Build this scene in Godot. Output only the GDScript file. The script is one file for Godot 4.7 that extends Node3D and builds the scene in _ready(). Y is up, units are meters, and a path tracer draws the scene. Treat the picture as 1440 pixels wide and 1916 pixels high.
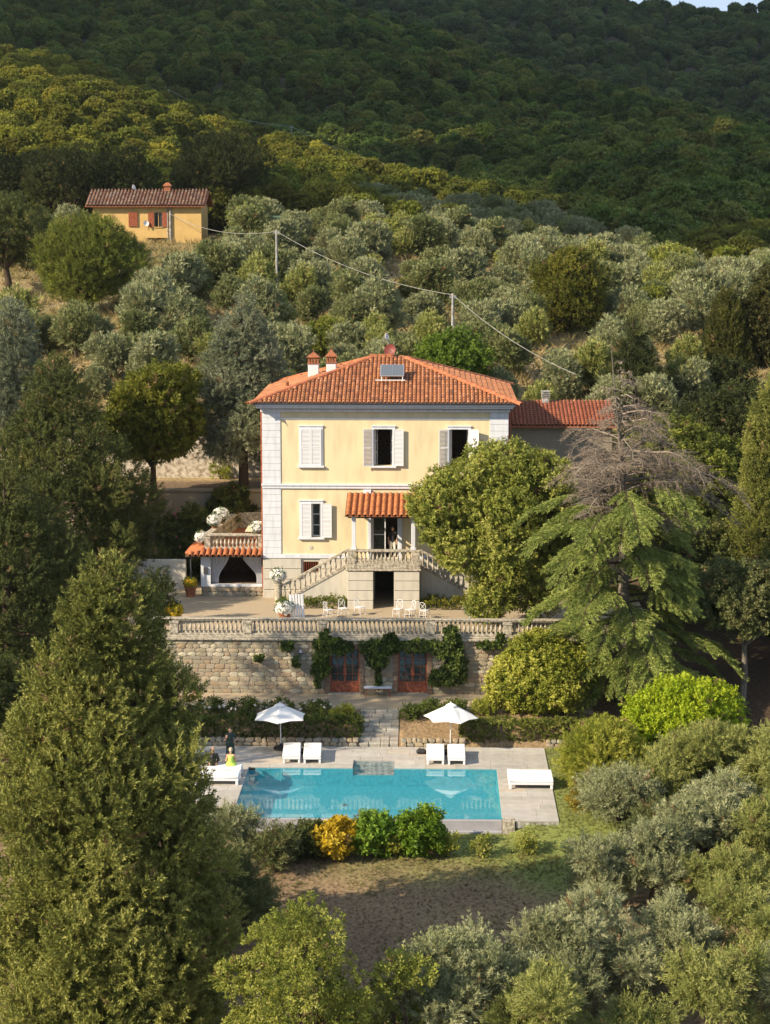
extends Node3D

# ------------------------------------------------------------------ helpers
class Buf:
	var v := PackedVector3Array()
	var n := PackedVector3Array()
	var c := PackedColorArray()
	# when copies is on, sprays are kept as places for copies of one spray
	var copies := false
	var temp := []
	var at: Array[Transform3D] = []
	func stamp(t: Array, xf: Transform3D, col: Color) -> void:
		if copies:
			if temp.is_empty(): temp = t
			at.append(xf)
			c.append(col)
			return
		var tv: PackedVector3Array = t[0]
		var tn: PackedVector3Array = t[1]
		v.append_array(xf * tv)
		n.append_array(Transform3D(xf.basis.orthonormalized(), Vector3.ZERO) * tn)
		var cc := PackedColorArray()
		cc.resize(tv.size())
		cc.fill(col)
		c.append_array(cc)
	func tri(a: Vector3, b: Vector3, d: Vector3, col: Color) -> void:
		var m := (d - a).cross(b - a).normalized()
		v.append(a); v.append(b); v.append(d)
		n.append(m); n.append(m); n.append(m)
		c.append(col); c.append(col); c.append(col)
	func quad(a: Vector3, b: Vector3, d: Vector3, e: Vector3, col: Color) -> void:
		tri(a, b, d, col)
		tri(a, d, e, col)
	# box given by two opposite corners
	func box(p: Vector3, q: Vector3, col := Color.WHITE) -> void:
		var a := Vector3(minf(p.x, q.x), minf(p.y, q.y), minf(p.z, q.z))
		var b := Vector3(maxf(p.x, q.x), maxf(p.y, q.y), maxf(p.z, q.z))
		hexa([Vector3(a.x, a.y, b.z), Vector3(b.x, a.y, b.z), Vector3(b.x, b.y, b.z), Vector3(a.x, b.y, b.z), Vector3(a.x, a.y, a.z), Vector3(b.x, a.y, a.z), Vector3(b.x, b.y, a.z), Vector3(a.x, b.y, a.z)], col)
	# eight corners: front (bl, br, tr, tl) then back (bl, br, tr, tl)
	func hexa(k: Array, col := Color.WHITE) -> void:
		quad(k[3], k[2], k[1], k[0], col)
		quad(k[6], k[7], k[4], k[5], col)
		quad(k[7], k[6], k[2], k[3], col)
		quad(k[0], k[1], k[5], k[4], col)
		quad(k[7], k[3], k[0], k[4], col)
		quad(k[2], k[6], k[5], k[1], col)
	# box with chamfered edges
	func bevel(p: Vector3, q: Vector3, r: float, col := Color.WHITE) -> void:
		var a := Vector3(minf(p.x, q.x), minf(p.y, q.y), minf(p.z, q.z))
		var b := Vector3(maxf(p.x, q.x), maxf(p.y, q.y), maxf(p.z, q.z))
		r = minf(r, 0.45 * minf(b.x - a.x, minf(b.y - a.y, b.z - a.z)))
		var xs := [a.x, a.x + r, b.x - r, b.x]
		var ys := [a.y, a.y + r, b.y - r, b.y]
		var zs := [a.z, a.z + r, b.z - r, b.z]
		var f := [0, 3]
		var ctr := (a + b) / 2
		for s in 2:
			var i: int = f[s]
			face(ctr, [Vector3(xs[i], ys[1], zs[1]), Vector3(xs[i], ys[2], zs[1]), Vector3(xs[i], ys[2], zs[2]), Vector3(xs[i], ys[1], zs[2])], col)
			face(ctr, [Vector3(xs[1], ys[i], zs[1]), Vector3(xs[2], ys[i], zs[1]), Vector3(xs[2], ys[i], zs[2]), Vector3(xs[1], ys[i], zs[2])], col)
			face(ctr, [Vector3(xs[1], ys[1], zs[i]), Vector3(xs[2], ys[1], zs[i]), Vector3(xs[2], ys[2], zs[i]), Vector3(xs[1], ys[2], zs[i])], col)
			for t in 2:
				var j: int = f[t]
				var i1 := 1 if i == 0 else 2
				var j1 := 1 if j == 0 else 2
				face(ctr, [Vector3(xs[i], ys[j1], zs[1]), Vector3(xs[i], ys[j1], zs[2]), Vector3(xs[i1], ys[j], zs[2]), Vector3(xs[i1], ys[j], zs[1])], col)
				face(ctr, [Vector3(xs[i], ys[1], zs[j1]), Vector3(xs[i], ys[2], zs[j1]), Vector3(xs[i1], ys[2], zs[j]), Vector3(xs[i1], ys[1], zs[j])], col)
				face(ctr, [Vector3(xs[1], ys[i], zs[j1]), Vector3(xs[2], ys[i], zs[j1]), Vector3(xs[2], ys[i1], zs[j]), Vector3(xs[1], ys[i1], zs[j])], col)
				for u in 2:
					var k: int = f[u]
					var k1 := 1 if k == 0 else 2
					face(ctr, [Vector3(xs[i], ys[j1], zs[k1]), Vector3(xs[i1], ys[j], zs[k1]), Vector3(xs[i1], ys[j1], zs[k])], col)
	# a flat convex face turned away from ctr
	func face(ctr: Vector3, k: Array, col := Color.WHITE) -> void:
		var m: Vector3 = (k[2] - k[0]).cross(k[1] - k[0])
		var mid := Vector3.ZERO
		for q in k:
			mid += q
		mid /= k.size()
		if m.dot(mid - ctr) < 0:
			k = k.duplicate()
			k.reverse()
		for i in range(1, k.size() - 1):
			tri(k[0], k[i], k[i + 1], col)
	# round bar along a path; radii per point
	func tube(path: Array, radii: Array, sides: int, col := Color.WHITE, smooth := true) -> void:
		var rings := []
		var u := Vector3.ZERO
		for i in path.size():
			var t: Vector3 = (path[mini(i + 1, path.size() - 1)] - path[maxi(i - 1, 0)]).normalized()
			if u == Vector3.ZERO:
				u = t.cross(Vector3.RIGHT if absf(t.x) < 0.8 else Vector3.UP).normalized()
			else:
				u = (u - t * u.dot(t)).normalized()
			var w := t.cross(u)
			var ring := []
			for s in sides:
				var a := TAU * s / sides
				ring.append(u * cos(a) + w * sin(a))
			rings.append(ring)
		for i in path.size() - 1:
			for s in sides:
				var s1 := (s + 1) % sides
				var o := [rings[i][s], rings[i][s1], rings[i + 1][s1], rings[i + 1][s]]
				var p := [path[i] + o[0] * radii[i], path[i] + o[1] * radii[i], path[i + 1] + o[2] * radii[i + 1], path[i + 1] + o[3] * radii[i + 1]]
				for q in [[0, 3, 2], [0, 2, 1]]:
					var fa: Vector3 = (p[q[2]] - p[q[0]]).cross(p[q[1]] - p[q[0]])
					var qq: Array = q if fa.dot(o[0] + o[2]) >= 0 else [q[0], q[2], q[1]]
					if fa.dot(o[0] + o[2]) < 0: fa = -fa
					for e in qq:
						v.append(p[e])
						n.append(o[e] if smooth else fa.normalized())
						c.append(col)
		for e in 2:
			var i: int = 0 if e == 0 else path.size() - 1
			if radii[i] > 0.003:
				var ctr: Vector3 = path[1] if e == 0 else path[path.size() - 2]
				var k := []
				for s in sides:
					k.append(path[i] + rings[i][s] * radii[i])
				face(ctr, k, col)
	# turned shape: profile of Vector2(radius, height) round a vertical axis at o
	func lathe(o: Vector3, prof: Array, sides: int, col := Color.WHITE) -> void:
		for i in prof.size() - 1:
			var p: Vector2 = prof[i]
			var q: Vector2 = prof[i + 1]
			var sl := Vector2(q.y - p.y, p.x - q.x).normalized()
			for s in sides:
				var a := TAU * s / sides
				var b := TAU * (s + 1) / sides
				var da := Vector3(cos(a), 0, sin(a))
				var db := Vector3(cos(b), 0, sin(b))
				var k := [o + da * p.x + Vector3.UP * p.y, o + db * p.x + Vector3.UP * p.y, o + db * q.x + Vector3.UP * q.y, o + da * q.x + Vector3.UP * q.y]
				var nn := [da * sl.x + Vector3.UP * sl.y, db * sl.x + Vector3.UP * sl.y, db * sl.x + Vector3.UP * sl.y, da * sl.x + Vector3.UP * sl.y]
				for t in [[0, 1, 2], [0, 2, 3]]:
					var fa: Vector3 = (k[t[2]] - k[t[0]]).cross(k[t[1]] - k[t[0]])
					if fa.length_squared() < 1e-14: continue
					var tt: Array = t if fa.dot(nn[t[0]]) >= 0 else [t[0], t[2], t[1]]
					for e in tt:
						v.append(k[e]); n.append(nn[e]); c.append(col)
	func mesh() -> ArrayMesh:
		var m := ArrayMesh.new()
		if v.is_empty():
			return m
		var a := []
		a.resize(Mesh.ARRAY_MAX)
		a[Mesh.ARRAY_VERTEX] = v
		a[Mesh.ARRAY_NORMAL] = n
		a[Mesh.ARRAY_COLOR] = c
		m.add_surface_from_arrays(Mesh.PRIMITIVE_TRIANGLES, a)
		return m

var rng := RandomNumberGenerator.new()
var M := {}
var taken := {}
var kids := {}
var hill_noise := FastNoiseLite.new()
var fine_noise := FastNoiseLite.new()

func rf(a: float, b: float) -> float:
	return rng.randf_range(a, b)

# world point: x to the right, y up, d metres away from the camera's foot
func V(x: float, y: float, d: float) -> Vector3:
	return Vector3(x, y, -d)

func lin(r: float, g: float, b: float) -> Color:
	return Color(r, g, b)

func vary(c: Color, s: float, hue := 0.0) -> Color:
	var k := 1.0 + rf(-s, s)
	return Color(c.r * k * (1.0 + rf(-hue, hue)), c.g * k, c.b * k * (1.0 + rf(-hue, hue)))

func numbered(s: String) -> String:
	if not taken.has(s):
		taken[s] = 0
		return s
	taken[s] += 1
	return "%s_%03d" % [s, taken[s]]

func obj(called: String, m: Mesh, mat: Material, parent: Node = null) -> MeshInstance3D:
	var o := MeshInstance3D.new()
	o.mesh = m
	if mat: o.material_override = mat
	if parent == null:
		o.name = numbered(called)
		add_child(o)
	else:
		var k: Dictionary = kids.get(parent.get_instance_id(), {})
		if k.has(called):
			k[called] += 1
			o.name = "%s_%03d" % [called, k[called]]
		else:
			k[called] = 0
			o.name = called
		kids[parent.get_instance_id()] = k
		parent.add_child(o, true)
	return o

# leaves: a merged mesh, or thousands of copies of one spray
func leaves(called: String, b: Buf, mat: Material, parent: Node3D, from := Vector3.ZERO) -> void:
	if not b.copies:
		obj(called, b.mesh(), mat, parent)
		return
	var one := Buf.new()
	one.stamp(b.temp, Transform3D(), Color.WHITE)
	var mm := MultiMesh.new()
	mm.transform_format = MultiMesh.TRANSFORM_3D
	mm.use_colors = true
	mm.mesh = one.mesh()
	mm.instance_count = b.at.size()
	for i in b.at.size():
		mm.set_instance_transform(i, b.at[i])
		mm.set_instance_color(i, b.c[i])
	var o := MultiMeshInstance3D.new()
	o.multimesh = mm
	o.material_override = mat
	o.name = called
	parent.add_child(o, true)
	stuff(o)

func tag(o: Node, label: String, category: String, group := "") -> void:
	o.set_meta("label", label)
	o.set_meta("category", category)
	if group: o.set_meta("group", group)

func thing(called: String, label: String, category: String, at := Vector3.ZERO, turn := 0.0, group := "") -> Node3D:
	var o := Node3D.new()
	o.name = numbered(called)
	add_child(o)
	o.position = at
	o.rotation.y = turn
	tag(o, label, category, group)
	return o

func struct(called: String, m: Mesh, mat: Material) -> MeshInstance3D:
	var o := obj(called, m, mat)
	o.set_meta("kind", "structure")
	return o

func stuff(o: Node) -> Node:
	o.set_meta("kind", "stuff")
	return o

func dup(root: Node3D, at: Vector3, turn: float, label: String, group := "", scl := 1.0) -> Node3D:
	var r: Node3D = root.duplicate()
	r.name = numbered(root.get_meta("base_name", "thing"))
	add_child(r)
	r.position = at
	r.rotation = Vector3(0, turn, 0)
	r.scale = Vector3.ONE * scl
	r.set_meta("label", label)
	if group: r.set_meta("group", group)
	return r

# ------------------------------------------------------------------ materials
func noise_tex(freq: float, ramp: Array, octaves := 5, size := 512, sd := 1) -> NoiseTexture2D:
	var fn := FastNoiseLite.new()
	fn.noise_type = FastNoiseLite.TYPE_SIMPLEX_SMOOTH
	fn.frequency = freq
	fn.fractal_octaves = octaves
	fn.seed = sd
	var t := NoiseTexture2D.new()
	t.width = size
	t.height = size
	t.seamless = true
	t.noise = fn
	var g := Gradient.new()
	g.offsets = PackedFloat32Array([0.15, 0.5, 0.85])
	g.colors = PackedColorArray([ramp[0], ramp[1], ramp[2]])
	t.color_ramp = g
	return t

func grey(a: float) -> Color:
	return Color(a, a, a)

func surf(col: Color, rough := 0.85, tex: Texture2D = null, scl := 0.5, spec := 0.4) -> StandardMaterial3D:
	var m := StandardMaterial3D.new()
	m.albedo_color = col.linear_to_srgb()
	m.vertex_color_use_as_albedo = true
	m.roughness = rough
	m.metallic_specular = spec
	if tex:
		m.albedo_texture = tex
		m.uv1_triplanar = true
		m.uv1_world_triplanar = true
		m.uv1_scale = Vector3.ONE * scl
	return m

func relief(m: StandardMaterial3D, tex: Texture2D, cm: float) -> StandardMaterial3D:
	m.heightmap_enabled = true
	m.heightmap_texture = tex
	m.heightmap_scale = cm
	return m

func leafmat(back: float) -> StandardMaterial3D:
	var m := surf(Color.WHITE, 0.62, null, 1.0, 0.35)
	m.cull_mode = BaseMaterial3D.CULL_DISABLED
	m.backlight_enabled = true
	m.backlight = Color(back, back, back).linear_to_srgb()
	return m

func materials() -> void:
	var soft := noise_tex(0.006, [grey(0.93), grey(0.97), grey(1.0)], 5, 512, 3)
	var streak := noise_tex(0.012, [grey(0.925), grey(0.975), grey(1.0)], 6, 512, 17)
	var mott := noise_tex(0.012, [grey(0.62), grey(0.84), grey(1.0)], 6, 512, 7)
	var grit := noise_tex(0.05, [grey(0.7), grey(0.88), grey(1.0)], 4, 512, 11)
	var bump := noise_tex(0.03, [grey(0.0), grey(0.5), grey(1.0)], 6, 512, 13)
	M.stucco = surf(lin(0.67, 0.57, 0.37), 0.9, streak, 1.0)
	M.stucco.uv1_scale = Vector3(0.22, 0.06, 0.22)
	M.trim = surf(lin(0.60, 0.63, 0.70), 0.85, streak, 1.0)
	M.trim.uv1_scale = Vector3(0.5, 0.12, 0.5)
	M.plinth = surf(lin(0.49, 0.465, 0.41), 0.9, streak, 1.0)
	M.plinth.uv1_scale = Vector3(0.4, 0.12, 0.4)
	M.plain = surf(Color.WHITE, 0.85, mott, 0.4)
	M.stone = relief(surf(Color.WHITE, 0.92, grit, 0.8), bump, 1.6)
	M.mortar = relief(surf(lin(0.34, 0.295, 0.23), 0.95, grit, 0.7), bump, 2.0)
	M.carved = relief(surf(lin(0.50, 0.455, 0.375), 0.9, mott, 0.7), bump, 0.8)
	M.tile = surf(Color.WHITE, 0.85, grit, 0.9)
	M.paving = surf(Color.WHITE, 0.8, soft, 0.5)
	M.gravel = relief(surf(lin(0.50, 0.405, 0.285), 0.95, grit, 0.9), bump, 1.0)
	M.ground = relief(surf(Color.WHITE, 0.97, noise_tex(0.035, [grey(0.62), grey(0.86), grey(1.0)], 6, 1024, 5), 0.12), bump, 1.0)
	M.pool_wall = surf(lin(0.30, 0.30, 0.335), 0.5, soft, 0.4)
	M.plain_wall = surf(lin(0.55, 0.50, 0.43), 0.92, noise_tex(0.02, [lin(0.66, 0.62, 0.58), grey(0.88), grey(1.0)], 6, 512, 41), 0.25)
	M.white_paint = surf(lin(0.60, 0.615, 0.66), 0.55)
	M.white_cloth = surf(lin(0.74, 0.74, 0.75), 0.9)
	M.white_metal = surf(lin(0.74, 0.74, 0.74), 0.4)
	M.red_wood = surf(lin(0.42, 0.12, 0.06), 0.6, mott, 0.8)
	M.dark = surf(lin(0.02, 0.02, 0.022), 0.7)
	M.wood = surf(lin(0.16, 0.10, 0.06), 0.8, mott, 1.0)
	M.bark = relief(surf(lin(0.12, 0.085, 0.06), 0.95, mott, 1.5), bump, 3.0)
	M.pale_bark = relief(surf(lin(0.26, 0.23, 0.19), 0.95, mott, 1.5), bump, 3.0)
	M.dead = surf(lin(0.235, 0.195, 0.16), 0.9)
	M.iron = surf(lin(0.05, 0.05, 0.055), 0.5)
	M.steel = surf(lin(0.4, 0.4, 0.42), 0.35)
	M.steel.metallic = 0.6
	M.concrete = surf(lin(0.42, 0.42, 0.41), 0.9, mott, 0.5)
	M.terracotta = surf(lin(0.40, 0.15, 0.075), 0.85, mott, 1.2)
	M.farm = surf(lin(0.55, 0.375, 0.15), 0.92, soft, 0.2)
	M.leaf = leafmat(0.7)
	M.olive = leafmat(0.4)
	M.needle = leafmat(0.35)
	M.petal = leafmat(0.5)
	M.any = surf(Color.WHITE, 0.8)
	M.skin = surf(Color.WHITE, 0.55)
	M.pooltile = surf(lin(0.055, 0.36, 0.48), 0.5, noise_tex(0.02, [grey(0.86), grey(0.95), grey(1.0)], 3, 512, 21), 0.4)
	var w := StandardMaterial3D.new()
	w.transparency = BaseMaterial3D.TRANSPARENCY_ALPHA
	w.albedo_color = Color(Color(0.05, 0.42, 0.56).linear_to_srgb(), 0.12)
	w.roughness = 0.03
	w.metallic_specular = 0.5
	var wn := noise_tex(0.008, [grey(0), grey(0.5), grey(1)], 3, 512, 31)
	wn.color_ramp = null
	wn.as_normal_map = true
	wn.bump_strength = 1.5
	w.normal_enabled = true
	w.normal_texture = wn
	w.normal_scale = 0.05
	w.uv1_triplanar = true
	w.uv1_world_triplanar = true
	w.uv1_scale = Vector3.ONE * 0.3
	M.water = w
	var gl := StandardMaterial3D.new()
	gl.transparency = BaseMaterial3D.TRANSPARENCY_ALPHA
	gl.albedo_color = Color(0.3, 0.35, 0.36, 0.25)
	gl.roughness = 0.05
	M.glass = gl
	var net := leafmat(0.9)
	net.albedo_color = lin(0.75, 0.76, 0.8).linear_to_srgb()
	M.curtain = net
	var pv := surf(lin(0.10, 0.12, 0.15), 0.25)
	M.panel = pv

# ------------------------------------------------------------------ ground heights
func pw(x: float, t: Array) -> float:
	if x <= t[0][0]: return t[0][1]
	for i in t.size() - 1:
		if x <= t[i + 1][0]:
			return lerpf(t[i][1], t[i + 1][1], (x - t[i][0]) / (t[i + 1][0] - t[i][0]))
	return t[t.size() - 1][1]

const SLOPE := [[20.0, -11.0], [40.0, -7.2], [60.0, -4.4], [70.0, -2.9], [78.0, -1.25], [81.5, -0.66], [83.3, -0.60], [90.0, -0.1], [95.0, 0.15], [100.0, 1.4], [112.0, 4.3], [121.0, 6.3], [128.0, 11.3], [140.0, 14.5], [170.0, 18.3], [211.0, 22.8], [280.0, 26.3], [340.0, 28.5], [420.0, 30.0]]
const RIDGE1 := [[-300.0, 40.0], [0.0, 96.0], [130.0, 118.0], [300.0, 182.0], [450.0, 240.0], [600.0, 292.0], [740.0, 338.0], [900.0, 374.0], [1100.0, 400.0], [1600.0, 440.0]]
const RIDGE2 := [[-300.0, -90.0], [440.0, -20.0], [600.0, 0.0], [720.0, 20.0], [800.0, 42.0], [900.0, 85.0], [1000.0, 125.0], [1100.0, 150.0], [1200.0, 178.0], [1300.0, 205.0], [1440.0, 238.0], [1800.0, 320.0]]
const RIDGE3 := [[-300.0, -60.0], [700.0, -35.0], [1000.0, -20.0], [1180.0, -4.0], [1215.0, 1.0], [1260.0, 6.0], [1330.0, 8.0], [1370.0, 4.0], [1440.0, -6.0], [1900.0, -30.0]]

func skyline(ridge: Array, t: float, dist: float) -> float:
	var px := 815.0 + 3700.0 * t
	return 26.0 + dist * tan(atan((958.0 - pw(px, ridge)) / 3700.0) - 0.1501)

func slope_h(x: float, d: float) -> float:
	var h := pw(d, SLOPE)
	var t := x / maxf(d, 60.0)
	if d > 126:
		var k := smoothstep(-0.06, 0.16, t) * smoothstep(126, 220, d)
		h = 12.0 + (h - 12.0) * (1.0 - 0.50 * k)
		h += hill_noise.get_noise_2d(x * 2.0, d * 2.0) * 0.9 * smoothstep(126, 150, d)
	return h

# [height, which hill]
func hills(x: float, d: float) -> Array:
	var h := slope_h(x, d)
	var best := 0
	if d < 218: return [h, 0]
	var t := x / d
	var r := [[RIDGE1, 222.0, lerpf(430.0, 350.0, smoothstep(-0.22, 0.05, t)), 2.2], [RIDGE2, lerpf(450.0, 246.0, smoothstep(-0.02, 0.15, t)), lerpf(800.0, 700.0, smoothstep(-0.1, 0.17, t)), 6.0], [RIDGE3, 820.0, 1250.0, 8.0]]
	for i in 3:
		var top: float = skyline(r[i][0], t, r[i][2]) - r[i][3]
		var s: float = (d - r[i][1]) / (r[i][2] - r[i][1])
		if s <= 0: continue
		var g: float
		if s < 1:
			g = lerpf(slope_h(x, r[i][1]), top, s * (1.15 - 0.15 * s))
			g += hill_noise.get_noise_2d(x + i * 900.0, d * 0.6) * (7.0 + 9.0 * i) * s * (1 - s) * 4.0 * 0.6
		else:
			g = top - (d - r[i][2]) * 0.3
		if g > h:
			h = g
			best = i + 1
	return [h, best]

const POOL := [-8.79, 2.95, 83.2, 90.9]

func ground_h(x: float, d: float) -> float:
	var h: float = slope_h(x, d) if d < 126 else hills(x, d)[0]
	if d < 100.0 and d > 78.0:
		# lawn round the deck
		var k := smoothstep(3.45, 4.0, x) * (1.0 - smoothstep(9.0, 16.0, x)) * smoothstep(80.5, 83.0, d) * (1.0 - smoothstep(94.6, 97.0, d))
		h = lerpf(h, -0.05, k)
		if x > -13.0 and x < 9.0:
			if d > 94.6: h = pw(d, [[94.6, 0.05], [95.0, 0.30], [97.1, 1.16], [100.6, 1.2]]) * (1.0 - smoothstep(7.0, 9.0, x)) + h * smoothstep(7.0, 9.0, x)
		if x > -3.74 and x < -1.74 and d > 94.6 and d < 97.4: h = (d - 94.6) * 0.44 - 0.28
		if x > -12.6 and x < 5.41 and d < 94.6:
			if x > POOL[0] - 0.4 and x < POOL[1] + 0.4:
				if d > 83.0: h = -2.2 if (x > POOL[0] - 0.2 and x < POOL[1] + 0.25 and d < POOL[3] + 1.2) else -0.3
			elif d > 82.76: h = -0.3
	var a := smoothstep(-15.5, -14.2, x) * (1.0 - smoothstep(8.0, 12.0, x))
	if d >= 99.9 and d < 126:
		if d < 100.96: h = lerpf(h, 1.2, a)
		elif d < 117.0: h = lerpf(h, 4.3, maxf(a, smoothstep(104.0, 110.0, d) * (1.0 - smoothstep(8.0, 14.0, x))))
		elif x < 4.3 and x > -40: h = 4.25 if (d < 120.9 and x > -30) else h
		if d >= 120.9 and x < -9.0: h = 8.9
		if x >= -10.0 and x < 4.4 and d < 122.6 and d > 110: h = 4.2
	if d >= 126 and d < 128.6 and x < -9.0: h = lerpf(9.0, 12.0, smoothstep(127.0, 127.1, d))
	elif d >= 128.6 and d < 134 and x < -9.0: h = maxf(h, 12.0)
	return h

# ------------------------------------------------------------------ foliage
func spray(count: int, length: float, leaf: float, width: float, spread: float, droop: float, quads: bool) -> Array:
	var b := Buf.new()
	for i in count:
		var t := rng.randf()
		var az := rf(0, TAU)
		var radial := Vector3(cos(az), 0, sin(az))
		var p := Vector3(0, t * length, 0) + radial * length * 0.12 * rng.randf()
		var dir := (radial * spread + Vector3.UP * (1.0 - 0.5 * spread + rf(-0.25, 0.25)))
		dir.y -= droop
		dir = dir.normalized()
		var side := dir.cross(Vector3(rf(-1, 1), rf(-1, 1), rf(-1, 1))).normalized()
		var l := leaf * rf(0.7, 1.25)
		var w := width * rf(0.75, 1.2) * 0.5
		if quads:
			b.quad(p, p + dir * l * 0.5 + side * w, p + dir * l, p + dir * l * 0.5 - side * w, Color.WHITE)
		else:
			b.tri(p + side * w, p + dir * l, p - side * w, Color.WHITE)
	return [b.v, b.n]

func sprays(k: int, count: int, length: float, leaf: float, width: float, spread: float, droop := 0.0, quads := false) -> Array:
	var a := []
	for i in k:
		a.append(spray(count, length, leaf, width, spread, droop, quads))
	return a

func along(dir: Vector3, spin: float, s: float) -> Basis:
	var y := dir.normalized()
	var x := y.cross(Vector3(0.3, 0.1, 0.95)).normalized()
	if x.length() < 0.1: x = y.cross(Vector3.RIGHT).normalized()
	x = x.rotated(y, spin)
	return Basis(x, y, x.cross(y)) * Basis.from_scale(Vector3.ONE * s)

var browning := 0.015
var as_copies := false

# puffs: [centre, radius (Vector3)]; clumps sit in the outer shell of each puff
func foliage(puffs: Array, per_m2: float, temp: Array, pal: Array, up := 0.5, jit := 0.5, b: Buf = null, ymin := -99.0) -> Buf:
	if b == null:
		b = Buf.new()
		b.copies = as_copies
	for pi in puffs.size():
		var p: Array = puffs[pi]
		var r: Vector3 = p[1]
		var area := 4.0 * PI * pow((pow(r.x * r.y, 1.6) + pow(r.x * r.z, 1.6) + pow(r.y * r.z, 1.6)) / 3.0, 0.625)
		var count := int(area * per_m2)
		var tone := rng.randf()
		var close := []
		for o in puffs:
			var sum: Vector3 = r * 1.1 + o[1] * 0.65
			var gap: Vector3 = (o[0] - p[0]).abs()
			if o != p and gap.x < sum.x and gap.y < sum.y and gap.z < sum.z: close.append([o[0], Vector3.ONE / o[1]])
		for i in count:
			var q := Vector3(rng.randfn(), rng.randfn(), rng.randfn()).normalized()
			var pos: Vector3 = p[0] + q * r * (rf(0.55, 1.04) if i % 3 else rf(0.9, 1.12))
			if pos.y < ymin: continue
			var inside := false
			for o in close:
				var e: Vector3 = (pos - o[0]) * o[1]
				if e.length_squared() < 0.42:
					inside = true
					break
			if inside: continue
			var dir := q + Vector3.UP * up + Vector3(rf(-1, 1), rf(-1, 1), rf(-1, 1)) * jit
			var k := clampf(tone * 0.6 + rng.randf() * 0.4, 0, 1)
			var col: Color = pal[0].lerp(pal[1], k * 2) if k < 0.5 else pal[1].lerp(pal[2], k * 2 - 1)
			if rng.randf() < browning: col = vary(Color(0.21, 0.14, 0.07), 0.3)
			b.stamp(temp[rng.randi() % temp.size()], Transform3D(along(dir, rf(0, TAU), rf(0.75, 1.25)), pos), col)
	return b

# billows spread over an egg-shaped envelope
func billows(centre: Vector3, rad: Vector3, count: int, puff: Vector2, flat := 0.8, low := -0.75) -> Array:
	var a := []
	var g := PI * (3.0 - sqrt(5.0))
	for i in count:
		var y := lerpf(1.0, low, (i + 0.5) / count)
		var rr := sqrt(maxf(0, 1 - y * y))
		var th := g * i + rf(-0.4, 0.4)
		var s := rf(puff.x, puff.y)
		var q := Vector3(cos(th) * rr, y, sin(th) * rr) * rf(0.62, 1.0)
		a.append([centre + q * (rad - Vector3.ONE * s * 0.7), Vector3(s, s * flat, s) * rf(0.9, 1.15)])
	return a

func limbs(base: Vector3, r: float, fork: Vector3, puffs: Array, every: int, mat: Material) -> ArrayMesh:
	var b := Buf.new()
	var mid := base.lerp(fork, 0.5) + Vector3(rf(-1, 1), 0, rf(-1, 1)) * r * 0.6
	b.tube([base - Vector3.UP * 0.4, base + Vector3.UP * 0.15, mid, fork], [r * 1.5, r * 1.15, r * 0.9, r * 0.75], 8)
	for i in range(0, puffs.size(), every):
		var e: Vector3 = puffs[i][0]
		var m := fork.lerp(e, 0.5) + Vector3(rf(-1, 1), rf(0, 1), rf(-1, 1)) * fork.distance_to(e) * 0.12
		b.tube([fork - Vector3.UP * 0.1, m, e], [r * 0.5, r * 0.3, r * 0.1], 5)
	return b.mesh()

func tree(called: String, label: String, cat: String, at: Vector3, crown: Variant, trunk: Mesh, leaf: Material, bark: Material, group := "") -> Node3D:
	var t := thing(called, label, cat, at, 0.0, group)
	t.set_meta("base_name", called)
	if trunk: obj("trunk", trunk, bark, t)
	if crown is Buf: leaves("crown", crown, leaf, t)
	else: obj("crown", crown, leaf, t)
	return t

# a round-headed tree at its own place; origin at the foot
func round_tree(called: String, label: String, cat: String, x: float, d: float, foot: float, bottom: float, top: float, w: float, n: int, puff: Vector2, per: float, temp: Array, pal: Array, leaf: Material, bark: Material, tr := 0.2, up := 0.5, flat := 0.8, jit := 0.5, low := -0.75, group := "") -> Node3D:
	var c := Vector3(0, (bottom + top) / 2 - foot, 0)
	var ps := billows(c, Vector3(w, (top - bottom) / 2, w), n, puff, flat, low)
	var cr := foliage(ps, per, temp, pal, up, jit)
	return tree(called, label, cat, V(x, foot, d), cr, limbs(Vector3.ZERO, tr, Vector3(0, (bottom - foot) * 0.6 + (top - foot) * 0.15, 0), ps, 2, bark), leaf, bark, group)

# conical evergreen: tufts on a profile of radius by height
func cone_puffs(h: float, prof: Array, step: float, puff: float, ragged := 0.2, tall := 1.35) -> Array:
	var a := []
	var y := prof[0][0] as float
	var k := 0
	while y < h - 0.2:
		var r := pw(y, prof)
		var s := minf(puff, maxf(r * 0.8, 0.25))
		var m := maxi(1, int(TAU * maxf(r - s * 0.5, 0.05) / (s * 1.25)))
		for i in m:
			if rng.randf() < ragged * 0.7 and m > 3: continue
			var th := TAU * (i + 0.5 * (k % 2) + rf(-0.35, 0.35)) / m
			var z := rf(0.5, 1.2 + ragged * 0.4)
			var rr := maxf(0, r - s * z * 0.5) * (1.0 + rf(-ragged * 1.2, ragged * 0.6))
			a.append([Vector3(cos(th) * rr, y + rf(-0.4, 0.4) * step, sin(th) * rr), Vector3(s, s * tall, s) * z])
		y += step * (0.7 + 0.3 * r / 3.0 if r < 3 else 1.0)
		k += 1
	return a

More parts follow.
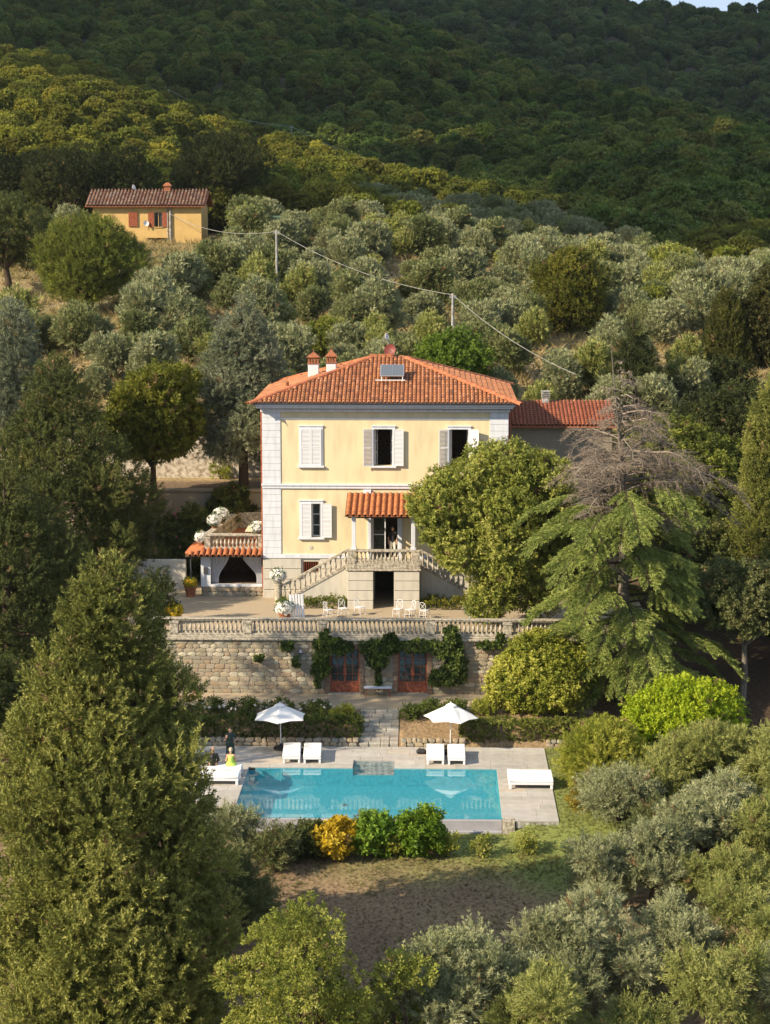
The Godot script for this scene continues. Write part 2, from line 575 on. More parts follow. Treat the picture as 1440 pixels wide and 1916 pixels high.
# ------------------------------------------------------------------ bodies
# bones: [from, to, radius, radius]; meshed as surface nets over a smooth union
func body(b: Buf, bones: Array, cell: float, k: float, col: Color) -> void:
	var lo := Vector3.ONE * 1e9
	var hi := -lo
	for o in bones:
		for e in 2:
			var r: float = o[2 + e] + cell * 3
			lo = lo.min(o[e] - Vector3.ONE * r)
			hi = hi.max(o[e] + Vector3.ONE * r)
	var nx := int((hi.x - lo.x) / cell) + 2
	var ny := int((hi.y - lo.y) / cell) + 2
	var nz := int((hi.z - lo.z) / cell) + 2
	var f := PackedFloat32Array()
	f.resize(nx * ny * nz)
	f.fill(1.0)
	for o in bones:
		var p: Vector3 = o[0]
		var q: Vector3 = o[1]
		var pq := q - p
		var l2 := maxf(pq.length_squared(), 1e-8)
		var rm := maxf(o[2], o[3]) + k + cell * 2
		var a := ((p.min(q) - Vector3.ONE * rm - lo) / cell).floor()
		var z := ((p.max(q) + Vector3.ONE * rm - lo) / cell).ceil()
		for i in range(maxi(0, int(a.x)), mini(nx, int(z.x) + 1)):
			for j in range(maxi(0, int(a.y)), mini(ny, int(z.y) + 1)):
				for m in range(maxi(0, int(a.z)), mini(nz, int(z.z) + 1)):
					var w := lo + Vector3(i, j, m) * cell
					var t := clampf((w - p).dot(pq) / l2, 0, 1)
					var dist: float = (w - p - pq * t).length() - lerpf(o[2], o[3], t)
					var at := (i * ny + j) * nz + m
					var h := maxf(k - absf(f[at] - dist), 0.0) / k
					f[at] = minf(f[at], dist) - h * h * k * 0.25
	var verts := {}
	var norms := {}
	for i in nx - 1:
		for j in ny - 1:
			for m in nz - 1:
				var at := (i * ny + j) * nz + m
				var sum := Vector3.ZERO
				var cnt := 0
				var neg := 0
				var g := Vector3.ZERO
				for e in 8:
					var v0 := f[at + ((e & 1) * ny + ((e >> 1) & 1)) * nz + ((e >> 2) & 1)]
					if v0 < 0: neg += 1
					g += Vector3((e & 1) * 2 - 1, ((e >> 1) & 1) * 2 - 1, ((e >> 2) & 1) * 2 - 1) * v0
				if neg == 0 or neg == 8: continue
				for e in 8:
					for ax in 3:
						if e & (1 << ax): continue
						var e2 := e | (1 << ax)
						var v1 := f[at + ((e & 1) * ny + ((e >> 1) & 1)) * nz + ((e >> 2) & 1)]
						var v2 := f[at + ((e2 & 1) * ny + ((e2 >> 1) & 1)) * nz + ((e2 >> 2) & 1)]
						if (v1 < 0) == (v2 < 0): continue
						var s := v1 / (v1 - v2)
						var p1 := Vector3(e & 1, (e >> 1) & 1, (e >> 2) & 1)
						var p2 := Vector3(e2 & 1, (e2 >> 1) & 1, (e2 >> 2) & 1)
						sum += p1.lerp(p2, s)
						cnt += 1
				verts[at] = lo + (Vector3(i, j, m) + sum / cnt) * cell
				norms[at] = g.normalized()
	var step := [ny * nz, nz, 1]
	for at in verts:
		var i: int = at / (ny * nz)
		var j: int = (at / nz) % ny
		var m: int = at % nz
		var ijk := [i, j, m]
		for ax in 3:
			var u := (ax + 1) % 3
			var w := (ax + 2) % 3
			if ijk[u] == 0 or ijk[w] == 0: continue
			var v1 := f[at]
			var v2 := f[at + step[ax]]
			if (v1 < 0) == (v2 < 0): continue
			var q := [at, at - step[u], at - step[u] - step[w], at - step[w]]
			var ok := true
			for e in q:
				if not verts.has(e): ok = false
			if not ok: continue
			for t in [[0, 1, 2], [0, 2, 3]]:
				var a: int = q[t[0]]
				var c: int = q[t[1]]
				var d: int = q[t[2]]
				if (verts[d] - verts[a]).cross(verts[c] - verts[a]).dot(norms[a]) < 0:
					var sw := c
					c = d
					d = sw
				for e in [a, c, d]:
					b.v.append(verts[e]); b.n.append(norms[e]); b.c.append(col)

func hand(b: Buf, wrist: Vector3, dir: Vector3, palm_n: Vector3, col: Color) -> void:
	var y := dir.normalized()
	var z := (palm_n - y * palm_n.dot(y)).normalized()
	var x := y.cross(z)
	var bones := [[wrist, wrist + y * 0.05, 0.02, 0.022], [wrist + y * 0.04 - x * 0.022, wrist + y * 0.085 - x * 0.028, 0.014, 0.012], [wrist + y * 0.04 + x * 0.02, wrist + y * 0.085 + x * 0.026, 0.014, 0.012], [wrist + y * 0.05, wrist + y * 0.09, 0.016, 0.013]]
	var fl := [0.062, 0.075, 0.07, 0.052]
	for i in 4:
		var o := wrist + y * 0.088 + x * (i - 1.5) * 0.019
		var k: Vector3 = o + (y * 0.9 + z * 0.35) * fl[i] * 0.55
		bones.append([o, k, 0.009, 0.008])
		bones.append([k, k + (y * 0.6 + z * 0.8) * fl[i] * 0.5, 0.008, 0.007])
	var th := wrist + y * 0.03 + x * -0.025
	bones.append([th, th + (y * 0.7 - x * 0.7) * 0.045, 0.012, 0.01])
	bones.append([th + (y * 0.7 - x * 0.7) * 0.045, th + (y * 0.95 - x * 0.75 + z * 0.2) * 0.07, 0.01, 0.008])
	body(b, bones, 0.009, 0.006, col)

func head(b: Buf, c: Vector3, face_dir: Vector3, skin: Color) -> void:
	var z := face_dir.normalized()
	var x := Vector3.UP.cross(z).normalized()
	var y := z.cross(x)
	var s := func(p: Vector3) -> Vector3: return c + x * p.x + y * p.y + z * p.z
	body(b, [[s.call(Vector3(0, 0.03, -0.015)), s.call(Vector3(0, 0.035, 0.02)), 0.085, 0.08], [s.call(Vector3(0, -0.02, 0.02)), s.call(Vector3(0, -0.075, 0.045)), 0.07, 0.042], [s.call(Vector3(0, 0.0, 0.085)), s.call(Vector3(0, -0.028, 0.108)), 0.012, 0.016],
		[s.call(Vector3(-0.08, -0.02, -0.005)), s.call(Vector3(-0.084, 0.02, -0.012)), 0.012, 0.016], [s.call(Vector3(0.08, -0.02, -0.005)), s.call(Vector3(0.084, 0.02, -0.012)), 0.012, 0.016],
		[s.call(Vector3(-0.03, -0.055, 0.082)), s.call(Vector3(0.03, -0.055, 0.082)), 0.012, 0.012], [s.call(Vector3(0, -0.06, -0.03)), s.call(Vector3(0, -0.14, -0.03)), 0.055, 0.05]], 0.012, 0.02, skin)
	for sd in [-1, 1]:
		b.lathe(s.call(Vector3(sd * 0.032, 0.0, 0.088)), [Vector2(0, -0.008), Vector2(0.009, 0), Vector2(0, 0.008)], 6, Color(0.03, 0.02, 0.02))

func person(label: String, at: Vector3, turn: float, pose: String) -> void:
	var t := thing("person", label, "person", at, turn)
	var skin := lin(0.50, 0.29, 0.20)
	var b := Buf.new()
	if pose == "standing":
		body(b, [[Vector3(0, 0.92, 0), Vector3(0, 1.15, 0), 0.13, 0.105], [Vector3(0, 1.15, 0), Vector3(0, 1.33, 0), 0.105, 0.11], [Vector3(-0.12, 1.36, 0), Vector3(0.12, 1.36, 0), 0.06, 0.06],
			[Vector3(-0.17, 1.36, 0), Vector3(-0.25, 1.10, 0.06), 0.047, 0.037], [Vector3(-0.25, 1.10, 0.06), Vector3(-0.20, 1.27, 0.24), 0.036, 0.027],
			[Vector3(0.17, 1.36, 0), Vector3(0.34, 1.14, -0.06), 0.047, 0.037], [Vector3(0.34, 1.14, -0.06), Vector3(0.17, 1.03, 0.04), 0.036, 0.027],
			[Vector3(-0.09, 0.9, 0), Vector3(-0.09, 0.48, 0.02), 0.085, 0.055], [Vector3(-0.09, 0.48, 0.02), Vector3(-0.09, 0.08, 0), 0.052, 0.035], [Vector3(-0.09, 0.04, 0), Vector3(-0.09, 0.035, 0.13), 0.038, 0.03],
			[Vector3(0.09, 0.9, 0), Vector3(0.1, 0.48, 0.02), 0.085, 0.055], [Vector3(0.1, 0.48, 0.02), Vector3(0.1, 0.08, 0), 0.052, 0.035], [Vector3(0.1, 0.04, 0), Vector3(0.1, 0.035, 0.13), 0.038, 0.03]], 0.021, 0.04, skin)
		head(b, Vector3(0, 1.56, 0.02), Vector3(-0.35, -0.05, 1), skin)
		hand(b, Vector3(-0.20, 1.27, 0.24), Vector3(0.2, 0.8, 0.3), Vector3(0.5, 0, -0.5), skin)
		hand(b, Vector3(0.17, 1.03, 0.04), Vector3(-0.5, -0.6, 0.3), Vector3(-0.6, 0.5, 0), skin)
		obj("body", b.mesh(), M.skin, t)
		var dr := Buf.new()
		var green := lin(0.012, 0.035, 0.035)
		body(dr, [[Vector3(0, 1.0, 0), Vector3(0, 1.15, 0), 0.145, 0.12], [Vector3(0, 1.15, 0), Vector3(0, 1.32, 0), 0.122, 0.125], [Vector3(-0.12, 1.355, 0), Vector3(0.12, 1.355, 0), 0.072, 0.072], [Vector3(-0.16, 1.36, 0), Vector3(-0.225, 1.19, 0.035), 0.065, 0.06], [Vector3(0.16, 1.36, 0), Vector3(0.27, 1.22, -0.04), 0.065, 0.06],
			[Vector3(-0.06, 0.98, 0), Vector3(-0.09, 0.2, 0.0), 0.13, 0.13], [Vector3(0.06, 0.98, 0), Vector3(0.09, 0.2, 0.0), 0.13, 0.13]], 0.026, 0.07, green)
		obj("dress", dr.mesh(), M.skin, t)
		var h := Buf.new()
		body(h, [[Vector3(0, 1.60, -0.02), Vector3(0, 1.62, -0.01), 0.098, 0.098], [Vector3(0.02, 1.55, -0.09), Vector3(0.03, 1.52, -0.11), 0.05, 0.045]], 0.012, 0.03, lin(0.035, 0.02, 0.013))
		obj("hair", h.mesh(), M.skin, t)
	elif pose == "doorway":
		body(b, [[Vector3(0, 0.95, 0), Vector3(0, 1.25, 0), 0.13, 0.13], [Vector3(-0.15, 1.42, 0), Vector3(0.15, 1.42, 0), 0.065, 0.065], [Vector3(0, 1.25, 0), Vector3(0, 1.38, 0), 0.13, 0.12],
			[Vector3(-0.2, 1.42, 0), Vector3(-0.25, 1.13, 0), 0.05, 0.042], [Vector3(-0.25, 1.13, 0), Vector3(-0.24, 0.88, 0.08), 0.04, 0.03], [Vector3(0.2, 1.42, 0), Vector3(0.25, 1.13, 0), 0.05, 0.042], [Vector3(0.25, 1.13, 0), Vector3(0.24, 0.88, 0.08), 0.04, 0.03],
			[Vector3(-0.1, 0.92, 0), Vector3(-0.12, 0.5, 0.02), 0.09, 0.06], [Vector3(-0.12, 0.5, 0.02), Vector3(-0.13, 0.08, 0), 0.057, 0.04], [Vector3(-0.13, 0.04, 0), Vector3(-0.14, 0.035, 0.15), 0.04, 0.032],
			[Vector3(0.1, 0.92, 0), Vector3(0.12, 0.5, 0.02), 0.09, 0.06], [Vector3(0.12, 0.5, 0.02), Vector3(0.14, 0.08, 0), 0.057, 0.04], [Vector3(0.14, 0.04, 0), Vector3(0.15, 0.035, 0.15), 0.04, 0.032]], 0.022, 0.04, skin)
		head(b, Vector3(0, 1.64, 0.01), Vector3(0, 0, 1), skin)
		for s in [-1, 1]: hand(b, Vector3(0.24 * s, 0.88, 0.08), Vector3(0, -1, 0.1), Vector3(-s, 0, 0.3), skin)
		obj("body", b.mesh(), M.skin, t)
		var tr := Buf.new()
		body(tr, [[Vector3(-0.08, 0.93, 0), Vector3(-0.12, 0.5, 0.02), 0.115, 0.085], [Vector3(-0.12, 0.5, 0.02), Vector3(-0.13, 0.1, 0), 0.083, 0.075], [Vector3(0.08, 0.93, 0), Vector3(0.12, 0.5, 0.02), 0.115, 0.085], [Vector3(0.12, 0.5, 0.02), Vector3(0.14, 0.1, 0), 0.083, 0.075]], 0.024, 0.03, lin(0.7, 0.7, 0.68))
		obj("trousers", tr.mesh(), M.skin, t)
		var sh := Buf.new()
		body(sh, [[Vector3(0, 0.98, 0), Vector3(0, 1.38, 0), 0.155, 0.145], [Vector3(-0.15, 1.42, 0), Vector3(0.15, 1.42, 0), 0.08, 0.08], [Vector3(-0.2, 1.42, 0), Vector3(-0.24, 1.2, 0), 0.068, 0.06], [Vector3(0.2, 1.42, 0), Vector3(0.24, 1.2, 0), 0.068, 0.06]], 0.026, 0.05, lin(0.02, 0.02, 0.025))
		obj("shirt", sh.mesh(), M.skin, t)
		var h := Buf.new()
		body(h, [[Vector3(0, 1.68, -0.03), Vector3(0, 1.7, -0.01), 0.095, 0.09]], 0.012, 0.03, lin(0.03, 0.02, 0.015))
		obj("hair", h.mesh(), M.skin, t)
	else:
		var man := pose == "man"
		# seated, seen from behind: origin on the cushion, legs forward (+z)
		var w := 0.19 if man else 0.16
		body(b, [[Vector3(-0.08, 0.1, 0), Vector3(0.08, 0.1, 0), 0.12, 0.12], [Vector3(0, 0.1, 0), Vector3(0, 0.42, -0.02), 0.13, 0.125], [Vector3(-w + 0.04, 0.53, 0), Vector3(w - 0.04, 0.53, 0), 0.062, 0.062],
			[Vector3(-w, 0.52, 0), Vector3(-w - 0.06, 0.26, 0.06), 0.05, 0.042], [Vector3(-w - 0.06, 0.26, 0.06), Vector3(-w + 0.02, 0.17, 0.28), 0.04, 0.029], [Vector3(w, 0.52, 0), Vector3(w + 0.06, 0.26, 0.06), 0.05, 0.042], [Vector3(w + 0.06, 0.26, 0.06), Vector3(w - 0.02, 0.17, 0.28), 0.04, 0.029],
			[Vector3(-0.09, 0.08, 0.03), Vector3(-0.11, 0.07, 0.45), 0.09, 0.062], [Vector3(-0.11, 0.07, 0.45), Vector3(-0.11, -0.37, 0.46), 0.058, 0.04], [Vector3(-0.11, -0.40, 0.46), Vector3(-0.11, -0.41, 0.6), 0.038, 0.03],
			[Vector3(0.09, 0.08, 0.03), Vector3(0.11, 0.07, 0.45), 0.09, 0.062], [Vector3(0.11, 0.07, 0.45), Vector3(0.11, -0.37, 0.46), 0.058, 0.04], [Vector3(0.11, -0.40, 0.46), Vector3(0.11, -0.41, 0.6), 0.038, 0.03]], 0.022, 0.04, skin)
		head(b, Vector3(0, 0.76, 0.03), Vector3(-0.5, 0.1, 1) if man else Vector3(-0.2, 0.15, 1), skin)
		for s in [-1, 1]: hand(b, Vector3((w - 0.02) * s, 0.17, 0.28), Vector3(-0.2 * s, -0.1, 1), Vector3(0, -1, 0), skin)
		obj("body", b.mesh(), M.skin, t)
		var cl := Buf.new()
		if man:
			var blk := lin(0.008, 0.008, 0.01)
			body(cl, [[Vector3(0, 0.04, 0), Vector3(0, 0.42, -0.02), 0.165, 0.15], [Vector3(-0.16, 0.53, 0), Vector3(0.16, 0.53, 0), 0.08, 0.08], [Vector3(-0.19, 0.52, 0), Vector3(-0.26, 0.26, 0.06), 0.068, 0.058], [Vector3(-0.26, 0.26, 0.06), Vector3(-0.19, 0.18, 0.24), 0.056, 0.046], [Vector3(0.19, 0.52, 0), Vector3(0.26, 0.26, 0.06), 0.068, 0.058], [Vector3(0.26, 0.26, 0.06), Vector3(0.19, 0.18, 0.24), 0.056, 0.046]], 0.026, 0.05, blk)
			obj("jacket", cl.mesh(), M.skin, t)
			var tr := Buf.new()
			for s in [-1, 1]:
				body(tr, [[Vector3(0.09 * s, 0.08, 0.03), Vector3(0.11 * s, 0.07, 0.45), 0.11, 0.08], [Vector3(0.11 * s, 0.07, 0.45), Vector3(0.11 * s, -0.35, 0.46), 0.078, 0.06]], 0.024, 0.03, blk)
			obj("trousers", tr.mesh(), M.skin, t)
		else:
			var lime := lin(0.42, 0.62, 0.10)
			body(cl, [[Vector3(-0.09, 0.08, 0.0), Vector3(0.09, 0.08, 0.0), 0.15, 0.15], [Vector3(0, 0.1, 0), Vector3(0, 0.40, -0.02), 0.15, 0.135], [Vector3(-0.09, 0.51, 0), Vector3(0.09, 0.51, 0), 0.072, 0.072], [Vector3(-0.09, 0.08, 0.03), Vector3(-0.11, 0.07, 0.42), 0.12, 0.1], [Vector3(0.09, 0.08, 0.03), Vector3(0.11, 0.07, 0.42), 0.12, 0.1]], 0.026, 0.05, lime)
			obj("dress", cl.mesh(), M.skin, t)
			var h := Buf.new()
			body(h, [[Vector3(0, 0.80, 0.0), Vector3(0, 0.81, 0.01), 0.1, 0.097], [Vector3(0, 0.75, -0.06), Vector3(0, 0.68, -0.07), 0.06, 0.04]], 0.012, 0.03, lin(0.42, 0.34, 0.24))
			obj("hair", h.mesh(), M.skin, t)

# ------------------------------------------------------------------ architecture
# wall slab in the x-y plane between depths d0 (front) and d1, with rectangular holes [x0, x1, y0, y1]
func pierced(b: Buf, x0: float, x1: float, y0: float, y1: float, d0: float, d1: float, holes: Array) -> void:
	var xs := [x0, x1]
	for h in holes:
		xs.append(h[0]); xs.append(h[1])
	xs.sort()
	for i in xs.size() - 1:
		if xs[i + 1] - xs[i] < 0.001: continue
		var mx: float = (xs[i] + xs[i + 1]) / 2
		var cuts := []
		for h in holes:
			if mx > h[0] and mx < h[1]: cuts.append([h[2], h[3]])
		cuts.sort()
		var y := y0
		for c in cuts:
			if c[0] > y: b.box(V(xs[i], y, d0), V(xs[i + 1], c[0], d1))
			y = c[1]
		if y < y1: b.box(V(xs[i], y, d0), V(xs[i + 1], y1, d1))

const BAL := [Vector2(0.075, 0.0), Vector2(0.075, 0.06), Vector2(0.045, 0.08), Vector2(0.05, 0.12), Vector2(0.082, 0.24), Vector2(0.07, 0.34), Vector2(0.038, 0.48), Vector2(0.036, 0.54), Vector2(0.058, 0.58), Vector2(0.075, 0.62), Vector2(0.075, 0.68)]
var baluster_mesh: ArrayMesh

func baluster(parent: Node, p: Vector3, h := 0.67, wide := 1.0) -> void:
	var o := obj("baluster", baluster_mesh, M.carved, parent)
	o.position = p
	o.scale = Vector3(wide, h / 0.68, wide)

# barrel tile lying along +z downhill from the origin, length 1 x radius 1 scaled by caller
func tile_template(segs: int, r: float, r2: float, l: float) -> Array:
	var b := Buf.new()
	for s in segs:
		var a0 := PI * s / segs
		var a1 := PI * (s + 1) / segs
		var p := [Vector3(cos(a0) * r, sin(a0) * r, 0), Vector3(cos(a1) * r, sin(a1) * r, 0), Vector3(cos(a1) * r2, sin(a1) * r2, l), Vector3(cos(a0) * r2, sin(a0) * r2, l)]
		b.face(Vector3(0, -r, l / 2), p)
		b.face(Vector3(0, 0, -l), [p[3], p[2], Vector3(cos(a1) * r2 * 0.8, sin(a1) * r2 * 0.8, l), Vector3(cos(a0) * r2 * 0.8, sin(a0) * r2 * 0.8, l)])
	return [b.v, b.n]

# axes with z along down and y as near to nrm as can be
func frame(nrm: Vector3, down: Vector3) -> Basis:
	var z := down.normalized()
	var x := nrm.cross(z).normalized()
	return Basis(x, z.cross(x), z)

func tile_col() -> Color:
	var k := rng.randf()
	var c := lin(0.56, 0.245, 0.115).lerp(lin(0.49, 0.195, 0.092), rng.randf())
	if k < 0.10: c = lin(0.32, 0.14, 0.085)
	elif k > 0.84: c = lin(0.60, 0.28, 0.15)
	return vary(c, 0.14, 0.05)

# tiles over a roof face: eave corners a, b, and top points c (above b), e (above a)
func tile_face(buf: Buf, a: Vector3, b: Vector3, c: Vector3, e: Vector3, pitch: float, expo: float, temp: Array, cols: Callable) -> void:
	var u := (b - a).normalized()
	var w := (e - a) - u * (e - a).dot(u)
	var up_len := w.length()
	w = w.normalized()
	var nrm := w.cross(u).normalized()
	if nrm.y < 0: nrm = -nrm
	var xe := (e - a).dot(u)
	var xc := (c - a).dot(u)
	var width := (b - a).dot(u)
	var nrow := int(up_len / expo)
	for i in nrow + 1:
		var y := i * expo
		var f := y / up_len
		var x0 := lerpf(0, xe, f)
		var x1 := lerpf(width, xc, f)
		var k := int(x0 / pitch)
		while k * pitch < x1:
			var x := k * pitch + pitch * 0.5
			if x > x0 and x < x1:
				var o := a + u * x + w * (y + expo) + nrm * (0.03 + rf(-0.006, 0.006))
				var down := (-w + nrm * 0.09).normalized()
				var xf := Transform3D(frame(nrm, down), o)
				buf.stamp(temp, xf.rotated_local(Vector3.UP, rf(-0.03, 0.03)), cols.call())
			k += 1

func slab(b: Buf, k: Array, thick: float, col := Color.WHITE) -> void:
	# k: four points of the upper face, outline; extruded down
	var low := []
	for p in k: low.append(p - Vector3.UP * thick)
	var ctr: Vector3 = (k[0] + k[1] + k[2] + k[3] + low[0] + low[1] + low[2] + low[3]) / 8
	b.face(ctr, k, col)
	b.face(ctr, low, col)
	for i in 4:
		var j := (i + 1) % 4
		b.face(ctr, [k[i], k[j], low[j], low[i]], col)

func shutter_mesh(w: float, h: float) -> ArrayMesh:
	var b := Buf.new()
	var f := 0.055
	b.box(Vector3(0, 0, 0), Vector3(f, h, 0.04))
	b.box(Vector3(w - f, 0, 0), Vector3(w, h, 0.04))
	for y in [0.0, h * 0.5 - f / 2, h - f]:
		b.box(Vector3(f, y, 0), Vector3(w - f, y + f, 0.04))
	var n := int(h / 0.075)
	for i in n:
		var y := f + (h - 2 * f) * (i + 0.5) / n
		b.hexa([Vector3(f, y - 0.035, 0.036), Vector3(w - f, y - 0.035, 0.036), Vector3(w - f, y - 0.023, 0.038), Vector3(f, y - 0.023, 0.038), Vector3(f, y + 0.015, 0.004), Vector3(w - f, y + 0.015, 0.004), Vector3(w - f, y + 0.027, 0.006), Vector3(f, y + 0.027, 0.006)])
	return b.mesh()

# window frame round the opening with sill, casements and shutters; state per leaf: 0 closed, 1 flat open, angle else
func window(parent: Node, x0: float, x1: float, y0: float, y1: float, d: float, left: float, right: float, casement: float) -> void:
	var f := Buf.new()
	var t := 0.15
	f.box(V(x0 - t, y0, d), V(x0, y1 + t, d - 0.06))
	f.box(V(x1, y0, d), V(x1 + t, y1 + t, d - 0.06))
	f.box(V(x0, y1, d), V(x1, y1 + t, d - 0.06))
	f.box(V(x0 - t - 0.03, y1 + t, d), V(x1 + t + 0.03, y1 + t + 0.06, d - 0.1))
	var win := obj("window", f.mesh(), M.trim, parent)
	var s := Buf.new()
	s.bevel(V(x0 - t - 0.08, y0 - 0.11, d + 0.1), V(x1 + t + 0.08, y0, d - 0.16), 0.015)
	obj("sill", s.mesh(), M.trim, win)
	var w := (x1 - x0) / 2 + 0.06
	var sm := shutter_mesh(w, y1 - y0)
	for k in 2:
		var st: float = left if k == 0 else right
		var o := obj("shutter", sm, M.white_paint, win)
		if k == 0:
			o.position = V(x0 - 0.06, y0 + 0.01, d - (0.062 if st < 0.1 else 0.125))
			o.rotation.y = -st
		else:
			o.position = V(x1 + 0.06, y0 + 0.01, d - 0.10)
			o.rotation.y = PI + st
			if st == 0.0: o.transform = Transform3D(Basis(), V((x0 + x1) / 2 + 0.004, y0 + 0.01, d - 0.062))
	# glazed casements in the reveal
	for k in 2:
		var c := Buf.new()
		var cw := (x1 - x0) / 2 - 0.02
		var ch := y1 - y0 - 0.04
		c.box(Vector3(0, 0, 0), Vector3(0.06, ch, 0.05))
		c.box(Vector3(cw - 0.06, 0, 0), Vector3(cw, ch, 0.05))
		for yy in [0.0, ch * 0.33, ch * 0.66, ch - 0.06]:
			c.box(Vector3(0.06, yy, 0), Vector3(cw - 0.06, yy + (0.06 if yy == 0.0 or yy > ch * 0.9 else 0.035), 0.05))
		var o := obj("casement", c.mesh(), M.white_paint, win)
		var g := Buf.new()
		g.box(Vector3(0.06, 0.06, 0.022), Vector3(cw - 0.06, ch - 0.06, 0.028))
		o.position = V(x0 + 0.01 if k == 0 else x1 - 0.01, y0 + 0.02, d + 0.28)
		o.rotation.y = casement if k == 0 else PI - casement
		o.scale = Vector3.ONE
		obj("pane", g.mesh(), M.glass, win).transform = o.transform

func flower_ball(parent: Node, c: Vector3, r: float, petals: Array, count := 300, leaves := true) -> void:
	if leaves:
		var lf := foliage([[c, Vector3(r, r * 0.8, r) * 0.8]], 50.0, T.small, [lin(0.04, 0.08, 0.02), lin(0.07, 0.13, 0.03), lin(0.12, 0.18, 0.05)], 0.5, 0.6)
		obj("leaves", lf.mesh(), M.leaf, parent)
	var b := Buf.new()
	for i in count:
		var q := Vector3(rng.randfn(), rng.randfn() * 0.8 + 0.35, rng.randfn()).normalized()
		b.stamp(T.petal[rng.randi() % 2], Transform3D(along(q, rf(0, TAU), rf(0.8, 1.3)), c + q * Vector3(r, r * 0.8, r) * rf(0.85, 1.08)), petals[rng.randi() % petals.size()])
	obj("blossom", b.mesh(), M.petal, parent)

func pot(called: String, label: String, p: Vector3, r: float, h: float, mat: Material, fr: float, petals: Array, group := "", turn := 0.0) -> Node3D:
	var t := thing(called, label, "flower pot", p, turn, group)
	var b := Buf.new()
	b.lathe(Vector3.ZERO, [Vector2(0, 0), Vector2(r * 0.68, 0), Vector2(r * 0.74, h * 0.1), Vector2(r * 0.95, h * 0.82), Vector2(r * 1.08, h * 0.84), Vector2(r * 1.08, h), Vector2(r * 0.9, h), Vector2(r * 0.86, h * 0.9), Vector2(0, h * 0.9)], 16)
	obj("pot", b.mesh(), mat, t)
	flower_ball(t, Vector3(0, h + fr * 0.55, 0), fr, petals)
	return t

var T := {}

# ------------------------------------------------------------------ the place
func _ready() -> void:
	var cam := Camera3D.new()
	cam.name = "camera"
	add_child(cam)
	cam.fov = 29.03
	cam.near = 1.0
	cam.far = 4000.0
	cam.position = Vector3(0, 26, 0)
	cam.rotation = Vector3(deg_to_rad(-8.6), deg_to_rad(1.47), 0)
	cam.current = true
	var we := WorldEnvironment.new()
	we.name = "environment"
	var e := Environment.new()
	e.background_mode = Environment.BG_SKY
	var sm := ProceduralSkyMaterial.new()
	sm.sky_top_color = Color(0.58, 0.63, 0.70)
	sm.sky_horizon_color = Color(0.60, 0.67, 0.74)
	sm.sky_curve = 0.15
	sm.ground_bottom_color = Color(0.12, 0.13, 0.09)
	sm.ground_horizon_color = Color(0.4, 0.45, 0.45)
	sm.sun_angle_max = 20.0
	var sky := Sky.new()
	sky.sky_material = sm
	e.sky = sky
	e.background_energy_multiplier = 1.08
	e.tonemap_mode = Environment.TONE_MAPPER_LINEAR
	e.tonemap_exposure = 1.92
	e.sdfgi_enabled = true
	e.ssao_enabled = true
	e.ssil_enabled = true
	e.fog_enabled = true
	e.fog_density = 0.00004
	e.fog_light_color = Color(0.80, 0.84, 0.88)
	we.environment = e
	add_child(we)
	var sun := DirectionalLight3D.new()
	sun.name = "sun"
	add_child(sun)
	sun.light_color = Color(1.0, 0.92, 0.79)
	sun.light_energy = 1.6
	sun.light_angular_distance = 0.5
	sun.shadow_enabled = true
	sun.look_at_from_position(Vector3.ZERO, Vector3(0.750, -0.500, -0.433), Vector3.UP)
	rng.seed = 4711
	hill_noise.seed = 5
	hill_noise.frequency = 0.012
	hill_noise.fractal_octaves = 3
	fine_noise.seed = 9
	fine_noise.frequency = 0.12
	fine_noise.fractal_octaves = 4
	materials()
	templates()
	ground()
	pool()
	terrace()
	villa()
	loggia()
	farmhouse()
	furniture()
	people()
	planting()
	dry_grass()
	big_trees()
	olives()
	woods()
	power_line()
	clouds()

func templates() -> void:
	T.small = sprays(4, 16, 0.22, 0.09, 0.05, 0.8, 0.0, true)
	T.petal = sprays(2, 8, 0.05, 0.085, 0.08, 1.2, 0.0, true)
	T.oak = sprays(5, 20, 0.34, 0.15, 0.085, 0.9, 0.1, true)
	T.broad = sprays(5, 16, 0.40, 0.20, 0.10, 0.8, 0.0, true)
	T.olive_near = sprays(6, 40, 0.52, 0.115, 0.036, 0.6)
	T.olive_far = sprays(5, 16, 0.75, 0.24, 0.085, 0.5)
	T.cypress = sprays(6, 46, 0.5, 0.095, 0.046, 0.75, -0.1)
	T.needle = sprays(5, 26, 0.5, 0.26, 0.04, 0.7)
	T.hedge = sprays(4, 16, 0.14, 0.07, 0.045, 0.7, 0.0, true)
	T.far = sprays(5, 9, 0.7, 0.55, 0.36, 1.0)
	T.mid = sprays(5, 16, 0.5, 0.30, 0.19, 1.0)
	T.hang = sprays(5, 18, 0.5, 0.15, 0.045, 0.5, 0.0)
	T.small2 = sprays(5, 18, 0.30, 0.11, 0.055, 0.75, 0.0, true)
	T.ivy = sprays(4, 12, 0.16, 0.12, 0.11, 1.2, 0.3, true)
	var b := Buf.new()
	b.lathe(Vector3.ZERO, BAL, 8)
	for q in [[0.0, 0.05], [0.63, 0.68]]: b.box(Vector3(-0.078, q[0], -0.078), Vector3(0.078, q[1], 0.078))
	baluster_mesh = b.mesh()

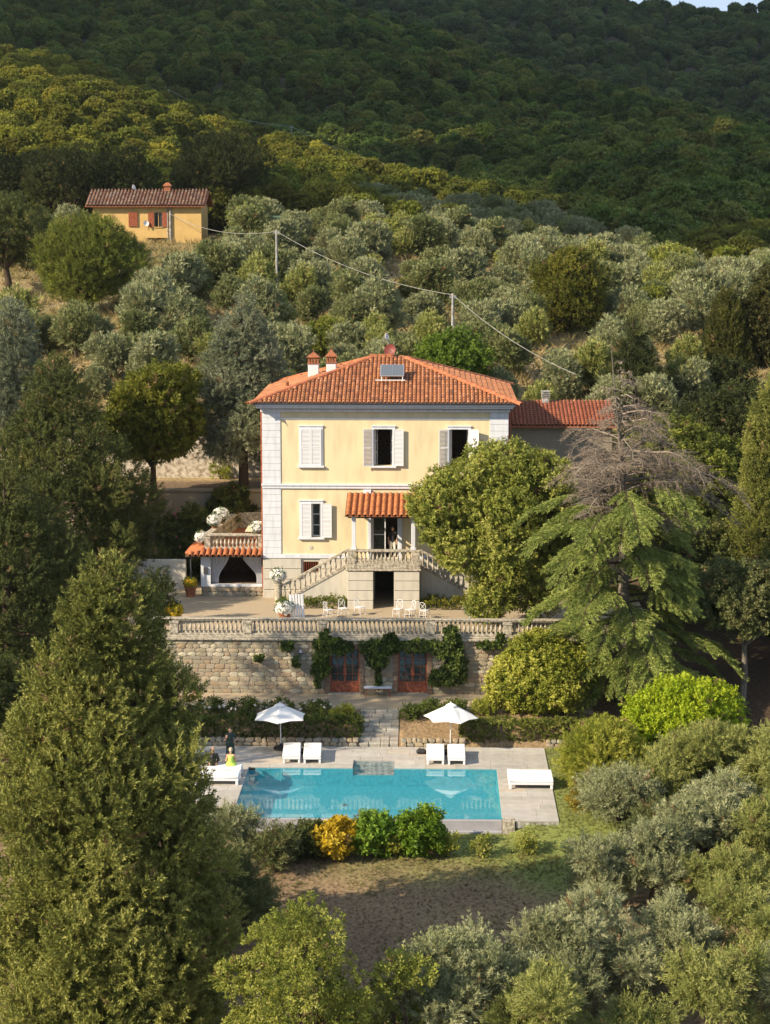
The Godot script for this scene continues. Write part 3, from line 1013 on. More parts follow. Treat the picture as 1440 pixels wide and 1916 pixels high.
func ground() -> void:
	# one sheet near the house, finer lines at the built edges
	var xs := []
	var ds := []
	var x := -90.0
	while x <= 90.0:
		xs.append(x)
		x += 0.5 if (x >= -22 and x < 22) else 2.0
	for k in [POOL[0] - 0.21, POOL[0] - 0.19, POOL[1] + 0.24, POOL[1] + 0.26, 5.405, 5.415, -3.76, -3.72, -1.76, -1.72, -12.59, -12.61, 4.29, 4.31]: xs.append(k)
	xs.sort()
	var d := 18.0
	while d < 131.0:
		ds.append(d)
		d += 0.5 if (d >= 76 and d < 130) else 2.0
	for k in [82.99, 83.01, 94.59, 94.61, 100.95, 100.97, 92.09, 92.11, 120.89, 120.91, 127.02, 127.12]: ds.append(k)
	ds.sort()
	sheet("ground", xs, ds, -0.0)
	xs = []
	ds = []
	x = -560.0
	while x <= 560.0:
		xs.append(x)
		x += 5.0 if absf(x) < 120 else 10.0
	d = 130.0
	while d < 1500:
		ds.append(d)
		d += 4.0 if d < 460 else 10.0
	sheet("hillside", xs, ds, -0.03)

func ground_col(x: float, d: float) -> Color:
	var k := fine_noise.get_noise_2d(x, d)
	var k2 := fine_noise.get_noise_2d(x * 0.25 + 70, d * 0.25)
	var dry := lin(0.44, 0.33, 0.18)
	var dirt := lin(0.20, 0.135, 0.085)
	var grass := lin(0.21, 0.245, 0.065)
	var litter := lin(0.075, 0.05, 0.03)
	if d < 100:
		# lawn by the deck fading to worn earth under the trees
		var g := smoothstep(77.0, 80.5, d + k * 2.0 + k2 * 1.5) * smoothstep(-7.0, 1.0, x + k * 3.0)
		var c := dirt.lerp(dry, clampf(0.22 + k * 0.5 + k2 * 0.4, 0, 1)).lerp(grass, clampf(g + k2 * 0.25, 0, 1))
		if d > 94.6: c = lin(0.30, 0.21, 0.12).lerp(grass * 0.6, clampf(0.25 + k2, 0, 1))
		return c.lerp(litter, smoothstep(9.5, 13.0, x) * smoothstep(90.0, 96.0, d))
	if d < 126:
		var c := dirt.lerp(dry, clampf(0.45 + k + k2, 0, 1))
		return c.lerp(litter, smoothstep(8.0, 11.0, x) * (1.0 - smoothstep(112.0, 120.0, d)))
	var h := hills(x, d)
	if h[1] == 0:
		return dry.lerp(lin(0.12, 0.13, 0.04), clampf(0.42 + k * 1.2 + k2 * 1.2, 0, 1))
	return lin(0.05, 0.055, 0.02).lerp(lin(0.09, 0.07, 0.04), clampf(0.4 + k2 * 2, 0, 1))

func sheet(called: String, xs: Array, ds: Array, off: float) -> void:
	var nx := xs.size()
	var pts := PackedVector3Array()
	var cols := PackedColorArray()
	for d in ds:
		for x in xs:
			pts.append(V(x, ground_h(x, d) + off, d))
			cols.append(ground_col(x, d))
	var st := SurfaceTool.new()
	st.begin(Mesh.PRIMITIVE_TRIANGLES)
	for i in pts.size():
		st.set_color(cols[i])
		st.add_vertex(pts[i])
	for j in ds.size() - 1:
		for i in nx - 1:
			var a := j * nx + i
			for t in [a, a + nx, a + nx + 1, a, a + nx + 1, a + 1]: st.add_index(t)
	st.generate_normals()
	struct(called, st.commit(), M.ground)

# ------------------------------------------------------------------ pool, deck and lower garden
func pool() -> void:
	var x0: float = POOL[0]
	var x1: float = POOL[1]
	var d0: float = POOL[2]
	var d1: float = POOL[3]
	var t := thing("swimming_pool", "turquoise rectangular swimming pool with a raised front edge and recessed entry steps", "swimming pool", V(0, 0, 0))
	var nx0 := -3.86
	var nx1 := -1.9
	var nd := 92.2
	var b := Buf.new()
	var dep := -0.95
	b.box(V(x0 - 0.12, dep - 0.1, d0), V(x1 + 0.12, dep, nd + 0.1))
	b.box(V(x0 - 0.12, dep, d0), V(x0, -0.075, d1 + 0.12))
	b.box(V(x1, dep, d0), V(x1 + 0.12, -0.075, d1 + 0.12))
	b.box(V(x0, dep, d0), V(x1, -0.085, d0 + 0.12))
	b.box(V(x0, dep, d1), V(nx0, -0.075, d1 + 0.12))
	b.box(V(nx1, dep, d1), V(x1, -0.075, d1 + 0.12))
	obj("basin", b.mesh(), M.pooltile, t)
	var n := Buf.new()
	n.box(V(nx0 - 0.12, dep, d1 + 0.12), V(nx0, -0.075, nd + 0.12))
	n.box(V(nx1, dep, d1 + 0.12), V(nx1 + 0.12, -0.075, nd + 0.12))
	n.box(V(nx0, dep, nd), V(nx1, -0.075, nd + 0.12))
	obj("entry_recess", n.mesh(), M.concrete, t)
	b = Buf.new()
	b.box(V(nx0, dep, d1), V(nx1, -0.42, d1 + 0.11))
	obj("tiled_riser", b.mesh(), M.pooltile, t)
	for k in 3:
		var s := Buf.new()
		s.bevel(V(nx0 + 0.004, dep, nd - 0.004 - k * 0.39), V(nx1 - 0.004, -0.11 - k * 0.13, nd - 0.39 - k * 0.39 + 0.002), 0.012)
		obj("pool_step", s.mesh(), M.concrete, t)
	var f := Buf.new()
	f.bevel(V(x0 - 0.5, -1.1, d0 - 0.16), V(x1 + 0.02, -0.09, d0 - 0.002), 0.03)
	f.bevel(V(x0 - 0.5, -1.3, d0 - 0.42), V(x1 + 0.02, -0.52, d0 - 0.165), 0.03)
	obj("overflow_wall", f.mesh(), M.pool_wall, t)
	var p := Buf.new()
	p.bevel(V(x1 + 0.03, -1.1, d0 - 0.5), V(x1 + 0.56, -0.012, d0 + 0.0), 0.02)
	obj("end_pier", p.mesh(), M.carved, t)
	for q in [[-6.5, 85.2], [-2.9, 85.6], [0.3, 85.0], [-4.1, 87.9]]:
		var dr := Buf.new()
		dr.lathe(V(q[0], dep, q[1]), [Vector2(0.13, 0.0), Vector2(0.13, 0.02), Vector2(0.0, 0.025)], 12)
		obj("drain", dr.mesh(), M.iron, t)
	var w := Buf.new()
	var wy := -0.055
	w.quad(V(x0, wy, d1), V(x1, wy, d1), V(x1, wy, d0 - 0.1), V(x0, wy, d0 - 0.1), Color.WHITE)
	w.quad(V(nx0, wy, nd), V(nx1, wy, nd), V(nx1, wy, d1), V(nx0, wy, d1), Color.WHITE)
	struct("pool_water", w.mesh(), M.water)
	# deck of sawn stone slabs
	var db := Buf.new()
	for r in [[-12.6, x0 - 0.125, 82.78, d1], [x1 + 0.6, 5.40, 82.78, d1], [x1 + 0.125, x1 + 0.6, d0 + 0.005, d1], [-12.6, nx0 - 0.125, d1 + 0.13, 94.55], [nx1 + 0.125, 5.40, d1 + 0.13, 94.55], [nx0 - 0.125, nx1 + 0.125, nd + 0.125, 94.55]]:
		db.box(V(r[0], -0.36, r[2]), V(r[1], -0.075, r[3]))
	var deck := struct("pool_deck", db.mesh(), M.concrete)
	var rows := [82.76, 83.21, 83.85, 84.5, 85.15, 85.8, 86.4, 87.05, 87.7, 88.35, 89.0, 89.65, 90.3, 90.905, 91.5, 92.205, 92.8, 93.4, 94.0, 94.56]
	for i in rows.size() - 1:
		var a: float = rows[i]
		var z: float = rows[i + 1]
		var m := (a + z) / 2
		var spans := [[-12.6, 5.41]]
		if m < d0: spans = [[-12.6, x0 - 0.51], [x1 + 0.57, 5.41]]
		elif m < d1: spans = [[-12.6, x0 - 0.004], [x1 + 0.004, 5.41]]
		elif m < nd: spans = [[-12.6, nx0 - 0.004], [nx1 + 0.004, 5.41]]
		for s in spans:
			var x: float = s[0]
			while x < s[1] - 0.01:
				var l := rf(0.9, 1.9)
				if x + l > s[1] - 0.4: l = s[1] - x
				var sb := Buf.new()
				var tone := lin(0.36, 0.34, 0.31).lerp(lin(0.43, 0.41, 0.385), rng.randf())
				if rng.randf() < 0.13: tone = lin(0.44, 0.39, 0.33)
				sb.bevel(V(x + 0.004, -0.07, a + 0.004), V(x + l - 0.004, rf(-0.003, 0.002), z - 0.004), 0.006, vary(tone, 0.05, 0.02))
				obj("paving_slab", sb.mesh(), M.paving, deck)
				x += l
	# rough garden steps
	var g := thing("garden_steps", "weathered grey stone garden steps climbing from the pool deck to the gravel path", "steps", V(-2.74, 0, 94.7))
	for k in 8:
		var x := -0.99
		while x < 0.97:
			var l := rf(0.4, 0.8)
			if x + l > 0.7: l = 0.99 - x
			var sb := Buf.new()
			sb.bevel(Vector3(x + 0.008, k * 0.15 - 0.12, -(k * 0.325) + rf(-0.03, 0.03)), Vector3(x + l - 0.008, (k + 1) * 0.15 + rf(-0.02, 0.015), -((k + 1) * 0.325 + 0.05)), rf(0.02, 0.04), vary(lin(0.42, 0.395, 0.35), 0.2, 0.03))
			obj("step_stone", sb.mesh(), M.stone, g)
			x += l
	var sv := stone_kinds(8)
	for q in [[-12.3, -3.85, 94.72, 0.0, "low rough stone edging under the clipped hedge left of the garden steps"], [-1.65, 1.3, 94.75, 0.0, "low edging of pale rounded stones between the garden steps and the right umbrella"], [-1.6, 3.6, 97.35, 0.85, "low dry stone edging along the gravel path right of the garden steps"], [-12.0, -3.9, 97.35, 0.85, "low dry stone edging along the gravel path left of the garden steps"], [5.5, 9.0, 94.78, 0.0, "pale stone kerb along the top of the lawn under the right hedge"]]:
		var w2 := thing("stone_edging", q[4], "stone edging", V(q[0], q[3], q[2]), 0.0, "low stone edgings by the garden steps")
		for row in 2:
			var x := 0.0
			while x < q[1] - q[0]:
				var l := rf(0.22, 0.5)
				var o := obj("stone", sv[rng.randi() % sv.size()], M.stone, w2)
				o.position = Vector3(x + l / 2, 0.09 + row * 0.17, rf(-0.03, 0.05) - row * 0.06)
				o.scale = Vector3(l * 0.98, rf(0.17, 0.22), 0.36)
				o.rotation = Vector3(rf(-0.1, 0.1), rf(-0.1, 0.1), rf(-0.1, 0.1))
				x += l
	var gp := Buf.new()
	slab(gp, [V(-15.5, 1.215, 97.3), V(8.0, 1.215, 97.3), V(8.0, 1.225, 100.41), V(-15.5, 1.225, 100.41)], 0.3)
	struct("gravel_path", gp.mesh(), M.gravel)
	# grass blades on the lawn
	var gb := Buf.new()
	gb.copies = true
	var tuft := sprays(4, 7, 0.03, 0.09, 0.02, 0.5)
	var count := 0
	while count < 9000:
		var x := rf(-5.0, 10.0)
		var d := rf(77.5, 95.0)
		if (x < 5.45 and d > 82.6) or fine_noise.get_noise_2d(x * 0.25 + 70, d * 0.25) + smoothstep(77.0, 81.5, d) * smoothstep(-7, 1, x) < rf(0.2, 0.8): 
			count += 1
			continue
		gb.stamp(tuft[count % 4], Transform3D(along(Vector3.UP, rf(0, 6), rf(0.7, 1.4)), V(x, ground_h(x, d) - 0.01, d)), vary(lin(0.24, 0.26, 0.07).lerp(lin(0.31, 0.29, 0.10), rng.randf() * 0.5), 0.12))
		count += 1
	var gr := thing("lawn_grass", "", "grass")
	leaves("tufts", gb, M.leaf, gr)
	tag(stuff(gr), "short sunlit lawn grass round the stone pool deck and the front shrubs", "grass")

func dry_grass() -> void:
	var b := Buf.new()
	b.copies = true
	var tuft := sprays(5, 9, 0.05, 0.22, 0.025, 0.6)
	for i in 7000:
		var x := rf(-9.0, 9.0)
		var d := rf(58.0, 81.0)
		if hill_noise.get_noise_2d(x * 9.0, d * 9.0) < -0.05: continue
		b.stamp(tuft[i % 5], Transform3D(along(Vector3(rf(-0.4, 0.4), 1, rf(-0.4, 0.4)), rf(0, 6), rf(0.4, 1.0)), V(x, ground_h(x, d) - 0.01, d)), vary(lin(0.30, 0.24, 0.12).lerp(lin(0.15, 0.17, 0.05), rng.randf()), 0.25))
	for i in 5000:
		var x := rf(-9.0, 9.0)
		var d := rf(58.0, 80.0)
		b.stamp(tuft[i % 5], Transform3D(along(Vector3(rf(-1, 1), 0.15, rf(-1, 1)), rf(0, 6), rf(0.3, 0.7)), V(x, ground_h(x, d) + 0.01, d)), vary(lin(0.16, 0.10, 0.055), 0.4))
	var g1 := thing("dry_grass", "", "grass")
	leaves("tufts", b, M.leaf, g1)
	tag(stuff(g1), "dry grass tufts and fallen leaves on the bare earth below the pool", "grass")
	b = Buf.new()
	b.copies = true
	for i in 12000:
		var d := rf(128.0, 215.0)
		var x := rf(-0.22, 0.18) * d
		if absf(x + 3) < 8 and d < 131: continue
		b.stamp(tuft[i % 5], Transform3D(along(Vector3(rf(-0.3, 0.3), 1, rf(-0.3, 0.3)), rf(0, 6), rf(1.6, 4.0)), V(x, ground_h(x, d) - 0.03, d)), vary(lin(0.42, 0.32, 0.16).lerp(lin(0.20, 0.19, 0.07), pow(rng.randf(), 1.5)), 0.2))
	var g2 := thing("dry_grass", "", "grass")
	leaves("tufts", b, M.leaf, g2)
	tag(stuff(g2), "tall dry straw coloured grass between the olive trees on the slope", "grass")

# rounded rough stones of unit size
func stone_kinds(count: int) -> Array:
	var a := []
	for k in count:
		var b := Buf.new()
		var tone := lin(0.46, 0.39, 0.285).lerp(lin(0.33, 0.295, 0.24), rng.randf())
		if k % 5 == 0: tone = lin(0.42, 0.33, 0.23)
		if k % 7 == 3: tone = lin(0.58, 0.52, 0.41)
		tone = vary(tone, 0.12, 0.05)
		var fr := []
		var md := []
		var n := 7
		for i in n:
			var th := TAU * (i + rf(-0.25, 0.25)) / n
			var q := Vector2(cos(th), sin(th))
			q = q / pow(pow(absf(q.x), 4) + pow(absf(q.y), 4), 0.25)
			q *= 0.5 * rf(0.94, 1.04)
			md.append(q)
			fr.append(q * rf(0.82, 0.95))
		var ctr := Vector3(rf(-0.1, 0.1), rf(-0.1, 0.1), rf(0.46, 0.54))
		for i in n:
			var j := (i + 1) % n
			b.face(Vector3.ZERO, [Vector3(fr[i].x, fr[i].y, 0.44), Vector3(fr[j].x, fr[j].y, 0.44), ctr], tone)
			b.face(Vector3.ZERO, [Vector3(fr[i].x, fr[i].y, 0.44), Vector3(fr[j].x, fr[j].y, 0.44), Vector3(md[j].x, md[j].y, 0.25), Vector3(md[i].x, md[i].y, 0.25)], tone)
			b.face(Vector3.ZERO, [Vector3(md[i].x, md[i].y, 0.25), Vector3(md[j].x, md[j].y, 0.25), Vector3(md[j].x, md[j].y, -0.5), Vector3(md[i].x, md[i].y, -0.5)], tone)
		a.append(b.mesh())
	return a

# ------------------------------------------------------------------ retaining wall and gravel terrace
func terrace() -> void:
	var t := thing("retaining_wall", "rubble stone retaining wall with two glazed doors carrying the villa terrace", "retaining wall", V(0, 1.2, 100.4))
	var b := Buf.new()
	var doors := [[-5.44, -3.91, 1.0, 3.62], [-1.91, -0.38, 1.0, 3.62]]
	pierced(b, -16.0, 12.0, 0.8, 4.06, 100.42, 100.8, doors)
	
	var core := obj("wall_core", b.mesh(), M.mortar, t)
	core.position = -t.position
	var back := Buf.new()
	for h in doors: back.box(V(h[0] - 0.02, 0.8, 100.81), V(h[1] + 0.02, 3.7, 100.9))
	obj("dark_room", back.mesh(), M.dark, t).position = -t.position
	var kinds := stone_kinds(18)
	var y := 1.22
	var placed := 0
	var extra := Buf.new()
	while y < 4.0:
		var h := rf(0.15, 0.25)
		if y + h > 3.85: h = 4.04 - y
		var x := -14.6
		while x < 9.5:
			var l := rf(0.26, 0.66)
			var busy := (x + l > -5.72 and x < -0.1 and y < 3.75) and not (x > -3.65 and x + l < -2.15)
			if x + l > -5.72 and x < -5.72 and y < 3.75: l = -5.72 - x
			if busy and x >= -5.73 and x < -0.1:
				x = -0.1 if x > -2.3 else maxf(x + 0.2, -3.62)
				if x < -2.2 and x > -3.7: l = minf(rf(0.35, 0.6), -2.14 - x)
				if x >= -2.3 and x < -0.11: x = -0.1
				if l < 0.15:
					x = -0.1
					continue
			var k := rng.randi() % kinds.size()
			var sc := Vector3(l * 1.05, h * 1.08, 0.10)
			var pos := V(x + l / 2, y + h / 2 + rf(-0.015, 0.015), 100.44 + rf(-0.012, 0.012))
			if placed < 300 and x < 5.6:
				var o := obj("stone", kinds[k], M.stone, t)
				o.position = pos - t.position
				o.scale = sc
				o.rotation.z = rf(-0.05, 0.05)
				placed += 1
			else:
				var arr: Array = (kinds[k] as ArrayMesh).surface_get_arrays(0)
				extra.stamp([arr[Mesh.ARRAY_VERTEX], arr[Mesh.ARRAY_NORMAL]], Transform3D(Basis.from_scale(sc), pos - t.position), arr[Mesh.ARRAY_COLOR][0])
			x += l + 0.012
		y += h + 0.01
	if extra.v.size() > 0: stuff(obj("stones", extra.mesh(), M.stone, t))
	# thin bricks round the doors
	var br := Buf.new()
	for z in [[-5.72, -5.46], [-3.89, -3.66], [-2.14, -1.93], [-0.36, -0.12]]:
		var yy := 1.22
		var r := 0
		while yy < 3.72:
			var x: float = z[0]
			br.bevel(V(x, yy, 100.44), V(z[1] - (0.02 if r % 2 else 0.0), yy + 0.062, 100.36 + rf(-0.008, 0.008)), 0.006, vary(lin(0.30, 0.17, 0.11).lerp(lin(0.36, 0.27, 0.19), rng.randf()), 0.2))
			yy += 0.075
			r += 1
	for z in doors:
		var x: float = z[0] - 0.02
		while x < z[1]:
			br.bevel(V(x, 3.63, 100.44), V(x + 0.065, 3.88, 100.36), 0.006, vary(lin(0.33, 0.2, 0.13), 0.2))
			x += 0.078
	var bo := obj("brick_surround", br.mesh(), M.stone, t)
	bo.position = -t.position
	stuff(bo)
	for z in doors:
		var x0: float = z[0]
		var x1: float = z[1]
		var f := Buf.new()
		var dd := 100.62
		for q in [[x0, x0 + 0.08], [x1 - 0.08, x1], [(x0 + x1) / 2 - 0.05, (x0 + x1) / 2 + 0.05]]: f.box(V(q[0], 1.25, dd + 0.06), V(q[1], 3.6, dd))
		for yy in [1.78, 3.53]: f.box(V(x0 + 0.08, yy, dd + 0.055), V(x1 - 0.08, yy + 0.07, dd + 0.005))
		for i in 3: f.box(V(x0 + 0.08, 2.22 + i * 0.43, dd + 0.05), V(x1 - 0.08, 2.245 + i * 0.43, dd + 0.01))
		for s in [-1, 1]: f.box(V((x0 + x1) / 2 + s * 0.4 - 0.013, 1.85, dd + 0.048), V((x0 + x1) / 2 + s * 0.4 + 0.013, 3.53, dd + 0.012))
		var door := obj("door", f.mesh(), M.red_wood, t)
		door.position = -t.position
		var pn := Buf.new()
		pn.box(V(x0 + 0.08, 1.25, dd + 0.045), V((x0 + x1) / 2 - 0.05, 1.78, dd + 0.015))
		pn.box(V((x0 + x1) / 2 + 0.05, 1.25, dd + 0.045), V(x1 - 0.08, 1.78, dd + 0.015))
		obj("panel", pn.mesh(), M.red_wood, door)
		for i in 4:
			for j in 4:
				var gx0 := x0 + 0.09 + j * (x1 - x0 - 0.18) / 4
				var g := Buf.new()
				g.box(V(gx0, 1.86 + i * 0.42, dd + 0.035), V(gx0 + (x1 - x0 - 0.18) / 4 - 0.01, 2.26 + i * 0.42, dd + 0.028))
				obj("pane", g.mesh(), M.glass, door)
		var hd := Buf.new()
		hd.bevel(V((x0 + x1) / 2 - 0.09, 2.15, dd), V((x0 + x1) / 2 + 0.09, 2.55, dd - 0.025), 0.01)
		obj("lock_plate", hd.mesh(), M.red_wood, door)
		var th := Buf.new()
		th.bevel(V(x0 - 0.1, 1.2, 100.2), V(x1 + 0.1, 1.262, 100.7), 0.01)
		obj("threshold", th.mesh(), M.carved, t).position = -t.position
	# coping and balustrade
	var cp := thing("terrace_balustrade", "long weathered stone balustrade along the edge of the gravel terrace", "balustrade", V(0, 4.06, 100.4))
	var rel := -cp.position
	var c := Buf.new()
	c.bevel(V(-16, 4.062, 100.26), V(12, 4.20, 100.98), 0.02)
	c.bevel(V(-16, 4.202, 100.34), V(12, 4.29, 100.92), 0.02)
	c.bevel(V(-16, 4.292, 100.46), V(12, 4.39, 100.80), 0.015)
	obj("coping", c.mesh(), M.carved, cp).position = rel
	var rl := Buf.new()
	rl.bevel(V(-16, 5.06, 100.45), V(12, 5.12, 100.81), 0.015)
	rl.bevel(V(-16, 5.122, 100.41), V(12, 5.19, 100.85), 0.025)
	obj("rail", rl.mesh(), M.carved, cp).position = rel
	var piers := [-13.55, -9.73, -5.82, -0.22, 3.77, 7.7, 11.6]
	for p in piers:
		var pb := Buf.new()
		pb.bevel(V(p - 0.22, 4.392, 100.42), V(p + 0.22, 5.062, 100.84), 0.015)
		pb.bevel(V(p - 0.25, 4.9, 100.39), V(p + 0.25, 5.062, 100.865), 0.015)
		obj("pier", pb.mesh(), M.carved, cp).position = rel
	for i in piers.size() - 1:
		var n := int((piers[i + 1] - piers[i] - 0.5) / 0.225)
		for k in n:
			baluster(cp, V(lerpf(piers[i] + 0.25, piers[i + 1] - 0.25, (k + 0.5) / n), 4.39, 100.63) + rel, 0.67)
	var g := Buf.new()
	slab(g, [V(-16, 4.31, 100.9), V(11.5, 4.31, 100.9), V(11.5, 4.315, 117.0), V(-16, 4.315, 117.0)], 0.5)
	struct("gravel_terrace", g.mesh(), M.gravel)
	# wall lanterns
	for q in [[-6.97, 3.0, "glass wall lantern left of the left terrace door"], [0.87, 2.85, "glass wall lantern in the ivy right of the right terrace door"]]:
		var l := thing("wall_lantern", q[2], "lantern", V(q[0], q[1], 100.32), 0.0, "lanterns on the retaining wall")
		var lb := Buf.new()
		lb.lathe(Vector3.ZERO, [Vector2(0.0, 0.0), Vector2(0.06, 0.05), Vector2(0.13, 0.42), Vector2(0.12, 0.44)], 6)
		obj("lantern_glass", lb.mesh(), M.glass, l)
		var lc := Buf.new()
		lc.lathe(Vector3(0, 0.44, 0), [Vector2(0.15, 0), Vector2(0.13, 0.04), Vector2(0.04, 0.14), Vector2(0.0, 0.2)], 6)
		for s in 6:
			var a := TAU * s / 6
			lc.tube([Vector3(cos(a) * 0.06, 0.05, sin(a) * 0.06), Vector3(cos(a) * 0.13, 0.43, sin(a) * 0.13)], [0.009, 0.009], 4)
		obj("lantern_frame", lc.mesh(), M.steel, l)
		var la := Buf.new()
		la.tube([Vector3(0, 0.3, -0.14), Vector3(0, 0.55, -0.1), Vector3(0, 0.66, 0), Vector3(0, 0.6, 0)], [0.015, 0.015, 0.015, 0.015], 5)
		obj("bracket", la.mesh(), M.iron, l)
	# iron table with a pale cloth between the doors
	var tb := thing("iron_table", "rusty iron garden table with a pale blue cover standing between the two red doors", "table", V(-2.93, 1.22, 99.85))
	var top := Buf.new()
	top.bevel(Vector3(-0.72, 0.46, -0.22), Vector3(0.72, 0.52, 0.22), 0.02)
	obj("table_top", top.mesh(), surf(lin(0.50, 0.54, 0.62), 0.8), tb)
	for sx in [-0.62, 0.62]:
		for sz in [-0.16, 0.16]:
			var lg := Buf.new()
			lg.tube([Vector3(sx, 0.46, sz), Vector3(sx * 0.9, 0.3, sz), Vector3(sx * 1.05, 0.1, sz), Vector3(sx, 0.0, sz)], [0.02, 0.018, 0.018, 0.025], 6)
			obj("leg", lg.mesh(), M.red_wood, tb)
	var ap := Buf.new()
	for k in 9:
		var xx := -0.6 + k * 0.15
		ap.tube([Vector3(xx - 0.07, 0.42, 0.2), Vector3(xx, 0.28, 0.2), Vector3(xx + 0.07, 0.42, 0.2)], [0.012, 0.012, 0.012], 4)
	obj("scrollwork", ap.mesh(), M.red_wood, tb)

# ------------------------------------------------------------------ villa
func villa() -> void:
	var t := thing("villa", "pale yellow three storey villa with grey corner blocks and a red hipped tile roof", "villa", V(-2.84, 4.3, 110.6))
	var rel := -t.position
	var x0 := -9.72
	var x1 := 4.05
	var dF := 110.6
	var dB := 121.6
	var ups := [[-7.53, -6.49, 11.9, 13.98], [-3.44, -2.42, 11.9, 13.98], [0.82, 1.84, 11.9, 13.98]]
	var lows := [[-7.53, -6.49, 7.8, 9.74], [0.82, 1.84, 7.8, 9.74]]
	var door := [-3.55, -2.13, 6.55, 9.25]
	var b := Buf.new()
	pierced(b, x0, x1, 6.6, 15.2, dF, dF + 0.45, ups + lows + [door])
	b.box(V(x0, 4.2, dF + 0.45), V(x0 + 0.4, 15.2, dB))
	b.box(V(x1 - 0.4, 4.2, dF + 0.45), V(x1, 15.2, dB))
	b.box(V(x0 + 0.4, 4.2, dB - 0.4), V(x1 - 0.4, 15.2, dB))
	obj("wall", b.mesh(), M.stucco, t).position = rel
	var fl := Buf.new()
	for y in [6.3, 10.7, 15.0]: fl.box(V(x0 + 0.4, y, dF + 0.46), V(x1 - 0.4, y + 0.2, dB - 0.4))
	fl.box(V(x0 + 0.4, 4.2, dF + 3.5), V(x1 - 0.4, 15.0, dF + 3.7))
	obj("inner_wall", fl.mesh(), M.wood, t).position = rel
	# basement in flat courses
	var hole := [[-7.5, -6.62, 5.75, 6.4], [-3.41, -2.26, 4.2, 6.45]]
	var pl := Buf.new()
	pierced(pl, x0 + 0.03, x1 - 0.03, 4.2, 6.6, dF + 0.03, dF + 0.45, hole)
	obj("plinth", pl.mesh(), M.plinth, t).position = rel
	var ys := [4.25, 4.78, 5.38, 5.98, 6.585]
	for i in 4:
		for s in [[x0 - 0.06, -7.6], [-7.6, -6.52], [-6.52, -4.83], [-0.9, x1 + 0.06]]:
			if i >= 2 and s[0] == -7.6: continue
			var q := Buf.new()
			q.bevel(V(s[0] + 0.006, ys[i] + 0.016, dF + 0.2), V(s[1] - 0.006, ys[i + 1] - 0.016, dF - 0.06 - (0.05 if i == 0 else 0.0)), 0.015)
			obj("plinth_block", q.mesh(), M.plinth, t).position = rel
	var bw := Buf.new()
	for i in 7: bw.tube([V(-7.44 + i * 0.13, 5.75, dF + 0.05), V(-7.44 + i * 0.13, 6.4, dF + 0.05)], [0.015, 0.015], 5)
	obj("basement_grille", bw.mesh(), M.red_wood, t).position = rel
	var bands := Buf.new()
	bands.bevel(V(x0 - 0.06, 6.6, dF + 0.1), V(-4.86, 6.83, dF - 0.09), 0.012)
	bands.bevel(V(-0.86, 6.6, dF + 0.1), V(x1 + 0.06, 6.83, dF - 0.09), 0.012)
	obj("base_band", bands.mesh(), M.trim, t).position = rel
	var sc := Buf.new()
	sc.bevel(V(x0 - 0.06, 10.60, dF + 0.1), V(x1 + 0.06, 10.76, dF - 0.09), 0.012)
	sc.bevel(V(x0 - 0.1, 10.762, dF + 0.1), V(x1 + 0.1, 10.86, dF - 0.14), 0.012)
	obj("string_course", sc.mesh(), M.trim, t).position = rel
	var uc := Buf.new()
	uc.bevel(V(x0 + 1.0, 14.52, dF + 0.1), V(x1 - 1.0, 14.61, dF - 0.05), 0.012)
	obj("upper_band", uc.mesh(), M.trim, t).position = rel
	# corner blocks
	for s in 2:
		var ex0 := x0 - 0.045 if s == 0 else x1 - 1.0
		var ex1 := x0 + 1.0 if s == 0 else x1 + 0.045
		var y := 6.84
		while y < 15.1:
			var h := 0.377
			if y < 10.6 and y + h > 10.55: h = 10.595 - y
			var top := y + h
			if top > 14.9: top = 15.19
			var q := Buf.new()
			q.bevel(V(ex0, y + 0.006, dF + 0.1), V(ex1, top - 0.006, dF - 0.045), 0.01)
			obj("corner_block", q.mesh(), M.trim, t).position = rel
			if absf(top - 10.595) < 0.03: top = 10.865
			y = top
	# cornice, gutter, eaves
	var co := Buf.new()
	co.bevel(V(x0 - 0.12, 14.95, dF + 0.3), V(x1 + 0.12, 15.12, dF - 0.2), 0.02)
	for q in [[0.5, 15.19, 15.31], [0.62, 15.312, 15.47]]:
		co.bevel(V(x0 - q[0] * 0.6, q[1], dB + q[0]), V(x1 + q[0] * 0.6, q[2], dF - q[0] - 0.1), 0.02)
	obj("cornice", co.mesh(), M.trim, t).position = rel
	var ea := [V(x0 - 0.4, 15.48, dF - 0.78), V(x1 + 0.42, 15.48, dF - 0.78), V(x1 + 0.42, 15.48, dB + 0.7), V(x0 - 0.4, 15.48, dB + 0.7)]
	var ra := V(-3.47, 17.62, 115.7)
	var rb := V(-2.0, 17.62, 115.7)
	var gu := Buf.new()
	for i in 4: gu.tube([ea[i] + V(0, 0.02, 0), ea[(i + 1) % 4] + V(0, 0.02, 0)], [0.075, 0.075], 7)
	obj("gutter", gu.mesh(), M.iron, t).position = rel
	var ro := Buf.new()
	var cen := V(-2.8, 15.6, 115.7)
	ro.face(cen, [ea[0], ea[1], rb, ra])
	ro.face(cen, [ea[1], ea[2], rb])
	ro.face(cen, [ea[2], ea[3], ra, rb])
	ro.face(cen, [ea[3], ea[0], ra])
	ro.face(cen + V(0, 9, 0), ea)
	var roof := obj("roof", ro.mesh(), M.terracotta, t)
	roof.position = rel
	var tt := tile_template(4, 0.085, 0.105, 0.40)
	var tb := Buf.new()
	tile_face(tb, ea[0], ea[1], rb, ra, 0.232, 0.335, tt, tile_col)
	tile_face(tb, ea[1], ea[2], rb, rb, 0.232, 0.335, tt, tile_col)
	tile_face(tb, ea[2], ea[3], ra, rb, 0.232, 0.335, tt, tile_col)
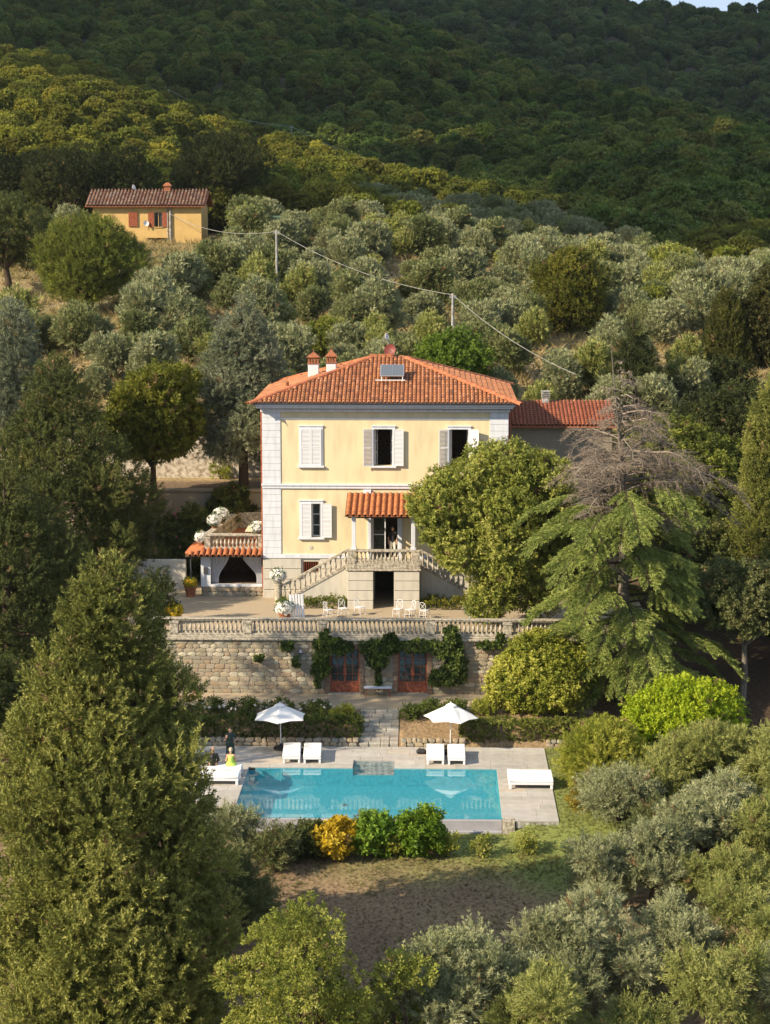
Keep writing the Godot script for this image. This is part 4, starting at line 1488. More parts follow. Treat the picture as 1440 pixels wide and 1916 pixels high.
	tile_face(tb, ea[3], ea[0], ra, ra, 0.232, 0.335, tt, tile_col)
	stuff(obj("roof_tiles", tb.mesh(), M.tile, roof))
	var hip := tile_template(5, 0.15, 0.17, 0.44)
	var hb := Buf.new()
	hb.stamp(hip, Transform3D(), Color.WHITE)
	var hips := []
	for k in 4:
		hips.append(tint_mesh(hip, vary(lin(0.50, 0.18, 0.085), 0.15, 0.05)))
	for q in [[ea[0], ra], [ea[1], rb], [ea[2], rb], [ea[3], ra], [ra, rb]]:
		var dir: Vector3 = (q[0] - q[1]).normalized()
		var n := int((q[1] - q[0]).length() / 0.37)
		for k in n:
			var o := obj("ridge_tile", hips[rng.randi() % 4], M.tile, roof)
			o.transform = Transform3D(frame(Vector3.UP, dir), q[0].lerp(q[1], (n - k - 0.9) / n) + Vector3.UP * 0.07)
	# chimneys
	for q in [[-7.17, 116.0, 0.62, 16.3, 17.25, 17.95], [-6.08, 115.2, 0.56, 16.5, 17.35, 18.15]]:
		var c := Buf.new()
		var w: float = q[2] / 2
		c.bevel(V(q[0] - w, q[3], q[1] - w), V(q[0] + w, q[4], q[1] + w), 0.02)
		var ch := obj("chimney", c.mesh(), M.white_paint, t)
		ch.position = rel
		var cb := Buf.new()
		cb.bevel(V(q[0] - w - 0.05, q[4] + 0.002, q[1] - w - 0.05), V(q[0] + w + 0.05, q[4] + 0.07, q[1] + w + 0.05), 0.01)
		for i in 4:
			for j in 4:
				if i % 3 and j % 3: continue
				cb.box(V(q[0] - w + i * (2 * w - 0.1) / 3, q[4] + 0.07, q[1] - w + j * (2 * w - 0.1) / 3), V(q[0] - w + i * (2 * w - 0.1) / 3 + 0.1, q[4] + 0.36, q[1] - w + j * (2 * w - 0.1) / 3 + 0.1))
		cb.bevel(V(q[0] - w - 0.07, q[4] + 0.362, q[1] - w - 0.07), V(q[0] + w + 0.07, q[4] + 0.43, q[1] + w + 0.07), 0.01)
		var ap := V(q[0], q[5], q[1])
		var k := [V(q[0] - w - 0.05, q[4] + 0.43, q[1] - w - 0.05), V(q[0] + w + 0.05, q[4] + 0.43, q[1] - w - 0.05), V(q[0] + w + 0.05, q[4] + 0.43, q[1] + w + 0.05), V(q[0] - w - 0.05, q[4] + 0.43, q[1] + w + 0.05)]
		for i in 4: cb.face(V(q[0], q[4], q[1]), [k[i], k[(i + 1) % 4], ap])
		cb.tube([ap - Vector3.UP * 0.05, ap + Vector3.UP * 0.12], [0.04, 0.02], 6)
		obj("chimney_pot", cb.mesh(), M.terracotta, ch)
	var vp := Buf.new()
	vp.lathe(V(-8.55, 15.85, 113.5), [Vector2(0.1, 0), Vector2(0.1, 0.5), Vector2(0.13, 0.5), Vector2(0.0, 0.62)], 8)
	obj("vent_pipe", vp.mesh(), M.terracotta, t).position = rel
	# windows
	window(t, ups[0][0], ups[0][1], ups[0][2], ups[0][3], dF, 0.0, 0.0, 0.0)
	window(t, ups[1][0], ups[1][1], ups[1][2], ups[1][3], dF, 2.85, PI - 0.04, 1.35)
	window(t, ups[2][0], ups[2][1], ups[2][2], ups[2][3], dF, 2.95, 2.8, 1.45)
	window(t, lows[0][0], lows[0][1], lows[0][2], lows[0][3], dF, 0.0, PI - 0.05, 0.15)
	window(t, lows[1][0], lows[1][1], lows[1][2], lows[1][3], dF, 3.0, PI - 0.05, 0.6)
	for w in t.find_children("window*", "", false, false): w.position = rel
	# french door behind the portico
	var df := Buf.new()
	for s in [-1, 1]:
		df.box(V(-2.84 + s * 0.71, 6.55, dF), V(-2.84 + s * 0.98, 9.45, dF - 0.07))
		df.box(V(-2.84 + s * 0.80, 6.55, dF - 0.07), V(-2.84 + s * 0.95, 9.4, dF - 0.14))
	df.box(V(-3.55, 9.25, dF), V(-2.13, 9.45, dF - 0.07))
	var fd := obj("french_door", df.mesh(), M.trim, t)
	fd.position = rel
	var fd2 := Buf.new()
	for q in [[-3.55, -3.49], [-2.87, -2.81]]: fd2.box(V(q[0], 6.56, dF + 0.34), V(q[1], 9.24, dF + 0.30))
	for yy in [6.56, 7.9, 9.18]: fd2.box(V(-3.49, yy, dF + 0.34), V(-2.87, yy + 0.06, dF + 0.30))
	obj("door_leaf", fd2.mesh(), M.white_paint, fd)
	for q in [[6.62, 7.9], [7.96, 9.18]]:
		var g := Buf.new()
		g.box(V(-3.49, q[0], dF + 0.325), V(-2.87, q[1], dF + 0.32))
		obj("pane", g.mesh(), M.glass, fd)
	# lamp above the portico roof
	var lm := Buf.new()
	lm.bevel(V(-4.05, 10.32, dF), V(-3.6, 10.55, dF - 0.22), 0.03)
	obj("alarm_box", lm.mesh(), M.white_paint, t).position = rel
	var vt := Buf.new()
	vt.lathe(V(-7.05, 7.2, 0), [Vector2(0, 0)], 3)
	vt.tube([V(-7.05, 7.22, dF + 0.02), V(-7.05, 7.22, dF - 0.03)], [0.11, 0.11], 12)
	obj("round_vent", vt.mesh(), M.plinth, t).position = rel
	var dp := Buf.new()
	for q in [[x0 - 0.12, dF + 0.4], [x1 + 0.14, dF + 0.3]]: dp.tube([V(q[0], 15.4, q[1]), V(q[0], 4.3, q[1])], [0.05, 0.05], 7)
	obj("downpipe", dp.mesh(), M.red_wood, t).position = rel
	portico(t, rel, tt)
	# annex behind on the right
	var an := thing("annex", "low rear wing of the villa with a red tiled roof and a small slatted chimney", "annex", V(7.2, 5.0, 118))
	var ar := -an.position
	var ab := Buf.new()
	ab.box(V(4.06, 4.2, 118.3), V(10.6, 13.35, 125.5))
	obj("wall", ab.mesh(), M.mortar, an).position = ar
	var af := Buf.new()
	slab(af, [V(4.08, 13.42, 117.8), V(10.9, 13.42, 117.8), V(10.9, 14.5, 122.0), V(4.08, 14.5, 122.0)], 0.12)
	slab(af, [V(4.08, 14.5, 122.0), V(10.9, 14.5, 122.0), V(10.9, 13.4, 126.0), V(4.08, 13.4, 126.0)], 0.12)
	var arf := obj("roof", af.mesh(), M.terracotta, an)
	arf.position = ar
	var at := Buf.new()
	var reds := func() -> Color: return vary(lin(0.38, 0.125, 0.07), 0.2, 0.06)
	tile_face(at, V(4.08, 13.42, 117.8), V(10.9, 13.42, 117.8), V(10.9, 14.5, 122.0), V(4.08, 14.5, 122.0), 0.232, 0.335, tt, reds)
	stuff(obj("roof_tiles", at.mesh(), M.tile, arf))
	var ac := Buf.new()
	ac.bevel(V(6.55, 14.2, 121.4), V(6.98, 14.75, 121.8), 0.02)
	for i in 4: ac.box(V(6.5, 14.78 + i * 0.12, 121.36), V(7.03, 14.84 + i * 0.12, 121.84))
	for q in [[6.57, 121.42], [6.93, 121.42], [6.57, 121.75], [6.93, 121.75]]: ac.box(V(q[0], 14.75, q[1]), V(q[0] + 0.04, 15.14, q[1] + 0.04))
	obj("chimney", ac.mesh(), M.concrete, an).position = ar

func tint_mesh(t: Array, c: Color) -> ArrayMesh:
	var b := Buf.new()
	b.stamp(t, Transform3D(), c)
	return b.mesh()

func portico(t: Node3D, rel: Vector3, _tt: Array) -> void:
	var dF := 110.6
	var pf := 107.5
	var b := Buf.new()
	pierced(b, -4.78, -0.9, 4.2, 6.44, pf + 0.05, pf + 0.45, [[-3.41, -2.26, 4.0, 6.44]])
	for s in [[-4.78, -4.4], [-1.28, -0.9]]: b.box(V(s[0], 4.2, pf + 0.45), V(s[1], 6.44, dF + 0.02))
	b.box(V(-4.39, 4.2, dF - 0.1), V(-3.42, 6.43, dF + 0.02))
	b.box(V(-2.25, 4.2, dF - 0.1), V(-1.29, 6.43, dF + 0.02))
	obj("portico_base", b.mesh(), M.plinth, t).position = rel
	var ys := [4.25, 4.78, 5.33, 5.88, 6.43]
	for i in 4:
		for s in [[-4.83, -3.41], [-2.26, -0.85]]:
			var q := Buf.new()
			q.bevel(V(s[0], ys[i] + 0.014, pf + 0.3), V(s[1], ys[i + 1] - 0.014, pf - 0.03 - (0.04 if i == 0 else 0.0)), 0.015)
			obj("plinth_block", q.mesh(), M.plinth, t).position = rel
	var fl := Buf.new()
	fl.bevel(V(-4.92, 6.445, pf - 0.1), V(-0.76, 6.56, dF - 0.07), 0.02)
	fl.bevel(V(-4.86, 6.562, pf - 0.04), V(-0.82, 6.82, pf + 0.32), 0.015)
	obj("portico_floor", fl.mesh(), M.carved, t).position = rel
	var bal := Buf.new()
	bal.bevel(V(-4.4, 6.823, pf + 0.02), V(-1.28, 6.9, pf + 0.26), 0.01)
	bal.bevel(V(-4.86, 7.5, pf - 0.03), V(-0.82, 7.62, pf + 0.3), 0.02)
	for s in [[-4.84, -4.4], [-1.28, -0.84]]: bal.bevel(V(s[0], 6.823, pf - 0.02), V(s[1], 7.498, pf + 0.3), 0.015)
	var bo := obj("portico_balustrade", bal.mesh(), M.carved, t)
	bo.position = rel
	for k in 14: baluster(bo, V(lerpf(-4.3, -1.38, k / 13.0), 6.9, pf + 0.14), 0.6, 0.9)
	for x in [-4.48, -1.2]:
		var c := Buf.new()
		c.bevel(V(x - 0.11, 7.62, pf + 0.03), V(x + 0.11, 9.5, pf + 0.25), 0.012)
		c.bevel(V(x - 0.15, 7.622, pf - 0.01), V(x + 0.15, 7.74, pf + 0.29), 0.012)
		c.bevel(V(x - 0.15, 9.38, pf - 0.01), V(x + 0.15, 9.5, pf + 0.29), 0.012)
		obj("column", c.mesh(), M.trim, t).position = rel
	var r := Buf.new()
	var e := [V(-4.96, 9.55, pf - 0.25), V(-0.70, 9.55, pf - 0.25), V(-0.70, 10.36, dF), V(-4.96, 10.36, dF)]
	slab(r, e, 0.06)
	r.box(V(-4.8, 9.38, pf + 0.05), V(-0.86, 9.5, pf + 0.25))
	for x in [-4.7, -1.0]: r.box(V(x - 0.06, 9.38, pf + 0.25), V(x + 0.06, 9.5, dF))
	var rf2 := obj("portico_roof", r.mesh(), M.wood, t)
	rf2.position = rel
	var w: Vector3 = (e[3] - e[0]).normalized()
	var nrm := Vector3.RIGHT.cross(w).normalized()
	if nrm.y < 0: nrm = -nrm
	var ln: float = (e[3] - e[0]).length()
	var tiles := []
	var pans := []
	var big := tile_template(6, 0.105, 0.128, 0.50)
	for k in 6:
		tiles.append(tint_mesh(big, vary(lin(0.56, 0.21, 0.085), 0.16, 0.05)))
		var pb := Buf.new()
		pb.box(Vector3(-0.13, -0.015, 0), Vector3(0.13, 0.0, 0.5), vary(lin(0.50, 0.18, 0.075), 0.12, 0.04))
		pans.append(pb.mesh())
	for i in 8:
		for k in 13:
			var x: float = -4.96 + 0.16 + k * (4.26 - 0.32) / 12.0
			var o := obj("roof_tile", tiles[rng.randi() % 6], M.tile, rf2)
			var p: Vector3 = Vector3(x, e[0].y, e[0].z) + w * minf((i + 1) * 0.40, ln - 0.02) + nrm * (0.025 + 0.012 * (i % 2))
			o.transform = Transform3D(Basis(Vector3.RIGHT, nrm, -w), p).rotated_local(Vector3.UP, rf(-0.02, 0.02))
			if k < 12:
				var q := obj("pan_tile", pans[rng.randi() % 6], M.tile, rf2)
				q.transform = Transform3D(Basis(Vector3.RIGHT, nrm, -w).rotated(Vector3.RIGHT, 0.012), p + Vector3.RIGHT * 0.164 - nrm * 0.012)
	# flights of steps on both sides with sloping balustrades
	for s in [-1, 1]:
		var fx := func(x: float) -> float: return -2.84 + s * (x + 2.84) * -1.0 if s > 0 else x
		var xt: float = fx.call(-4.86)
		var n := 13
		var sf := Buf.new()
		var d0 := 108.9
		var d1 := 110.50
		for k in n:
			var ya := 6.55 - (k + 1) * 0.172
			sf.box(V(xt + s * k * 0.285, 4.2, d0 + 0.2), V(xt + s * (k + 1) * 0.285, ya + 0.0, d1))
		var st := obj("stairs", sf.mesh(), M.plinth, t)
		st.position = rel
		var L := n * 0.285
		var drop := n * 0.172
		var str := Buf.new()
		var lo := [V(xt, 4.2, d0), V(xt + s * L, 4.2, d0)]
		var prof := [V(xt, 4.2, d0), V(xt, 6.42, d0), V(xt + s * L, 4.32, d0), V(xt + s * L, 4.2, d0)]
		var bk := []
		for q in prof: bk.append(q - Vector3(0, 0, 0.2))
		var cc: Vector3 = (prof[0] + prof[1] + prof[2]) / 3 - Vector3(0, 0, 0.1)
		str.face(cc, prof)
		str.face(cc, bk)
		for i in 4: str.face(cc, [prof[i], prof[(i + 1) % 4], bk[(i + 1) % 4], bk[i]])
		obj("stair_wall", str.mesh(), M.plinth, t).position = rel
		var rb := Buf.new()
		for q in [[6.42, 0.16, 0.03, 0.26], [7.32, 0.13, -0.03, 0.27]]:
			var dy := 2.10
			var k := [V(xt, q[0], d0 - 0.04), V(xt + s * L, q[0] - dy, d0 - 0.04), V(xt + s * L, q[0] - dy, d0 + 0.24), V(xt, q[0], d0 + 0.24)]
			for i in 4: k[i] += Vector3.UP * (q[1] + 0.003)
			slab(rb, k, q[1])
		var sb := obj("stair_balustrade", rb.mesh(), M.carved, t)
		sb.position = rel
		for k in 13:
			var f := (k + 0.5) / 13.0
			baluster(sb, V(xt + s * L * f, 6.50 - 2.10 * f, d0 + 0.1), 0.86, 0.95)
		var pe := Buf.new()
		pe.lathe(V(xt + s * (L + 0.22), 4.3, d0 + 0.1), [Vector2(0.25, 0), Vector2(0.25, 0.1), Vector2(0.21, 0.14), Vector2(0.21, 1.0), Vector2(0.25, 1.04), Vector2(0.25, 1.14), Vector2(0, 1.14)], 16)
		obj("stair_post", pe.mesh(), M.carved, t).position = rel

# ------------------------------------------------------------------ loggia with its roof terrace
func loggia() -> void:
	var t := thing("loggia", "low side pavilion with white curtains under a tiled eave and a balustraded roof terrace", "pavilion", V(-11.6, 4.3, 111))
	var rel := -t.position
	var d0 := 111.0
	var b := Buf.new()
	pierced(b, -13.38, -9.8, 4.85, 6.62, d0, d0 + 0.3, [[-12.83, -9.86, 4.98, 6.6]])
	b.box(V(-13.38, 4.2, d0 + 0.3), V(-13.08, 6.62, 119.4))
	b.box(V(-13.08, 4.2, 119.1), V(-9.8, 6.62, 119.4))
	obj("wall", b.mesh(), M.white_paint, t).position = rel
	var kinds := stone_kinds(9)
	var x := -13.3
	while x < -9.85:
		for r in 2:
			var l := rf(0.28, 0.5)
			var o := obj("plinth_stone", kinds[rng.randi() % 9], M.stone, t)
			o.position = V(x + 0.2, 4.42 + r * 0.26, d0 + 0.08) + rel
			o.scale = Vector3(l, 0.27, 0.3)
		x += 0.34
	var pb := Buf.new()
	pb.box(V(-13.36, 4.2, d0 + 0.02), V(-9.8, 4.85, d0 + 0.3))
	obj("plinth", pb.mesh(), M.mortar, t).position = rel
	var fl := Buf.new()
	fl.box(V(-13.35, 6.66, d0 + 0.02), V(-9.74, 6.93, 119.6))
	obj("terrace_floor", fl.mesh(), M.terracotta, t).position = rel
	var inn := Buf.new()
	inn.box(V(-13.07, 4.2, d0 + 0.31), V(-9.8, 4.95, d0 + 4.6))
	inn.box(V(-13.07, 4.951, d0 + 4.4), V(-9.8, 6.6, d0 + 4.6))
	obj("inner_room", inn.mesh(), M.wood, t).position = rel
	# curtains tied to the sides
	for s in 2:
		var c := Buf.new()
		var n := 22
		var rows := 10
		var pts := []
		for j in rows + 1:
			var f := float(j) / rows
			var wid := lerpf(1.02, 0.42, smoothstep(0.0, 0.85, f)) if s == 0 else lerpf(1.15, 0.34, smoothstep(0.0, 0.8, f))
			var row := []
			for i in n + 1:
				var u := float(i) / n
				var xx := -12.82 + u * wid if s == 0 else -9.88 - u * wid
				row.append(V(xx, 6.58 - f * 1.58, d0 + 0.36 + 0.05 * sin(u * 34.0 + s) * (0.5 + 0.5 * f)))
			pts.append(row)
		for j in rows:
			for i in n:
				c.quad(pts[j][i], pts[j][i + 1], pts[j + 1][i + 1], pts[j + 1][i], Color.WHITE)
		obj("curtain", c.mesh(), M.curtain, t).position = rel
	# eave with big tiles on the front and on the left
	var e := Buf.new()
	slab(e, [V(-14.2, 6.72, 110.4), V(-9.76, 6.72, 110.4), V(-9.76, 6.98, 111.3), V(-13.2, 6.98, 111.3)], 0.05)
	slab(e, [V(-14.2, 6.72, 110.4), V(-13.2, 6.98, 111.3), V(-12.9, 6.98, 119.4), V(-14.0, 6.72, 119.4)], 0.05)
	var ev := obj("eave", e.mesh(), M.wood, t)
	ev.position = rel
	var tiles := []
	var big := tile_template(6, 0.11, 0.135, 0.52)
	for k in 5: tiles.append(tint_mesh(big, vary(lin(0.52, 0.185, 0.08), 0.16, 0.05)))
	var w := (V(-9.76, 6.98, 111.3) - V(-9.76, 6.72, 110.4)).normalized()
	var nr := Vector3.RIGHT.cross(w).normalized()
	for i in 2:
		for k in 13:
			var xx := -9.95 - k * 0.33
			if xx < -14.0 + i * 0.5: continue
			var o := obj("eave_tile", tiles[rng.randi() % 5], M.tile, ev)
			o.transform = Transform3D(Basis(Vector3.RIGHT, nr, -w), V(xx, 6.72, 110.38) + w * (i + 1) * 0.46 + nr * 0.03)
	var w2 := (V(-13.2, 6.98, 111.3) - V(-14.2, 6.72, 111.3)).normalized()
	var n2 := w2.cross(Vector3(0, 0, -1)).normalized()
	if n2.y < 0: n2 = -n2
	for i in 2:
		for k in 26:
			var o := obj("eave_tile", tiles[rng.randi() % 5], M.tile, ev)
			var zz := 111.0 + k * 0.325
			var p := V(-14.2 + (zz - 110.4) * 0.022, 6.72, zz) + w2 * (i + 1) * 0.48 + n2 * 0.03
			o.transform = Transform3D(frame(n2, -w2), p)
	# balustrade of the roof terrace
	var fr := Buf.new()
	fr.bevel(V(-13.2, 6.935, 111.2), V(-9.76, 7.08, 111.5), 0.015)
	fr.bevel(V(-13.24, 7.74, 111.16), V(-9.76, 7.87, 111.54), 0.02)
	for p in [-13.0, -9.92]: fr.bevel(V(p - 0.17, 7.08, 111.2), V(p + 0.16, 7.74, 111.5), 0.012)
	var a := V(-13.02, 0, 111.4)
	var z := V(-12.2, 0, 119.5)
	var dirv := (z - a).normalized()
	var sd := dirv.cross(Vector3.UP).normalized()
	for q in [[6.935, 7.08, 0.15], [7.742, 7.87, 0.19]]:
		slab(fr, [a + Vector3(0, q[1], 0) + sd * q[2], z + Vector3(0, q[1], 0) + sd * q[2], z + Vector3(0, q[1], 0) - sd * q[2], a + Vector3(0, q[1], 0) - sd * q[2]], q[1] - q[0])
	fr.bevel(V(-12.4, 6.935, 119.3), V(-9.8, 7.87, 119.6), 0.02)
	var bo := obj("terrace_balustrade", fr.mesh(), M.carved, t)
	bo.position = rel
	for k in 12: baluster(bo, V(lerpf(-12.68, -10.2, k / 11.0), 7.08, 111.35), 0.66)
	for k in 30:
		if k % 8 == 7:
			var pp := a.lerp(z, (k + 1) / 31.0)
			var pr := Buf.new()
			pr.bevel(pp + Vector3(-0.15, 7.08, -0.15), pp + Vector3(0.15, 7.74, 0.15), 0.012)
			obj("pier", pr.mesh(), M.carved, bo)
		else:
			baluster(bo, a.lerp(z, (k + 1) / 31.0) + Vector3(0, 7.08, 0), 0.66)
	var bx := Buf.new()
	bx.bevel(V(-13.22, 5.6, d0), V(-12.98, 5.98, d0 - 0.09), 0.015)
	obj("meter_box", bx.mesh(), M.iron, t).position = rel
	var dpp := Buf.new()
	dpp.tube([V(-13.9, 6.7, 110.55), V(-13.9, 4.3, 110.55)], [0.045, 0.045], 6)
	obj("downpipe", dpp.mesh(), M.iron, t).position = rel

func farmhouse() -> void:
	var t := thing("farmhouse", "ochre farmhouse with brown shutters and a weathered tile roof on the slope above the pines", "house", V(-30.5, 22.5, 210))
	var rel := -t.position
	var b := Buf.new()
	pierced(b, -36.2, -24.75, 20.5, 26.9, 210, 210.4, [[-32.4, -31.5, 24.6, 26.1], [-29.7, -28.9, 24.55, 26.05], [-30.5, -28.3, 21.0, 23.4]])
	b.box(V(-36.2, 20.5, 210.4), V(-35.8, 26.9, 216))
	b.box(V(-25.15, 20.5, 210.4), V(-24.75, 26.9, 216))
	b.box(V(-35.8, 20.5, 215.6), V(-25.15, 26.9, 216))
	obj("wall", b.mesh(), M.farm, t).position = rel
	var a := [V(-36.9, 26.75, 209.4), V(-24.2, 26.75, 209.4), V(-24.2, 28.35, 213.0), V(-36.9, 28.35, 213.0), V(-24.2, 26.75, 216.6), V(-36.9, 26.75, 216.6)]
	var r := Buf.new()
	slab(r, [a[0], a[1], a[2], a[3]], 0.14)
	slab(r, [a[3], a[2], a[4], a[5]], 0.14)
	var ro := obj("roof", r.mesh(), M.terracotta, t)
	ro.position = rel
	var tt := tile_template(3, 0.13, 0.16, 0.52)
	var tb := Buf.new()
	var old := func() -> Color: return vary(lin(0.25, 0.125, 0.085).lerp(lin(0.34, 0.25, 0.19), pow(rng.randf(), 1.6)), 0.3, 0.05)
	tile_face(tb, a[0], a[1], a[2], a[3], 0.36, 0.42, tt, old)
	tile_face(tb, a[4], a[5], a[3], a[2], 0.36, 0.42, tt, old)
	stuff(obj("roof_tiles", tb.mesh(), M.tile, ro))
	var c := Buf.new()
	c.box(V(-29.0, 27.9, 212.6), V(-28.3, 28.75, 213.3))
	c.box(V(-29.1, 28.8, 212.5), V(-28.2, 28.9, 213.4))
	c.hexa([V(-29.1, 28.9, 212.5), V(-28.2, 28.9, 212.5), V(-28.5, 29.2, 212.85), V(-28.8, 29.2, 212.85), V(-29.1, 28.9, 213.4), V(-28.2, 28.9, 213.4), V(-28.5, 29.2, 213.05), V(-28.8, 29.2, 213.05)])
	obj("chimney", c.mesh(), M.terracotta, t).position = rel
	var w := Buf.new()
	w.box(V(-32.45, 24.55, 210), V(-31.45, 26.15, 209.94))
	var w1 := obj("window", w.mesh(), M.farm, t)
	w1.position = rel
	var sm := shutter_mesh(0.46, 1.5)
	for k in 2:
		var o := obj("shutter", sm, M.red_wood, w1)
		o.position = V(-32.41 + k * 0.46, 24.6, 209.9)
	var w2b := Buf.new()
	w2b.box(V(-29.78, 24.47, 210), V(-28.82, 24.55, 209.9))
	w2b.box(V(-29.34, 24.55, 210.2), V(-29.26, 26.05, 210.15))
	var w2 := obj("window", w2b.mesh(), M.farm, t)
	w2.position = rel
	var s2 := shutter_mesh(0.6, 1.5)
	for k in 2: obj("shutter", s2, M.red_wood, w2).position = V(-30.35 if k == 0 else -28.88, 24.55, 209.93)
	var g := Buf.new()
	g.box(V(-29.7, 24.55, 210.22), V(-28.9, 26.05, 210.24))
	obj("pane", g.mesh(), M.glass, w2)
	var ap := Buf.new()
	ap.tube([V(-28.0, 26.7, 209.9), V(-28.0, 21.8, 209.9)], [0.13, 0.13], 7)
	ap.tube([V(-28.3, 26.7, 209.92), V(-28.3, 21.8, 209.92)], [0.05, 0.05], 6)
	obj("downpipe", ap.mesh(), M.concrete, t).position = rel
	dish("white satellite dish on the ochre farmhouse wall between its two windows", V(-30.55, 24.9, 209.7), 0.3, M.white_metal, Vector3(0.4, 0.2, 1))
	dish("small white satellite dish on the farmhouse ridge", V(-32.3, 28.7, 212.9), 0.28, M.white_metal, Vector3(0.9, 0.2, 0.4))
	# sheds in the grove
	for q in [[-16.2, 214.0, 2.4, lin(0.12, 0.18, 0.10), "small brown garden shed with a flat green roof right of the farmhouse"], [-7.0, 222.0, 2.6, lin(0.28, 0.14, 0.08), "low brown timber shed half hidden among the olive trees"]]:
		var y := ground_h(q[0], q[1])
		var s := thing("garden_shed", q[4], "shed", V(q[0], y, q[1]))
		var sb := Buf.new()
		for k in 10:
			var sx: float = -q[2] / 2 + k * q[2] / 10
			sb.bevel(Vector3(sx + 0.01, 0, 0), Vector3(sx + q[2] / 10 - 0.01, 2.1, -0.04), 0.01)
		sb.box(Vector3(-q[2] / 2, 0, -0.045), Vector3(q[2] / 2, 2.1, -2.2))
		obj("wall", sb.mesh(), M.red_wood, s)
		var sr := Buf.new()
		sr.hexa([Vector3(-q[2] / 2 - 0.25, 2.12, 0.3), Vector3(q[2] / 2 + 0.25, 2.12, 0.3), Vector3(q[2] / 2 + 0.25, 2.2, 0.3), Vector3(-q[2] / 2 - 0.25, 2.2, 0.3), Vector3(-q[2] / 2 - 0.25, 2.4, -2.4), Vector3(q[2] / 2 + 0.25, 2.4, -2.4), Vector3(q[2] / 2 + 0.25, 2.48, -2.4), Vector3(-q[2] / 2 - 0.25, 2.48, -2.4)], q[3])
		obj("roof", sr.mesh(), M.any, s)
	# garden walls behind the loggia
	var gw := thing("pale_garden_wall", "pale stained plaster garden wall behind the trees left of the villa", "garden wall", V(-20, 8.9, 127))
	var gb := Buf.new()
	gb.bevel(V(-40, 8.6, 127.2) - gw.position, V(-9.2, 11.75, 126.9) - gw.position, 0.02)
	gb.bevel(V(-40, 11.752, 127.25) - gw.position, V(-9.2, 11.9, 126.85) - gw.position, 0.02)
	obj("wall", gb.mesh(), M.plain_wall, gw)
	var g2 := thing("dark_garden_wall", "dark weathered stone terrace wall behind the loggia", "garden wall", V(-20, 4.3, 121))
	var g2b := Buf.new()
	g2b.bevel(V(-40, 4.2, 121.2) - g2.position, V(-9.9, 8.95, 120.85) - g2.position, 0.03)
	g2b.bevel(V(-40, 8.952, 121.3) - g2.position, V(-9.9, 9.12, 120.7) - g2.position, 0.03)
	obj("wall", g2b.mesh(), M.mortar, g2)
	var g3 := thing("side_wall", "low grey wall behind the flower pot left of the loggia", "garden wall", V(-15.5, 4.3, 113))
	var g3b := Buf.new()
	g3b.bevel(Vector3(-2.5, -0.1, 0), Vector3(1.0, 1.75, -0.25), 0.03)
	obj("wall", g3b.mesh(), M.plinth, g3)

func dish(label: String, p: Vector3, r: float, mat: Material, aim: Vector3) -> void:
	var t := thing("satellite_dish", label, "satellite dish", p)
	var prof := []
	for i in 7: prof.append(Vector2(r * i / 6.0, pow(i / 6.0, 2) * r * 0.25))
	for i in range(6, -1, -1): prof.append(Vector2(r * i / 6.0, pow(i / 6.0, 2) * r * 0.25 - 0.02))
	var b := Buf.new()
	b.lathe(Vector3.ZERO, prof, 18)
	obj("reflector", b.mesh(), mat, t).basis = along(aim, 0, 1)
	var a := Buf.new()
	a.tube([aim.normalized() * 0.0, aim.normalized() * r * 0.9 - Vector3(0, r * 0.3, 0)], [0.015, 0.012], 5)
	a.tube([-aim.normalized() * 0.03, -aim.normalized() * 0.15, -aim.normalized() * 0.15 - Vector3(0, r * 1.6, 0)], [0.025, 0.025, 0.025], 6)
	obj("arm", a.mesh(), M.steel, t)

